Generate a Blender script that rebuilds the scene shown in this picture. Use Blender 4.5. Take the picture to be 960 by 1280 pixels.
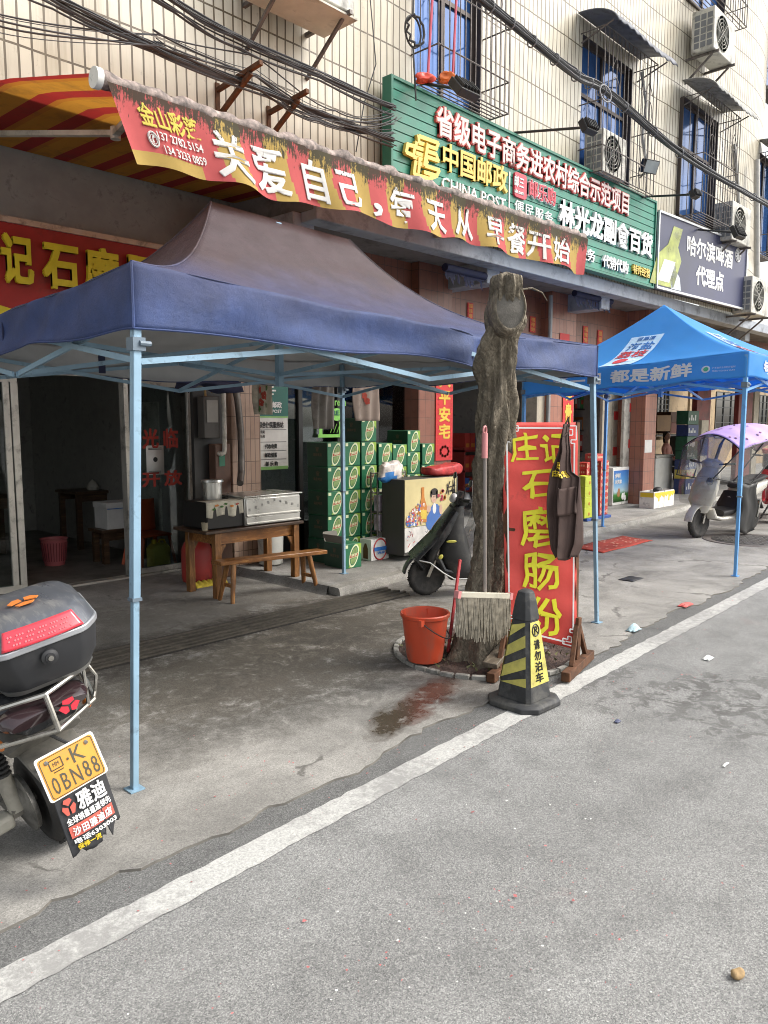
import bpy, bmesh, math, random
from math import radians, sin, cos, pi, sqrt, atan2, hypot
from mathutils import Vector, Matrix
for o in list(bpy.data.objects): bpy.data.objects.remove(o)
S = bpy.context.scene
COL = S.collection
V = Vector
rnd = random.Random(7)

# ------------------------------------------------------------------ camera, sky, sun, exposure
YAW, PITCH, CAMH, FPX = radians(43.594), radians(6.537), 1.6, 960.0
F0 = V((cos(YAW), sin(YAW), 0)); RGT = V((sin(YAW), -cos(YAW), 0))
FWD = F0 * cos(PITCH) - V((0, 0, sin(PITCH))); UPV = F0 * sin(PITCH) + V((0, 0, cos(PITCH)))
cam = bpy.data.cameras.new('camera'); co = bpy.data.objects.new('camera', cam); COL.objects.link(co)
cam.sensor_fit = 'HORIZONTAL'; cam.sensor_width = 36; cam.lens = 36; cam.clip_end = 2000; cam.clip_start = .05
mw = Matrix((RGT, UPV, -FWD)).transposed().to_4x4(); mw.translation = (0, 0, CAMH)
co.matrix_world = mw; S.camera = co
SUN_EL, SUN_AZ = radians(46), radians(-48)      # azimuth measured from +X towards +Y
w = bpy.data.worlds.new('World'); S.world = w; w.use_nodes = True
nt = w.node_tree; bg = nt.nodes['Background']
sky = nt.nodes.new('ShaderNodeTexSky'); sky.sky_type = 'NISHITA'; sky.sun_disc = False
sky.sun_elevation = SUN_EL; sky.sun_rotation = pi/2 - SUN_AZ; sky.air_density = 1.4; sky.dust_density = 5; sky.ozone_density = .6
hs = nt.nodes.new('ShaderNodeHueSaturation'); hs.inputs['Saturation'].default_value = .3
nt.links.new(sky.outputs[0], hs.inputs['Color']); nt.links.new(hs.outputs[0], bg.inputs[0]); bg.inputs[1].default_value = .15
sl = bpy.data.lights.new('sun', 'SUN'); so = bpy.data.objects.new('sun', sl); COL.objects.link(so)
sl.energy = .85; sl.angle = radians(18); sl.color = (1, .96, .88)
sd = V((cos(SUN_EL)*cos(SUN_AZ), cos(SUN_EL)*sin(SUN_AZ), sin(SUN_EL)))
so.rotation_euler = sd.to_track_quat('Z', 'Y').to_euler()
S.view_settings.view_transform = 'Standard'; S.view_settings.look = 'None'
S.view_settings.exposure = 1.06; S.view_settings.gamma = 1
S.cycles.max_bounces = 8; S.cycles.diffuse_bounces = 4; S.cycles.transparent_max_bounces = 12
S.cycles.use_denoising = True; S.cycles.filter_width = 1.0

# ------------------------------------------------------------------ measuring: a photo pixel as a ray, cut by a real plane
def ray(x, y): return FWD*FPX + RGT*(x-480) + UPV*(640-y)
def G(x, y, z=0.):
    d = ray(x, y); return d*((z-CAMH)/d.z) + V((0, 0, CAMH))
def PY(x, y, Y):
    d = ray(x, y); return d*(Y/d.y) + V((0, 0, CAMH))
def PX(x, y, X):
    d = ray(x, y); return d*(X/d.x) + V((0, 0, CAMH))
def XY(x, Y, y=560): return PY(x, y, Y).x

# ------------------------------------------------------------------ mesh builder
class MB:
    def __init__(s): s.v = []; s.f = []; s.m = []
    def add(s, vs, fs, mi=0):
        b = len(s.v); s.v += [V(p) for p in vs]
        for k, f in enumerate(fs):
            s.f.append([b+i for i in f]); s.m.append(mi if isinstance(mi, int) else mi[k])
        return s
    def box(s, x0, x1, y0, y1, z0, z1, mi=0, T=None):
        vs = [V((x, y, z)) for z in (z0, z1) for y in (y0, y1) for x in (x0, x1)]
        if T: vs = [T @ p for p in vs]
        return s.add(vs, [(0,2,3,1),(4,5,7,6),(0,1,5,4),(2,6,7,3),(0,4,6,2),(1,3,7,5)], mi)
    def bar(s, p, q, w, h=None, up=V((0,0,1)), mi=0):
        p, q = V(p), V(q); h = h or w; t = (q-p).normalized(); a = t.cross(up)
        if a.length < 1e-4: a = t.cross(V((0,1,0)))
        a.normalize(); b = a.cross(t); vs = []
        for c in (p, q):
            for i, j in ((-1,-1),(1,-1),(1,1),(-1,1)): vs.append(c + a*(i*w/2) + b*(j*h/2))
        return s.add(vs, [(3,2,1,0),(4,5,6,7),(0,1,5,4),(1,2,6,5),(2,3,7,6),(3,0,4,7)], mi)
    def tube(s, pts, r, n=8, caps=True, mi=0, ry=None, side=None, closed=False):
        pts = [V(p) for p in pts]; m = len(pts); rs = r if isinstance(r, (list, tuple)) else [r]*m
        rys = ry if isinstance(ry, (list, tuple)) else ([ry]*m if ry else rs)
        vs = []; prev = None
        for i, p in enumerate(pts):
            if closed: t = pts[(i+1) % m]-pts[i-1]
            else: t = pts[min(i+1, m-1)]-pts[max(i-1, 0)]
            t.normalize()
            if side is not None: a = V(side) - t*V(side).dot(t)
            elif prev is None: a = t.cross(V((0,0,1)) if abs(t.z) < .9 else V((1,0,0)))
            else: a = prev - t*prev.dot(t)
            a.normalize(); prev = a; b = t.cross(a)
            for k in range(n):
                c, q = cos(2*pi*k/n), sin(2*pi*k/n); vs.append(p + a*(rs[i]*c) + b*(rys[i]*q))
        fs = []
        for i in range(m if closed else m-1):
            for k in range(n):
                j = (i+1) % m; fs.append((i*n+k, i*n+(k+1) % n, j*n+(k+1) % n, j*n+k))
        if caps and not closed: fs += [tuple(range(n-1, -1, -1)), tuple((m-1)*n+k for k in range(n))]
        return s.add(vs, fs, mi)
    def cyl(s, p, q, r, r2=None, n=16, mi=0): return s.tube([p, q], [r, r if r2 is None else r2], n, True, mi)
    def lathe(s, prof, c=(0,0,0), n=24, mi=0, T=None, ax=1., ay=1.):
        vs = []; c = V(c)
        for r, z in prof:
            for k in range(n):
                p = V((ax*r*cos(2*pi*k/n), ay*r*sin(2*pi*k/n), z)); vs.append((T @ p) if T else p + c)
        fs = [(i*n+k, i*n+(k+1) % n, (i+1)*n+(k+1) % n, (i+1)*n+k) for i in range(len(prof)-1) for k in range(n)]
        if prof[0][0] > 1e-5: fs.append(tuple(range(n-1, -1, -1)))
        if prof[-1][0] > 1e-5: fs.append(tuple((len(prof)-1)*n+k for k in range(n)))
        return s.add(vs, fs, mi)
    def grid(s, nu, nv, fn, mi=0, mf=None):
        vs = [fn(i/nu, j/nv) for j in range(nv+1) for i in range(nu+1)]
        fs = [(j*(nu+1)+i, j*(nu+1)+i+1, (j+1)*(nu+1)+i+1, (j+1)*(nu+1)+i) for j in range(nv) for i in range(nu)]
        ms = [mf((i+.5)/nu, (j+.5)/nv) for j in range(nv) for i in range(nu)] if mf else mi
        return s.add(vs, fs, ms)
    def ell(s, c, rx, ry, rz, n=16, m=10, mi=0, T=None):
        c = V(c); vs = []
        for j in range(m+1):
            a = -pi/2 + pi*j/m
            for k in range(n):
                p = V((rx*cos(a)*cos(2*pi*k/n), ry*cos(a)*sin(2*pi*k/n), rz*sin(a))); vs.append(((T @ p) if T else p) + c)
        return s.add(vs, [(j*n+k, j*n+(k+1) % n, (j+1)*n+(k+1) % n, (j+1)*n+k) for j in range(m) for k in range(n)], mi)
    def prism(s, poly, d, mi=0):            # planar polygon of 3D points pushed along d
        n = len(poly); d = V(d); vs = [V(p) for p in poly] + [V(p)+d for p in poly]
        return s.add(vs, [tuple(range(n-1, -1, -1)), tuple(range(n, 2*n))] + [(i, (i+1) % n, n+(i+1) % n, n+i) for i in range(n)], mi)
    def build(s, name, mats, parent=None, local=False, loc=None, bevel=0, solid=0, soff=0, angle=38, subd=0, flip=True):
        me = bpy.data.meshes.new(name); mats = mats if isinstance(mats, (list, tuple)) else [mats]
        vs = s.v
        if parent is not None and not local:
            inv = (MAT[parent.name]).inverted(); vs = [inv @ p for p in vs]
        elif loc is not None:
            vs = [p - V(loc) for p in vs]
        me.from_pydata([tuple(p) for p in vs], [], s.f)
        for m in mats: me.materials.append(m)
        me.polygons.foreach_set('material_index', s.m); me.update()
        bm = bmesh.new(); bm.from_mesh(me)
        bmesh.ops.remove_doubles(bm, verts=bm.verts, dist=1e-5)
        if flip: bmesh.ops.recalc_face_normals(bm, faces=bm.faces)
        bm.to_mesh(me); bm.free()
        me.shade_smooth(); me.set_sharp_from_angle(angle=radians(angle))
        o = bpy.data.objects.new(name, me); COL.objects.link(o)
        MAT[o.name] = Matrix()
        if parent is not None: o.parent = parent; MAT[o.name] = MAT[parent.name].copy()
        elif loc is not None: o.location = loc; MAT[o.name] = Matrix.Translation(V(loc))
        if solid:
            md = o.modifiers.new('thickness', 'SOLIDIFY'); md.thickness = solid; md.offset = -1; md.material_offset = soff
        if bevel:
            md = o.modifiers.new('bevel', 'BEVEL'); md.width = bevel; md.segments = 2; md.limit_method = 'ANGLE'; md.angle_limit = radians(40)
        if subd:
            md = o.modifiers.new('subd', 'SUBSURF'); md.levels = subd; md.render_levels = subd
        return o
MAT = {}
def tag(o, label, cat, group=None, kind=None):
    if label: o['label'] = label
    if cat: o['category'] = cat
    if group: o['group'] = group
    if kind: o['kind'] = kind
    return o
def thing(name, label, cat, loc=(0,0,0), rot=None, group=None):
    o = bpy.data.objects.new(name, None); COL.objects.link(o); o.empty_display_size = .1
    m = Matrix.Translation(V(loc)) @ (rot.to_4x4() if rot is not None else Matrix())
    o.matrix_world = m; MAT[o.name] = m
    return tag(o, label, cat, group)
def copy_thing(src, M4, label=None, group=None):
    r = src.copy(); COL.objects.link(r); r.matrix_world = M4; MAT[r.name] = M4
    if label: r['label'] = label
    if group: r['group'] = group
    def rec(a, b):
        for ch in a.children:
            c = ch.copy(); COL.objects.link(c); c.parent = b; rec(ch, c)
    rec(src, r); return r

# ------------------------------------------------------------------ materials
def lin(c): return tuple(((x/255)/12.92 if x/255 <= .04045 else ((x/255+.055)/1.055)**2.4) for x in c)
def nodes(name):
    m = bpy.data.materials.new(name); m.use_nodes = True; t = m.node_tree
    return m, t, t.nodes['Principled BSDF'], lambda k: t.nodes.new('ShaderNode'+k), t.links.new
def noise(N, L, co, scale, detail=4, rough=.55, dist=0):
    n = N('TexNoise'); n.inputs['Scale'].default_value = scale; n.inputs['Detail'].default_value = detail
    n.inputs['Roughness'].default_value = rough; n.inputs['Distortion'].default_value = dist; L(co, n.inputs['Vector']); return n
def ramp(N, L, fac, stops):
    r = N('ValToRGB'); e = r.color_ramp.elements
    while len(e) < len(stops): e.new(.5)
    for k, (p, c) in enumerate(stops): e[k].position = p; e[k].color = (c, c, c, 1) if isinstance(c, (int, float)) else (*c, 1)
    L(fac, r.inputs[0]); return r
def mix(N, L, f, a, b, mode='MIX'):
    n = N('MixRGB'); n.blend_type = mode
    for k, x in enumerate((f, a, b)):
        if isinstance(x, (int, float)): n.inputs[k].default_value = x if k == 0 else (x, x, x, 1)
        elif isinstance(x, tuple): n.inputs[k].default_value = (*x, 1)
        else: L(x, n.inputs[k])
    return n.outputs[0]
def mat(name, col, rough=.6, metal=0, var=.12, scale=6, bump=0, bscale=80, grime=0, gcol=(.03,.027,.022), gscale=3, stretch=None, spec=.5, coat=0, alpha=1, trans=0, emit=0):
    m, t, b, N, L = nodes(name)
    tc = N('TexCoord'); mp = N('Mapping'); L(tc.outputs['Object'], mp.inputs[0])
    if stretch: mp.inputs['Scale'].default_value = stretch
    co = mp.outputs[0]
    n1 = noise(N, L, co, scale, 5)
    c = mix(N, L, ramp(N, L, n1.outputs[0], [(.3, 0), (.7, 1)]).outputs[0], tuple(x*(1-var) for x in col), tuple(min(1, x*(1+var)) for x in col))
    if grime:
        n2 = noise(N, L, co, gscale, 8, .68, .3)
        g = ramp(N, L, n2.outputs[0], [(.62-grime*.4, 0), (.8-grime*.2, 1)])
        c = mix(N, L, mix(N, L, .8, (0,0,0), g.outputs[0]), c, gcol)
    L(c, b.inputs['Base Color'])
    r = ramp(N, L, n1.outputs[0], [(.2, max(0, rough-.08)), (.8, min(1, rough+.08))]); L(r.outputs[0], b.inputs['Roughness'])
    b.inputs['Metallic'].default_value = metal; b.inputs['Specular IOR Level'].default_value = spec; b.inputs['Coat Weight'].default_value = coat
    b.inputs['Alpha'].default_value = alpha; b.inputs['Transmission Weight'].default_value = trans
    if emit: L(c, b.inputs['Emission Color']); b.inputs['Emission Strength'].default_value = emit
    if bump:
        n3 = noise(N, L, co, bscale, 6, .65); bp = N('Bump'); bp.inputs['Strength'].default_value = min(1, bump); bp.inputs['Distance'].default_value = .012*bump if bump < 1 else .02
        L(n3.outputs[0], bp.inputs['Height']); L(bp.outputs[0], b.inputs['Normal'])
    return m

def facade_mat():
    m, t, b, N, L = nodes('cream_facade_tile')
    tc = N('TexCoord'); sp = N('SeparateXYZ'); L(tc.outputs['Object'], sp.inputs[0]); cb = N('CombineXYZ')
    L(sp.outputs[0], cb.inputs[0]); L(sp.outputs[2], cb.inputs[1]); co = cb.outputs[0]
    wob = noise(N, L, co, 1.3, 2); va = N('VectorMath'); va.operation = 'SCALE'; L(wob.outputs['Color'], va.inputs[0]); va.inputs['Scale'].default_value = .03
    vb = N('VectorMath'); L(co, vb.inputs[0]); L(va.outputs[0], vb.inputs[1])
    br = N('TexBrick'); br.offset = 0; br.squash = 1
    L(vb.outputs[0], br.inputs['Vector'])
    for k, x in (('Scale', 1), ('Brick Width', .098), ('Row Height', .43), ('Mortar Size', .009), ('Mortar Smooth', .15), ('Bias', 0)): br.inputs[k].default_value = x
    br.inputs['Color1'].default_value = (.60, .565, .475, 1); br.inputs['Color2'].default_value = (.52, .485, .40, 1); br.inputs['Mortar'].default_value = (.10, .075, .045, 1)
    big = noise(N, L, co, .55, 6, .6, .6)
    c = mix(N, L, ramp(N, L, big.outputs[0], [(.4, 0), (.72, 1)]).outputs[0], br.outputs[0], (.62, .52, .33), 'MULTIPLY')
    c = mix(N, L, .55, br.outputs[0], c)
    mp = N('Mapping'); mp.inputs['Scale'].default_value = (3.5, .16, 1); L(co, mp.inputs[0])
    st = noise(N, L, mp.outputs[0], 2, 6, .7)
    c = mix(N, L, ramp(N, L, st.outputs[0], [(.52, 0), (.74, .75)]).outputs[0], c, (.27, .225, .15))
    mr_ = N('Mapping'); mr_.inputs['Scale'].default_value = (7, .22, 1); mr_.inputs['Location'].default_value = (3.1, 1.7, 0); L(co, mr_.inputs[0])
    ru = noise(N, L, mr_.outputs[0], 1.4, 7, .72); c = mix(N, L, ramp(N, L, ru.outputs[0], [(.63, 0), (.78, .7)]).outputs[0], c, (.33, .19, .08))
    sm = noise(N, L, co, 14, 5, .7)
    c = mix(N, L, ramp(N, L, sm.outputs[0], [(.6, 0), (.76, .6)]).outputs[0], c, (.20, .17, .12))
    L(c, b.inputs['Base Color']); b.inputs['Roughness'].default_value = .38
    bp = N('Bump'); bp.inputs['Strength'].default_value = .6; bp.inputs['Distance'].default_value = .004
    inv = N('Invert'); L(br.outputs['Fac'], inv.inputs['Color']); L(inv.outputs[0], bp.inputs['Height']); L(bp.outputs[0], b.inputs['Normal'])
    return m

def tile_mat(name, c1, c2, mortar, w, h, ms=.004, off=0, axis='XZ', rough=.4, grime=.25):
    m, t, b, N, L = nodes(name)
    tc = N('TexCoord'); sp = N('SeparateXYZ'); L(tc.outputs['Object'], sp.inputs[0]); cb = N('CombineXYZ')
    if axis == 'XZ':
        ad = N('Math'); L(sp.outputs[0], ad.inputs[0]); L(sp.outputs[1], ad.inputs[1]); L(ad.outputs[0], cb.inputs[0]); L(sp.outputs[2], cb.inputs[1])
    else: L(sp.outputs[0], cb.inputs[0]); L(sp.outputs[1], cb.inputs[1])
    br = N('TexBrick'); br.offset = off; L(cb.outputs[0], br.inputs['Vector'])
    for k, x in (('Scale', 1), ('Brick Width', w), ('Row Height', h), ('Mortar Size', ms), ('Mortar Smooth', .2), ('Bias', 0)): br.inputs[k].default_value = x
    for k, x in (('Color1', c1), ('Color2', c2), ('Mortar', mortar)): br.inputs[k].default_value = (*x, 1)
    n2 = noise(N, L, cb.outputs[0], 5, 7, .7)
    c = mix(N, L, ramp(N, L, n2.outputs[0], [(.5, 0), (.8, grime*2)]).outputs[0], br.outputs[0], tuple(x*.35 for x in c1))
    L(c, b.inputs['Base Color']); b.inputs['Roughness'].default_value = rough
    bp = N('Bump'); bp.inputs['Strength'].default_value = .5; bp.inputs['Distance'].default_value = .003
    inv = N('Invert'); L(br.outputs['Fac'], inv.inputs['Color']); L(inv.outputs[0], bp.inputs['Height']); L(bp.outputs[0], b.inputs['Normal'])
    return m

def asphalt_mat(name='worn_asphalt', g=1.):
    m, t, b, N, L = nodes(name)
    tc = N('TexCoord'); co = tc.outputs['Object']
    v1 = N('TexVoronoi'); v1.inputs['Scale'].default_value = 240; L(co, v1.inputs['Vector']); v2 = N('TexVoronoi'); v2.inputs['Scale'].default_value = 480; L(co, v2.inputs['Vector'])
    s1 = N('SeparateXYZ'); L(v1.outputs['Color'], s1.inputs[0]); s2 = N('SeparateXYZ'); L(v2.outputs['Color'], s2.inputs[0])
    fine = N('Math'); fine.operation = 'MULTIPLY_ADD'; fine.inputs[1].default_value = .55; L(s1.outputs[0], fine.inputs[0]); f5 = N('Math'); f5.operation = 'MULTIPLY'; f5.inputs[1].default_value = .45; L(s2.outputs[0], f5.inputs[0]); L(f5.outputs[0], fine.inputs[2])
    c = ramp(N, L, fine.outputs[0], [(.08, (.085, .085, .087)), (.35, (.168, .169, .170)), (.62, (.225, .226, .225)), (.95, (.40, .40, .39))]).outputs[0]
    mid = noise(N, L, co, 3.2, 6, .65, .4)
    c = mix(N, L, 1, c, ramp(N, L, mid.outputs[0], [(.28, .74), (.5, 1), (.75, 1.15)]).outputs[0], 'MULTIPLY')
    mp = N('Mapping'); mp.inputs['Scale'].default_value = (.12, 1.3, 1); L(co, mp.inputs[0])
    lane = noise(N, L, mp.outputs[0], 1.1, 4, .5)
    c = mix(N, L, 1, c, ramp(N, L, lane.outputs[0], [(.3, .76), (.7, 1.14)]).outputs[0], 'MULTIPLY')
    c = mix(N, L, 1, c, (g, g, g*.98), 'MULTIPLY')
    # oil and water blots
    sp = noise(N, L, co, 5.5, 8, .75, .5); sp2 = noise(N, L, co, .7, 2)
    blot = mix(N, L, 1, ramp(N, L, sp.outputs[0], [(.66, 0), (.71, 1)]).outputs[0], ramp(N, L, sp2.outputs[0], [(.52, 0), (.62, .8)]).outputs[0], 'MULTIPLY')
    c = mix(N, L, blot, c, (.055, .053, .05))
    bn_ = noise(N, L, co, 7, 8, .8, .5)
    if g == 1:
        for px, py, r1, r2 in ((830, 866, .75, .22), (905, 868, .8, .3), (955, 892, .7, .25), (752, 848, .5, .15)):
            p_ = G(px, py); mp2 = N('Mapping'); mp2.vector_type = 'TEXTURE'; mp2.inputs['Location'].default_value = (p_.x, p_.y, 0); mp2.inputs['Scale'].default_value = (r1, r2, 1); mp2.inputs['Rotation'].default_value = (0, 0, -.25); L(co, mp2.inputs[0])
            gr = N('TexGradient'); gr.gradient_type = 'SPHERICAL'; L(mp2.outputs[0], gr.inputs[0]); q = mix(N, L, 1, gr.outputs[1], ramp(N, L, bn_.outputs[0], [(.48, 0), (.6, 2.2)]).outputs[0], 'MULTIPLY')
            c = mix(N, L, ramp(N, L, q, [(.12, 0), (.3, .62)]).outputs[0], c, (.075, .073, .07))
    rd = noise(N, L, co, 1.1, 6, .7, .2)
    c = mix(N, L, ramp(N, L, rd.outputs[0], [(.63, 0), (.78, .22)]).outputs[0], c, (.30, .12, .11))
    L(c, b.inputs['Base Color']); b.inputs['Roughness'].default_value = .86
    bp = N('Bump'); bp.inputs['Strength'].default_value = .45; bp.inputs['Distance'].default_value = .004; L(fine.outputs[0], bp.inputs['Height']); L(bp.outputs[0], b.inputs['Normal'])
    return m

def mixn(N, L, co):
    a, b = noise(N, L, co, 2.6, 9, .8, .8), noise(N, L, co, 11, 8, .8, .5)
    class O: pass
    o = O(); o.outputs = [mix(N, L, .45, a.outputs[0], b.outputs[0])]; return o
def concrete_mat(name, base=(.235, .227, .21), stains=()):
    m, t, b, N, L = nodes(name)
    tc = N('TexCoord'); co = tc.outputs['Object']
    a = noise(N, L, co, 1.6, 9, .68, .5)
    c = ramp(N, L, a.outputs[0], [(.33, tuple(x*.55 for x in base)), (.5, base), (.68, tuple(min(1, x*1.4) for x in base))]).outputs[0]
    f = noise(N, L, co, 90, 4, .75)
    v1 = N('TexVoronoi'); v1.inputs['Scale'].default_value = 260; L(co, v1.inputs['Vector']); s1 = N('SeparateXYZ'); L(v1.outputs['Color'], s1.inputs[0])
    c = mix(N, L, .8, c, ramp(N, L, s1.outputs[0], [(.05, .74), (.5, 1), (.95, 1.26)]).outputs[0], 'MULTIPLY'); c = mix(N, L, .7, c, ramp(N, L, f.outputs[0], [(.33, .72), (.5, 1), (.68, 1.25)]).outputs[0], 'MULTIPLY')
    mp = N('Mapping'); mp.inputs['Scale'].default_value = (1, 3.2, 1); mp.inputs['Rotation'].default_value = (0, 0, .25); L(co, mp.inputs[0])
    sc = noise(N, L, mp.outputs[0], 7, 8, .8, .4)
    c = mix(N, L, ramp(N, L, sc.outputs[0], [(.6, 0), (.74, .6)]).outputs[0], c, (.42, .40, .36))
    d = noise(N, L, co, 4, 9, .75, .6)
    c = mix(N, L, ramp(N, L, d.outputs[0], [(.55, 0), (.75, .6)]).outputs[0], c, (.085, .08, .07))
    d2 = mixn(N, L, co)
    wv = noise(N, L, co, 2.2, 5, .6); va = N('VectorMath'); va.operation = 'MULTIPLY_ADD'; va.inputs[1].default_value = (.7, .7, 0); L(wv.outputs['Color'], va.inputs[0]); L(co, va.inputs[2])
    vc = N('TexVoronoi'); vc.feature = 'DISTANCE_TO_EDGE'; vc.inputs['Scale'].default_value = .55; L(va.outputs[0], vc.inputs['Vector'])
    c = mix(N, L, mix(N, L, 1, ramp(N, L, vc.outputs[0], [(.0, 1), (.006, .8), (.012, 0)]).outputs[0], ramp(N, L, a.outputs[0], [(.5, 0), (.56, .8)]).outputs[0], 'MULTIPLY'), c, (.07, .065, .058))
    wet = None
    for (px, py, rx, ry, rot, col, amt) in stains:
        mp = N('Mapping'); mp.vector_type = 'TEXTURE'; mp.inputs['Location'].default_value = (px, py, 0); mp.inputs['Scale'].default_value = (rx, ry, 1); mp.inputs['Rotation'].default_value = (0, 0, rot)
        L(co, mp.inputs[0]); gr = N('TexGradient'); gr.gradient_type = 'SPHERICAL'; L(mp.outputs[0], gr.inputs[0])
        q = mix(N, L, 1, gr.outputs[1], ramp(N, L, d2.outputs[0], [(.40, .08), (.50, .9), (.62, 2.2)]).outputs[0], 'MULTIPLY')
        c = mix(N, L, ramp(N, L, q, [(.10, 0), (.22, amt*(.3 if amt < .96 else .45)), (.6, amt*(.72 if amt < .96 else 1))]).outputs[0], c, mix(N, L, 1, ramp(N, L, s1.outputs[0], [(.05, .6), (.5, 1), (.95, 1.5)]).outputs[0], col, 'MULTIPLY'))
        if amt > .96: wq = ramp(N, L, q, [(.2, 0), (.5, 1)]).outputs[0]; wet = wq if wet is None else mix(N, L, 1, wet, wq, 'ADD')
    L(c, b.inputs['Base Color']); b.inputs['Roughness'].default_value = .82
    if wet: L(mix(N, L, wet, (.82, .82, .82), (.25, .25, .25)), b.inputs['Roughness'])
    bp = N('Bump'); bp.inputs['Strength'].default_value = .4; bp.inputs['Distance'].default_value = .006; L(sc.outputs[0], bp.inputs['Height']); L(bp.outputs[0], b.inputs['Normal'])
    return m

def paint_line_mat():
    m, t, b, N, L = nodes('worn_road_paint')
    tc = N('TexCoord'); co = tc.outputs['Object']
    a = noise(N, L, co, 22, 8, .75, .3); e = noise(N, L, co, 1.5, 3)
    f = noise(N, L, co, 110, 3, .8)
    c = ramp(N, L, f.outputs[0], [(.3, (.26, .26, .25)), (.55, (.45, .45, .43)), (.75, (.58, .575, .55))]).outputs[0]
    s = mix(N, L, .5, a.outputs[0], e.outputs[0])
    c = mix(N, L, ramp(N, L, s, [(.46, 0), (.58, .8)]).outputs[0], c, (.22, .217, .21))
    L(c, b.inputs['Base Color']); b.inputs['Roughness'].default_value = .8
    bp = N('Bump'); bp.inputs['Strength'].default_value = .35; bp.inputs['Distance'].default_value = .004; L(f.outputs[0], bp.inputs['Height']); L(bp.outputs[0], b.inputs['Normal'])
    return m

def wood_mat(name, c1, c2, stretch=(2, 18, 18), rough=.45, scale=1.6):
    m, t, b, N, L = nodes(name)
    tc = N('TexCoord'); mp = N('Mapping'); mp.inputs['Scale'].default_value = stretch; L(tc.outputs['Object'], mp.inputs[0])
    n = noise(N, L, mp.outputs[0], scale, 6, .65, .8)
    c = ramp(N, L, n.outputs[0], [(.3, tuple(x*.7 for x in c1)), (.5, c1), (.68, c2)]).outputs[0]
    g = noise(N, L, tc.outputs['Object'], 6, 6, .7)
    c = mix(N, L, ramp(N, L, g.outputs[0], [(.5, 0), (.75, .8)]).outputs[0], c, tuple(x*.3 for x in c1))
    L(c, b.inputs['Base Color']); b.inputs['Roughness'].default_value = rough
    bp = N('Bump'); bp.inputs['Strength'].default_value = .25; bp.inputs['Distance'].default_value = .004; L(n.outputs[0], bp.inputs['Height']); L(bp.outputs[0], b.inputs['Normal'])
    return m

def bark_mat():
    m, t, b, N, L = nodes('tree_bark')
    tc = N('TexCoord'); mp = N('Mapping'); mp.inputs['Scale'].default_value = (1, 1, .62); L(tc.outputs['Object'], mp.inputs[0]); co = mp.outputs[0]
    a = noise(N, L, co, 19, 10, .82, .7); d = noise(N, L, co, 3, 5, .6)
    vo = N('TexVoronoi'); vo.inputs['Scale'].default_value = 26; vo.feature = 'DISTANCE_TO_EDGE'; L(mp.outputs[0], vo.inputs['Vector'])
    c = ramp(N, L, a.outputs[0], [(.28, (.04, .033, .025)), (.5, (.17, .143, .105)), (.70, (.40, .345, .26))]).outputs[0]
    c = mix(N, L, ramp(N, L, d.outputs[0], [(.5, 0), (.7, .55)]).outputs[0], c, (.19, .175, .13))
    L(c, b.inputs['Base Color']); b.inputs['Roughness'].default_value = .92
    h = mix(N, L, .35, a.outputs[0], ramp(N, L, vo.outputs[0], [(0, 0), (.2, 1)]).outputs[0])
    bp = N('Bump'); bp.inputs['Strength'].default_value = .9; bp.inputs['Distance'].default_value = .018; L(h, bp.inputs['Height']); L(bp.outputs[0], b.inputs['Normal'])
    return m

def clear_sheet(name, tint=(.55, .55, .55), a=.3, rough=.06):
    m, t, b, N, L = nodes(name)
    tr = N('BsdfTransparent'); tr.inputs[0].default_value = (*tint, 1); gl = N('BsdfGlossy'); gl.inputs['Roughness'].default_value = rough
    tc = N('TexCoord'); n = noise(N, L, tc.outputs['Object'], 9, 3); bp = N('Bump'); bp.inputs['Strength'].default_value = .25; bp.inputs['Distance'].default_value = .02
    L(n.outputs[0], bp.inputs['Height']); L(bp.outputs[0], gl.inputs['Normal'])
    df = N('BsdfDiffuse'); df.inputs[0].default_value = (.4, .4, .39, 1)
    mx0 = N('MixShader'); mx0.inputs[0].default_value = .55; L(gl.outputs[0], mx0.inputs[1]); L(df.outputs[0], mx0.inputs[2])
    mx = N('MixShader'); mx.inputs[0].default_value = a; L(tr.outputs[0], mx.inputs[1]); L(mx0.outputs[0], mx.inputs[2]); L(mx.outputs[0], t.nodes['Material Output'].inputs[0])
    return m
def pane_glass(name, tint=(.7, .75, .75)):
    m, t, b, N, L = nodes(name)
    tr = N('BsdfTransparent'); tr.inputs[0].default_value = (*tint, 1); gl = N('BsdfGlossy'); gl.inputs['Roughness'].default_value = .03
    fr = N('Fresnel'); fr.inputs[0].default_value = 1.5; mx = N('MixShader'); L(fr.outputs[0], mx.inputs[0]); L(tr.outputs[0], mx.inputs[1]); L(gl.outputs[0], mx.inputs[2])
    L(mx.outputs[0], t.nodes['Material Output'].inputs[0]); return m

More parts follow.
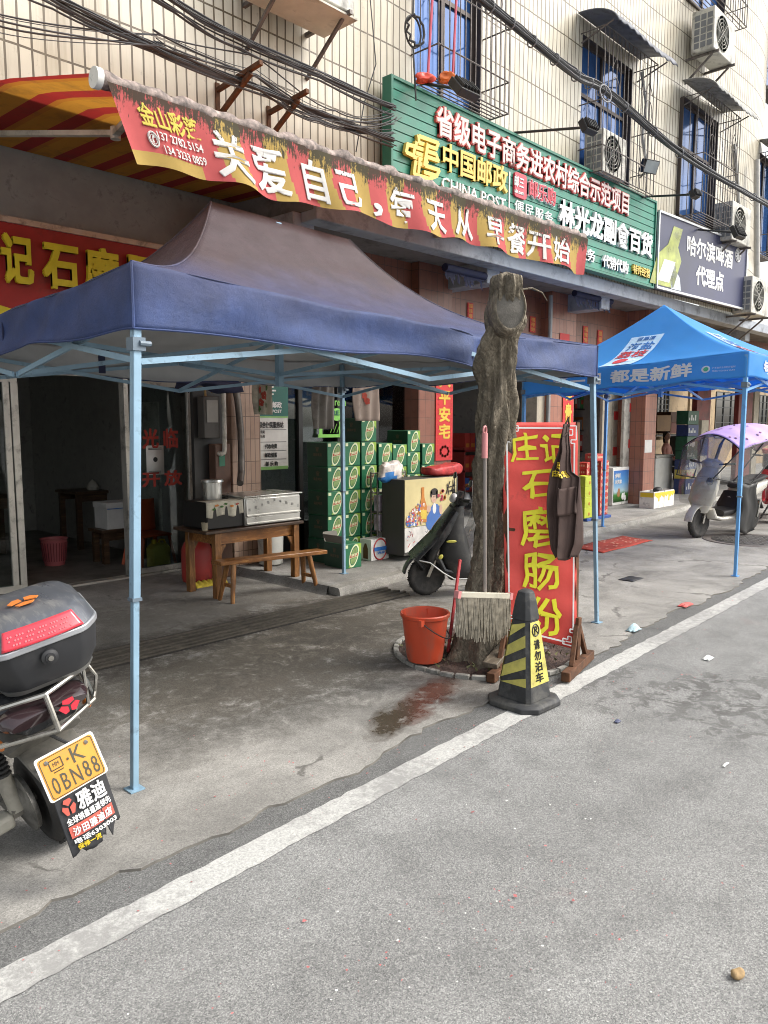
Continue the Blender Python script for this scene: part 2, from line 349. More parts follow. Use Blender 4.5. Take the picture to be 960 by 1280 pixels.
# ------------------------------------------------------------------ lettering
def text_mesh(s, bold=.0, ext=0., space=1.0, res=2):
    cu = bpy.data.curves.new('lettering', 'FONT'); cu.body = s; cu.offset = bold; cu.extrude = ext; cu.resolution_u = res; cu.space_character = space
    o = bpy.data.objects.new('lettering', cu); me = bpy.data.meshes.new_from_object(o)
    vs = [v.co.copy() for v in me.vertices]; fs = [list(p.vertices) for p in me.polygons]
    bpy.data.objects.remove(o); bpy.data.meshes.remove(me); bpy.data.curves.remove(cu)
    return vs, fs
def letters(mb, s, fn, bold=.018, depth=0., mi=0, em=True, space=1.0, brush=0):
    """lay a line of writing on a surface: fn(u, v) -> (point, normal); depth = thickness"""
    vs, fs = text_mesh(s, min(bold, .008), .5 if depth else 0, space)
    if not vs: return mb
    d = max(0, bold-.006); sh = [(0, 0)] if d < .004 else [(-d, -d), (d, -d), (-d, d), (d, d), (0, 0)]
    x0 = min(p.x for p in vs); x1 = max(p.x for p in vs)
    y0, y1 = (-.10, .86) if em else (min(p.y for p in vs), max(p.y for p in vs))
    for k, (dx, dy) in enumerate(sh):     # heavier strokes: shifted copies, each a hair prouder than the last
        out = []
        for p in vs:
            u = (p.x+dx-x0)/max(1e-6, x1-x0); v = (p.y+dy-y0)/(y1-y0)
            if brush: v += brush*(u-.5) + .04*sin(u*9+v*5); u += .03*sin(v*7)
            q, n = fn(u, v); out.append(q + n*(((p.z+.5)*depth if depth else 0)+k*.0006))
        mb.add(out, fs, mi)
    return mb
def plane(o, ex, ey, lift=.003):
    o, ex, ey = V(o), V(ex), V(ey); n = ex.cross(ey).normalized()
    return lambda u, v: (o + ex*u + ey*v + n*lift, n)
def xz(px0, px1, py0, py1, Y, at=None, lift=.003):
    """plane facing the road at depth Y; pixel columns px0..px1, pixel rows py0 (top) and py1 (bottom) read at column 'at'"""
    a = px0 if at is None else at
    x0, x1 = XY(px0, Y, (py0+py1)/2), XY(px1, Y, (py0+py1)/2); z1, z0 = PY(a, py0, Y).z, PY(a, py1, Y).z
    return plane((x0, Y, z0), (x1-x0, 0, 0), (0, 0, z1-z0), lift)

# ================================================================== SETTING
FACADE = facade_mat()
ASPH = asphalt_mat(); ASPHD = asphalt_mat('older_dark_asphalt', .62)
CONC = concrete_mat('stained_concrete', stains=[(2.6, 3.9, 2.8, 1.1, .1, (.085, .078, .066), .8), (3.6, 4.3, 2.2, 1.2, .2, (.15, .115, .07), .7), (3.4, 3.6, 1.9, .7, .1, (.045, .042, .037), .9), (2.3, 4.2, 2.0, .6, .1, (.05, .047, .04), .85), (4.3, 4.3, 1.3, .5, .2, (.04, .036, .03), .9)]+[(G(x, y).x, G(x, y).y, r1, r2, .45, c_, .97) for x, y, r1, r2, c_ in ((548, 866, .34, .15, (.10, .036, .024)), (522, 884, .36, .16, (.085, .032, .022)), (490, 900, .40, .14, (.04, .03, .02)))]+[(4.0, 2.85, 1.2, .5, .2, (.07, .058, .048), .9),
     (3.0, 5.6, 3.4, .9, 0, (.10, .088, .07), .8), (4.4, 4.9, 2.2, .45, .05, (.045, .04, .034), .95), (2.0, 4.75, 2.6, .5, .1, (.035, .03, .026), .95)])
SIDE = concrete_mat('sidewalk_concrete', (.25, .245, .232), stains=[(6.0, 5.5, 2.5, .8, 0, (.12, .11, .095), .6)])
KERB = concrete_mat('kerb_stone', (.30, .29, .265), stains=[(5.3, 5.1, 1.2, .6, 0, (.10, .09, .075), .6)])
PAINT = paint_line_mat()
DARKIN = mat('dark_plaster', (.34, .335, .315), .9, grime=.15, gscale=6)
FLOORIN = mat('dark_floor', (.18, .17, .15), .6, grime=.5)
BROWN = tile_mat('brown_wall_tile', (.20, .082, .055), (.235, .10, .068), (.075, .05, .04), .12, .24, .0035)
BRICKT = tile_mat('reddish_pillar_tile', (.30, .12, .08), (.35, .155, .105), (.12, .075, .06), .11, .235, .004)
BEIGET = tile_mat('pink_beige_pillar_tile', (.40, .27, .20), (.46, .33, .25), (.16, .11, .085), .06, .24, .004)
BEAM = mat('pale_blue_grey_paint', (.34, .37, .42), .75, grime=.3)
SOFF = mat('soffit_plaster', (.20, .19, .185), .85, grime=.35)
CREAM = mat('cream_painted_wall', (.48, .43, .34), .75, grime=.3)
ALU = mat('aluminium_frame', (.52, .50, .45), .38, .55, grime=.25, gscale=8)
DKMET = mat('dark_metal', (.05, .05, .05), .5, .6, grime=.3)
RUST = mat('rusty_steel', (.10, .045, .022), .8, .3, var=.5, scale=18, bump=.4)
IRON = mat('grey_iron', (.17, .15, .14), .6, .5, grime=.4, gscale=12)
BGLASS = mat('blue_window_glass', (.035, .10, .28), .07, .3, var=.35, scale=1.2)
DKGLASS = pane_glass('shop_glass')
BLACK = mat('black_rubber', (.018, .018, .019), .6, var=.3)
CABLE = mat('black_cable_sheath', (.035, .035, .038), .5, var=.4, scale=3)
WHITE = mat('white_paint', (.74, .73, .69), .5, grime=.15, gscale=9)
OFFW = mat('yellowed_white_casing', (.50, .485, .43), .45, grime=.35, gscale=5)
RED = mat('red_paint', (.50, .03, .03), .5)
YEL = mat('yellow_paint', (.70, .52, .03), .5)

def sheet(name, poly, m, z, kind='structure'):
    b = MB(); b.add([(x, y, z) for x, y in poly], [tuple(range(len(poly)))]); o = b.build(name, m); return tag(o, None, None, None, kind)
sheet('road', [(-300, -300), (300, -300), (300, 300), (-300, 300)], ASPH, 0)
# concrete forecourt with the broken edge towards the road
DIRTE = mat('dirt_in_crack', (.12, .112, .10), .95, var=.4, scale=9)
def lineY2(x): return 2.125 + .036*(x-.7)
def edgeY(x): return 2.43 + .032*max(0, x-1.2)
pts = []
x = -4.
while x < 30:
    pts.append((x, edgeY(x) + .045*(rnd.random()-.5) + .03*sin(x*2.3) + .02*sin(x*7.1))); x += .06
b = MB(); n = len(pts)
b.add([(p[0], p[1], .012) for p in pts] + [(p[0], 7.3, .012) for p in pts], [(i, i+1, n+i+1, n+i) for i in range(n-1)])
b.add([(p[0], p[1], .012) for p in pts] + [(p[0], p[1]-.001, 0.0) for p in pts], [(n+i, n+i+1, i+1, i) for i in range(n-1)], 1)
tag(b.build('forecourt', [CONC, DIRTE]), None, None, None, 'structure')
b = MB(); b.add([(-4+.25*i, lineY2(-4+.25*i)+.10, .002) for i in range(137)] + [(-4+.25*i, edgeY(-4+.25*i)+.12, .002) for i in range(137)], [(i, i+1, 138+i, 137+i) for i in range(136)])
tag(b.build('road_shoulder', ASPHD), None, None, None, 'structure')
# painted edge line
b = MB()
def lineY(x): return 2.125 + .036*(x-.7)
xs = [-4 + .05*i for i in range(700)]
ra = [.012*(rnd.random()-.5) for _ in xs]; rb = [.012*(rnd.random()-.5) for _ in xs]
b.add([(q, lineY(q)+ra[i], .004) for i, q in enumerate(xs)] + [(q, lineY(q)+.135+rb[i], .004) for i, q in enumerate(xs)], [(i, i+1, 700+i+1, 700+i) for i in range(699)])
tag(b.build('road_edge_line', PAINT), None, None, None, 'structure')
# raised sidewalk with kerb
SZ = .085
def kerbY(x): return 5.12 + .045*(x-4.8) if x < 12.3 else 5.12+.045*7.5 + .12*(x-12.3)
xs = [4.78] + [5+.25*i for i in range(90)]
b = MB(); k = len(xs)
b.add([(q, kerbY(q)+.16, SZ) for q in xs] + [(q, 12.5, SZ) for q in xs], [(i, i+1, k+i+1, k+i) for i in range(k-1)])
b.add([(4.78, kerbY(4.78)+.16, SZ), (4.78, 7.3, SZ), (4.70, 7.3, .012), (4.70, kerbY(4.78)+.1, .012)], [(0, 1, 2, 3)])
tag(b.build('sidewalk', SIDE), None, None, None, 'structure')
b = MB(); prof = [(0, .0), (.012, SZ-.018), (.03, SZ), (.16, SZ+.001), (.17, 0)]
vs = [(q + (.02*sin(q*40) if i else 0), kerbY(q)+dy+.012*sin(q*9), z) for dy, z in prof for i, q in enumerate(xs)]
b.add(vs, [(j*k+i, j*k+i+1, (j+1)*k+i+1, (j+1)*k+i) for j in range(len(prof)-1) for i in range(k-1)] + [tuple(j*k for j in range(len(prof)))])
tag(b.build('kerb', KERB), None, None, None, 'structure')
# ribbed drain channel
b = MB(); DR = mat('wet_black_grime', (.022, .019, .016), .7, var=.5, scale=9, bump=.5); DR2 = mat('grimy_channel_rib', (.07, .060, .046), .75, var=.6, scale=5, bump=.4, grime=.5, gcol=(.02, .017, .014), gscale=5)
b.box(1.3, 5.25, 4.66, 5.02, .013, .018, 0)
for i in range(6): b.box(1.3, 5.25+.02*(i % 2), 4.675+i*.058, 4.70+i*.058, .019, .034 + .005*(i % 3), 1)
tag(b.build('drain_channel', [DR, DR2], loc=(3.2, 4.84, .0)), 'long ribbed drain channel caked in black grime across the concrete forecourt', 'drain')
# (the wet run-off beneath the bucket soaks into the forecourt material)

# ------------------------------------------------------------------ the long building
FY = 5.9
def wy(x): return FY if x < 12.3 else (FY-.05*(x-12.3) if x < 16 else FY-.185+.09*(x-16)**2-.05*(x-16))
bld = thing('apartment_building', 'long cream tiled building with barred blue windows above a row of open shops', 'building', (9, 6, 0))
WIN = [(6.68, 7.88, 5.3, 7.15), (10.25, 11.8, 5.18, 7.05), (13.45, 14.95, 5.2, 7.1), (17.35, 18.5, 5.2, 7.15), (17.9, 19.2, 8.7, 10.4), (10.3, 11.8, 8.7, 10.4), (13.5, 15, 8.7, 10.4)]
xs = sorted(set([-3, 0, 3] + [q for ww in WIN for q in ww[:2]] + [4.5, 5.2, 9] + [12.3+.3*i for i in range(34)])); zs = sorted(set([3.78, 14.5] + [q for ww in WIN for q in ww[2:]] + [3.95, 4.5, 8, 11, 12.5]))
b = MB()
for i in range(len(xs)-1):
    for j in range(len(zs)-1):
        cx, cz = (xs[i]+xs[i+1])/2, (zs[j]+zs[j+1])/2
        if cx < 5.2 and cz < 3.95: continue
        if any(w0 < cx < w1 and z0 < cz < z1 for w0, w1, z0, z1 in WIN): continue
        b.add([(xs[i], wy(xs[i]), zs[j]), (xs[i+1], wy(xs[i+1]), zs[j]), (xs[i+1], wy(xs[i+1]), zs[j+1]), (xs[i], wy(xs[i]), zs[j+1])], [(0, 1, 2, 3)])
b.build('facade_wall', FACADE, bld, flip=False)
b = MB()
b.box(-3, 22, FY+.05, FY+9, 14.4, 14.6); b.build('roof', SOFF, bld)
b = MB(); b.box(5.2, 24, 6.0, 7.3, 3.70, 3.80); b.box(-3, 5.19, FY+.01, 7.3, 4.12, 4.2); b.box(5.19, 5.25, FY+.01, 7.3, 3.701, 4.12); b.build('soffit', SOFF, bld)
b = MB(); b.box(5.2, 22, 5.86, 6.1, 3.60, 3.79)
for q in (5.1, 8.35, 11.4, 14.15, 17.9): b.box(q, q+.28, 6.1, 6.95, 3.42, 3.70)
b.build('beam', BEAM, bld, bevel=.01)
# window units
def window(w0, w1, z0, z1, cage=.38, bars=7, drop=0, hood=True, hoodm=None, rail=.6):
    y = min(wy(w0), wy(w1)); cx = (w0+w1)/2
    b = MB(); t = .05
    for (a0, a1, c0, c1) in ((w0, w1, z0, z0+t), (w0, w1, z1-t, z1), (w0, w0+t, z0+t, z1-t), (w1-t, w1, z0+t, z1-t), (cx-t/2, cx+t/2, z0+t, z1-t), (w0+t, cx-t/2, z0+(z1-z0)*rail, z0+(z1-z0)*rail+t), (cx+t/2, w1-t, z0+(z1-z0)*rail, z0+(z1-z0)*rail+t)):
        b.box(a0, a1, y+.10, y+.17, c0, c1)
    b.box(w0, w1, y+.012, y+.3, z0-.03, z0); b.box(w0-.02, w0, y+.012, y+.3, z0, z1); b.box(w1, w1+.02, y+.012, y+.3, z0, z1); b.box(w0, w1, y+.012, y+.3, z1, z1+.02)
    fr = b.build('window', ALU2, bld)
    b = MB(); b.box(w0, w1, y+.13, y+.14, z0, z1); b.build('pane', BGLASS, fr)
    b = MB(); yy = y-cage; zb = z0-.06-drop; zt = z1-.02
    for i in range(bars*2+1):
        q = w0-.05+(w1-w0+.1)*i/(bars*2); b.tube([(q, yy, zb), (q, yy, zt)], .007, 5)
    for q in (w0-.05, w1+.05):
        for i in range(1, 3): b.tube([(q, yy+cage*i/3, zb), (q, yy+cage*i/3, zt)], .007, 5)
        for zz in (zb, zb+.35, (zb+zt)/2, zt): b.tube([(q, yy, zz), (q, y, zz)], .009, 5)
    for zz in (zb, zb+.35, (zb+zt)/2, zt): b.tube([(w0-.05, yy, zz), (w1+.05, yy, zz)], .009, 5)
    for i in range(6): b.tube([(w0-.05, y-cage*i/6, zb), (w1+.05, y-cage*i/6, zb)], .008, 5)
    for sx in (w0+.15, w1-.35):                       # scrollwork
        b.tube([(sx+.12+.11*cos(a*pi/8), yy-.008, (zb+zt)/2+.2+.16*sin(a*pi/8)) for a in range(16)], .006, 5, closed=True)
        b.tube([(sx, yy-.008, (zb+zt)/2+.45), (sx+.12, yy-.008, (zb+zt)/2+.62), (sx+.24, yy-.008, (zb+zt)/2+.45)], .006, 5)
    b.build('window_grille', IRON, fr)
    if hood:
        hx0, hx1, d = w0-.16, w1+.2, .62; yh = y
        def hf(u, v):
            r = v; return V((hx0+(hx1-hx0)*u, yh-.01-d*sin(r*1.35)/sin(1.35), z1+.22-.30*(r**1.9) + .012*sin(u*60)*r + .02*sin(u*7)*r))
        b = MB(); b.grid(60, 10, hf); b.build('window_hood', hoodm or HOOD, fr, solid=.012)
        b = MB()
        for q in (hx0+.1, hx1-.1): b.tube([(q, y-.02, z1-.15), (q, y-.5, z1+.0)], .012, 5)
        b.build('hood_bracket', IRON, fr)
ALU2 = mat('brown_window_frame', (.075, .06, .055), .5, .4)
HOOD = mat('dark_blue_grey_hood', (.13, .14, .17), .6, grime=.4, gscale=6)
HOODG = mat('grey_corrugated_hood', (.30, .30, .29), .7, grime=.4, gscale=6)
window(*WIN[0], hood=False); window(*WIN[1]); window(*WIN[2], hoodm=HOODG); window(*WIN[3], hoodm=HOODG); window(*WIN[4], hood=False, cage=.2); window(*WIN[5], hood=False); window(*WIN[6], hood=False)
# ground floor: lintel wall, pillars, partitions
b = MB(); b.box(4.62, 24, 6.9, 7.06, 2.72, 3.70); b.build('lintel_wall', BROWN, bld)
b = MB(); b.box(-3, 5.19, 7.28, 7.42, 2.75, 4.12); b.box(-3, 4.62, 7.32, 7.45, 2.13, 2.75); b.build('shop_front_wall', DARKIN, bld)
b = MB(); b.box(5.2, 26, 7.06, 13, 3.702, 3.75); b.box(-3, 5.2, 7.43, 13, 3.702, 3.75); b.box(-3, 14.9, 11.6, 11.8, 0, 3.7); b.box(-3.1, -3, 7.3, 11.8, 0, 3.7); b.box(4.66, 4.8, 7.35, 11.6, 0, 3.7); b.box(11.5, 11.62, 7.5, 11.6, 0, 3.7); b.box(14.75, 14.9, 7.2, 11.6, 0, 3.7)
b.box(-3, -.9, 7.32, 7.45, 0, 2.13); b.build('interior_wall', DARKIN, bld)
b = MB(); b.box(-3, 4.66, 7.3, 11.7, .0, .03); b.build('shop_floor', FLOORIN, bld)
def pillar(m, x0, x1, y0, y1, z1=3.42, z0=SZ-.005):
    b = MB(); b.box(x0, x1, y0, y1, z0, z1); b.build('pillar', m, bld, bevel=.008)
pillar(BEIGET, XY(290, 6.75), XY(326, 6.75), 6.75, 7.2, 3.7)
pillar(BROWN, XY(523, 6.75), XY(548, 6.75)+.28, 6.75, 7.25, 3.7)
pillar(CREAM, XY(670, 6.8), XY(683, 6.8), 6.8, 7.1, 2.72)
pillar(BRICKT, XY(686, 6.7), XY(716, 6.7), 6.7, 7.1, 3.7)
PXA = XY(805, 6.45); pillar(BRICKT, PXA, XY(819, 6.45), 6.45, 7.15, 3.7)
# ------------------------------------------------------------------ far end: open corner shop, daylight beyond, more shop fronts
REDP = mat('dark_red_roller_casing', (.20, .035, .03), .55, grime=.3)
TAN = mat('tan_curtain', (.34, .25, .15), .85, grime=.3)
b = MB(); b.box(XY(869, 6.9), XY(886, 6.9), 6.9, 7.02, SZ, 2.72); b.build('pillar', REDP, bld, bevel=.01)
b = MB(); b.box(XY(921, 6.9), XY(938, 6.9), 6.9, 7.02, SZ, 2.72); b.build('pillar', REDP, bld, bevel=.01)
b = MB(); b.box(XY(940, 6.9), XY(946, 6.9), 6.9, 7.02, SZ, 2.72); b.build('pillar', CREAM, bld)
# back wall of the corner shop, with window openings to the daylight behind
bx0, bx1, byy = 15.2, 40, 10.6
OPN = [(XY(819, byy), XY(833, byy), 1.75, 2.7), (XY(857, byy), XY(860, byy), 1.2, 2.72), (XY(892, byy), XY(920, byy), 1.1, 2.75), (XY(946, byy), XY(960, byy), 1.1, 2.75)]
xs = sorted(set([bx0, bx1] + [q for ww in OPN for q in ww[:2]])); zs = sorted(set([0, 3.72] + [q for ww in OPN for q in ww[2:]]))
b = MB()
for i in range(len(xs)-1):
    for j in range(len(zs)-1):
        cx, cz = (xs[i]+xs[i+1])/2, (zs[j]+zs[j+1])/2
        if any(w0 < cx < w1 and z0 < cz < z1 for w0, w1, z0, z1 in OPN): continue
        b.box(xs[i], xs[i+1], byy, byy+.12, zs[j], zs[j+1])
b.build('back_wall', TAN, bld)
for (w0, w1, z0, z1) in OPN:
    if w1-w0 < .5: continue
    b = MB()
    for i in range(4): b.box(w0+(w1-w0)*i/3-.03, w0+(w1-w0)*i/3+.03, byy-.03, byy+.03, z0, z1)
    for i in range(7): b.box(w0, w1, byy-.02, byy+.02, z0+(z1-z0)*i/6-.015, z0+(z1-z0)*i/6+.015)
    b.build('window_grille', DKMET, bld)
# tree foliage in the yard seen through the openings
FOL = mat('sunny_leaves', (.16, .22, .03), .6, var=.6, scale=6)
tr = thing('yard_tree', 'sunlit yellow green bush seen through the far shop window', 'tree', (24.5, 15, 0))
b = MB(); b.tube([(26, 15, 0), (26.1, 15, 1.2), (26, 15.1, 2.2)], [.12, .09, .04], 8); b.build('trunk', bark_mat(), tr)
b = MB()
for i in range(2600):
    a = rnd.random()*2*pi; e = rnd.uniform(-1, 1); r = rnd.random()**.4
    cl = V((26+4.2*r*cos(a), 15+1.2*r*sin(a), 1.75+1.2*e*sqrt(max(0, 1-r*r*.5)))); q = V((rnd.uniform(-1, 1), rnd.uniform(-1, 1), rnd.uniform(-1, 1))).normalized(); s = q.orthogonal().normalized()
    b.add([cl-q*.09, cl+s*.04, cl+q*.09, cl-s*.04], [(0, 1, 2, 3)])
b.build('crown', FOL, tr, flip=False)
# scaffolding brown awning over the far shops
aw = thing('sloping_canopy', 'plain tan canopy sloping down over the far right shops', 'awning', (18, 6, 2.9))
TANC = mat('tan_canvas', (.36, .28, .18), .8, grime=.3); 
b = MB(); b.grid(14, 6, lambda u, v: V((14.4+10*u, 6.88-2.0*v, 3.02-.42*v-.05*sin(pi*v)))); b.build('canopy_sheet', TANC, aw, solid=.02)
b = MB(); b.tube([(14.4, 4.87, 2.58), (24.4, 4.87, 2.58)], .035, 8); b.build('front_bar', DKMET, aw)
b = MB()
for q in (15, 18.5, 22): b.tube([(q, 6.85, 2.5), (q, 4.9, 2.56)], .02, 6)
b.build('arm', DKMET, aw)
# cream panels of the folding shutter beside the brick pillar
for (p0, p1, yy, m) in ((752, 777, 7.0, CREAM), (779, 790, 6.75, OFFW)):
    b = MB(); a0, a1 = XY(p0, yy), XY(p1, yy); n = 2 if p1-p0 > 15 else 1
    for i in range(n): b.box(a0+(a1-a0)*i/n, a0+(a1-a0)*(i+1)/n-.02, yy, yy+.06, SZ, 2.70)
    o = b.build('folding_shutter', m, bld, bevel=.006)
    b = MB()
    for zz in ((1.0, 1.16), (1.68, 1.84)):
        b.box(a0+(a1-a0)*.55, a1-.03, yy-.012, yy, zz[0]-(.0 if n > 1 else -.15), zz[1]-(.0 if n > 1 else -.15))
    b.build('red_band', RED, o)
b = MB(); a = XY(684, 6.62); b.tube([(a, 6.62, SZ), (a, 6.62, 3.6)], .035, 8); b.build('drainpipe', mat('grey_pvc', (.3, .3, .29), .5), bld)

# ------------------------------------------------------------------ left shop: doors, sign, interior
SLD = thing('sliding_door', 'tall aluminium sliding door frame with glass panes and red greetings', 'door', (2.8, 7.3, 0))
def frame_rect(b, x0, x1, y, z0, z1, t=.05, d=.05): 
    for (a0, a1, c0, c1) in ((x0, x1, z0, z0+t), (x0, x1, z1-t, z1), (x0, x0+t, z0+t, z1-t), (x1-t, x1, z0+t, z1-t)): b.box(a0, a1, y, y+d, c0, c1)
DY = 7.30; dx0 = XY(162, DY); dx1 = XY(240, DY)
b = MB(); b.box(-.9, 4.64, DY-.02, DY+.10, 2.06, 2.125); b.box(-.9, 4.64, DY-.02, DY+.10, .013, .035); b.box(4.58, 4.64, DY-.02, DY+.1, .035, 2.06); b.box(dx0-.05, dx0, DY-.015, DY+.09, .036, 2.06)
b.build('door_frame', ALU, SLD, bevel=.004)
b = MB(); frame_rect(b, dx0+.03, dx1, DY+.0, .04, 2.04, .055, .035); o = b.build('door_leaf', ALU, SLD, bevel=.003)
b = MB(); b.box(dx0+.08, dx1-.05, DY+.012, DY+.018, .09, 1.99); b.build('pane', DKGLASS, o)
b = MB(); lx1 = XY(28, DY); frame_rect(b, .2, lx1, DY+.045, .04, 2.04, .06, .035); b.box(lx1-.13, lx1-.075, DY+.04, DY+.085, .1, 1.98); o2 = b.build('door_leaf', ALU, SLD, bevel=.003)
b = MB(); b.box(.26, lx1-.06, DY+.06, DY+.066, .1, 1.98); b.build('pane', DKGLASS, o2)
REDV = mat('red_vinyl_letter', (.42, .05, .035), .5)
b = MB()
for s, q in (('光临', (178, 222, 536, 561)), ('开放', (178, 227, 590, 609))): letters(b, s, xz(*q, DY+.011, lift=.002), bold=.03, space=1.45)
b.build('door_lettering', REDV, o)
PAPER = mat('white_paper', (.68, .68, .65), .8); INK = mat('black_ink', (.03, .03, .03), .6)
b = MB(); f = xz(183, 205, 557, 594, DY+.008, lift=.0); b.add([f(u, v)[0] for u, v in ((0, 0), (1, 0), (1, 1), (0, 1))], [(0, 1, 2, 3)])
nb = tag(b.build('notice_sheet', [PAPER], loc=f(.5, 0)[0], solid=.002), 'small white printed notice taped to the shop door glass', 'notice')
b = MB()
for i in range(7): b.add([f(u, v)[0]+V((0, -.002, 0)) for u, v in ((.12, .90-.04*i if i < 2 else .16-.02*i), (.88 if i < 2 else .8, .90-.04*i if i < 2 else .16-.02*i), (.88 if i < 2 else .8, .92-.04*i if i < 2 else .168-.02*i), (.12, .92-.04*i if i < 2 else .168-.02*i))], [(0, 1, 2, 3)])
b.lathe([(.022, 0), (.026, .001)], n=20, T=Matrix.Translation(f(.5, .52)[0]+V((0, -.003, 0))) @ Matrix.Rotation(pi/2, 4, 'X'))
b.build('printing', INK, nb)
# red sign board of the left shop
sg = thing('shop_sign_board', 'long red sign board with big yellow characters over the left shop doors', 'sign', (2, 7.15, 2.72))
SREDM = mat('red_sign_panel', (.36, .022, .02), .45, grime=.15)
SYEL = mat('yellow_acrylic_letter', (.72, .60, .03), .4)
b = MB(); b.box(-1.6, 4.55, 7.12, 7.26, 2.50, 3.34); b.build('panel', SREDM, sg)
b = MB(); frame_rect(b, -1.64, 4.59, 7.095, 2.46, 3.385, .05, .12); b.build('sign_frame', ALU, sg)
b = MB()
pr = [(-3, 0), (XY(-10, 7.11, 360), .3), (XY(0, 7.11, 360), .22), (XY(42, 7.11), .0)]
b.prism([(-1.6, 7.12, 2.50), (3.3, 7.12, 2.50), (2.75, 7.12, 2.60), (2.1, 7.12, 2.74), (1.2, 7.12, 2.86), (-1.6, 7.12, 2.9)], (0, -.012, 0)); b.build('yellow_swoosh', SYEL, sg)
b = MB()
cs = [('庄', -47, -12), ('记', 0, 38), ('石', 52, 94), ('磨', 104, 145), ('肠', 156, 188), ('粉', 196, 226)]
for c, a0, a1 in cs:
    X0, X1 = XY(a0, 7.1, 310), XY(a1, 7.1, 310); letters(b, c, plane((X0, 7.10, 2.82), (X1-X0, 0, 0), (0, 0, .42), 0), bold=.03, depth=.04)
b.build('sign_lettering', SYEL, sg)
# post-shop glazing between the pillars
b = MB(); gy = 6.98
for q in (XY(375, gy), XY(423, gy), XY(470, gy)): b.box(q-.03, q+.03, gy-.02, gy+.06, SZ, 2.72)
gx0, gx1 = XY(326, gy), XY(523, gy); b.box(gx0, gx1, gy-.02, gy+.06, SZ, SZ+.35); b.box(gx0, gx1, gy-.02, gy+.06, 2.3, 2.36)
gl = b.build('shop_window', DKMET, bld)
b = MB(); b.box(gx0, gx1, gy+.01, gy+.016, SZ+.35, 2.72); b.build('pane', DKGLASS, gl)
b = MB(); q = XY(518, 6.9); b.box(q-.05, q+.05, 6.88, 6.96, SZ, 2.72); b.build('cream_post', CREAM, bld)
# ================================================================== SIGNS ON THE FACADE
SIGNG = mat('green_sign_slat', (.03, .21, .145), .4, var=.12, grime=.2, gcol=(.10, .16, .12), gscale=2)
GOLD = mat('gold_letter', (.72, .52, .10), .35); PINKW = mat('pink_edged_letter', (.78, .60, .56), .5); REDE = mat('red_letter_edge', (.60, .10, .09), .5)
WHT = mat('white_letter', (.80, .80, .78), .45); REDL = mat('red_logo', (.55, .04, .07), .4)
SY = 5.70; sx0, sx1 = XY(490, SY, 140), XY(817, SY, 310); sz1 = PY(490, 95, SY).z-.02; sz0 = PY(815, 358, SY).z
ps = thing('post_shop_sign', 'large green slatted sign with white and gold characters of the post and grocery shop', 'sign', (9, SY, sz0))
b = MB(); nsl = 13
for i in range(nsl):
    z0, z1 = sz0+(sz1-sz0)*i/nsl, sz0+(sz1-sz0)*(i+1)/nsl
    b.add([(sx0, SY, z0+.012), (sx1, SY, z0+.012), (sx1, SY, z1), (sx0, SY, z1), (sx0, SY+.012, z0), (sx1, SY+.012, z0), (sx0, SY+.012, z0+.012), (sx1, SY+.012, z0+.012)], [(0, 1, 2, 3), (4, 5, 7, 6), (6, 7, 1, 0)])
b.box(sx0, sx1, SY+.013, SY+.10, sz0, sz1); b.build('panel', SIGNG, ps, flip=False)
b = MB(); frame_rect(b, sx0-.03, sx1+.03, SY-.02, sz0-.03, sz1+.03, .03, .13); b.build('sign_frame', mat('green_trim', (.02, .15, .10), .4), ps)
b = MB()
for q in (6.6, 8.4, 10.2, 11.9): b.bar((q, SY+.1, sz1-.2), (q, FY, sz1-.2), .04); b.bar((q, SY+.1, sz0+.2), (q, FY, sz0+.2), .04)
b.build('mount', RUST, ps)
def line(s, q, m, name, bold=.022, depth=.035, at=None, par=ps, Y=SY, space=1.0, em=True, edge=None):
    f = xz(*q, Y, at, .0 if depth > .01 else .004)
    if edge:
        b = MB(); letters(b, s, f, bold+.03, depth*.8, em=em, space=space); e = b.build(name+'_edge', edge, par)
    b = MB(); letters(b, s, f, bold, depth, em=em, space=space); return b.build(name, m, par)
line('省级电子商务进农村综合示范项目', (543, 787, 135, 173, 5.7)[:4], PINKW, 'project_lettering', at=553, edge=REDE, bold=.02)
line('中国邮政', (551, 632, 181, 216), GOLD, 'post_lettering', at=560)
line('CHINA POST', (551, 631, 222, 238), WHT, 'latin_lettering', at=555, bold=.0, depth=.02, em=False)
line('邮乐购', (659, 692, 226, 248), REDL, 'shop_brand_lettering', at=664, edge=WHT, bold=.02)
line('便民服务', (642, 690, 250, 266), WHT, 'service_lettering', at=646, bold=.0, depth=.02, space=1.15)
line('林光龙副食百货', (697, 814, 252, 286), WHT, 'grocery_lettering', at=707, bold=.03)
line('代收代缴  便民服务', (640, 742, 288, 306), WHT, 'small_lettering', at=664, bold=.015)
line('代销代购', (751, 783, 319, 335), WHT, 'resale_lettering', at=755, bold=.02)
line('特许经营', (789, 810, 331, 343), GOLD, 'franchise_lettering', at=792, bold=.015)
b = MB(); f = xz(641, 656, 216, 247, SY, 645, 0)
b.prism([f(u, v)[0] for u, v in ((0, .08), (.12, 0), (.88, 0), (1, .08), (1, .92), (.88, 1), (.12, 1), (0, .92))], (0, -.03, 0)); lg = b.build('red_logo_block', REDL, ps)
b = MB(); f2 = xz(643, 654.5, 219, 233, SY-.031, 645, .0); letters(b, '邮三', f2, .02, .004); f3 = xz(643, 654.5, 236, 241, SY-.031, 645, 0); letters(b, 'ule.com', f3, .02, .004, em=False); b.build('logo_lettering', WHT, lg)
b = MB(); q = XY(636, SY, 235); b.box(q-.01, q+.01, SY-.012, SY, sz0+.25, sz0+.86); b.build('divider', WHT, ps)
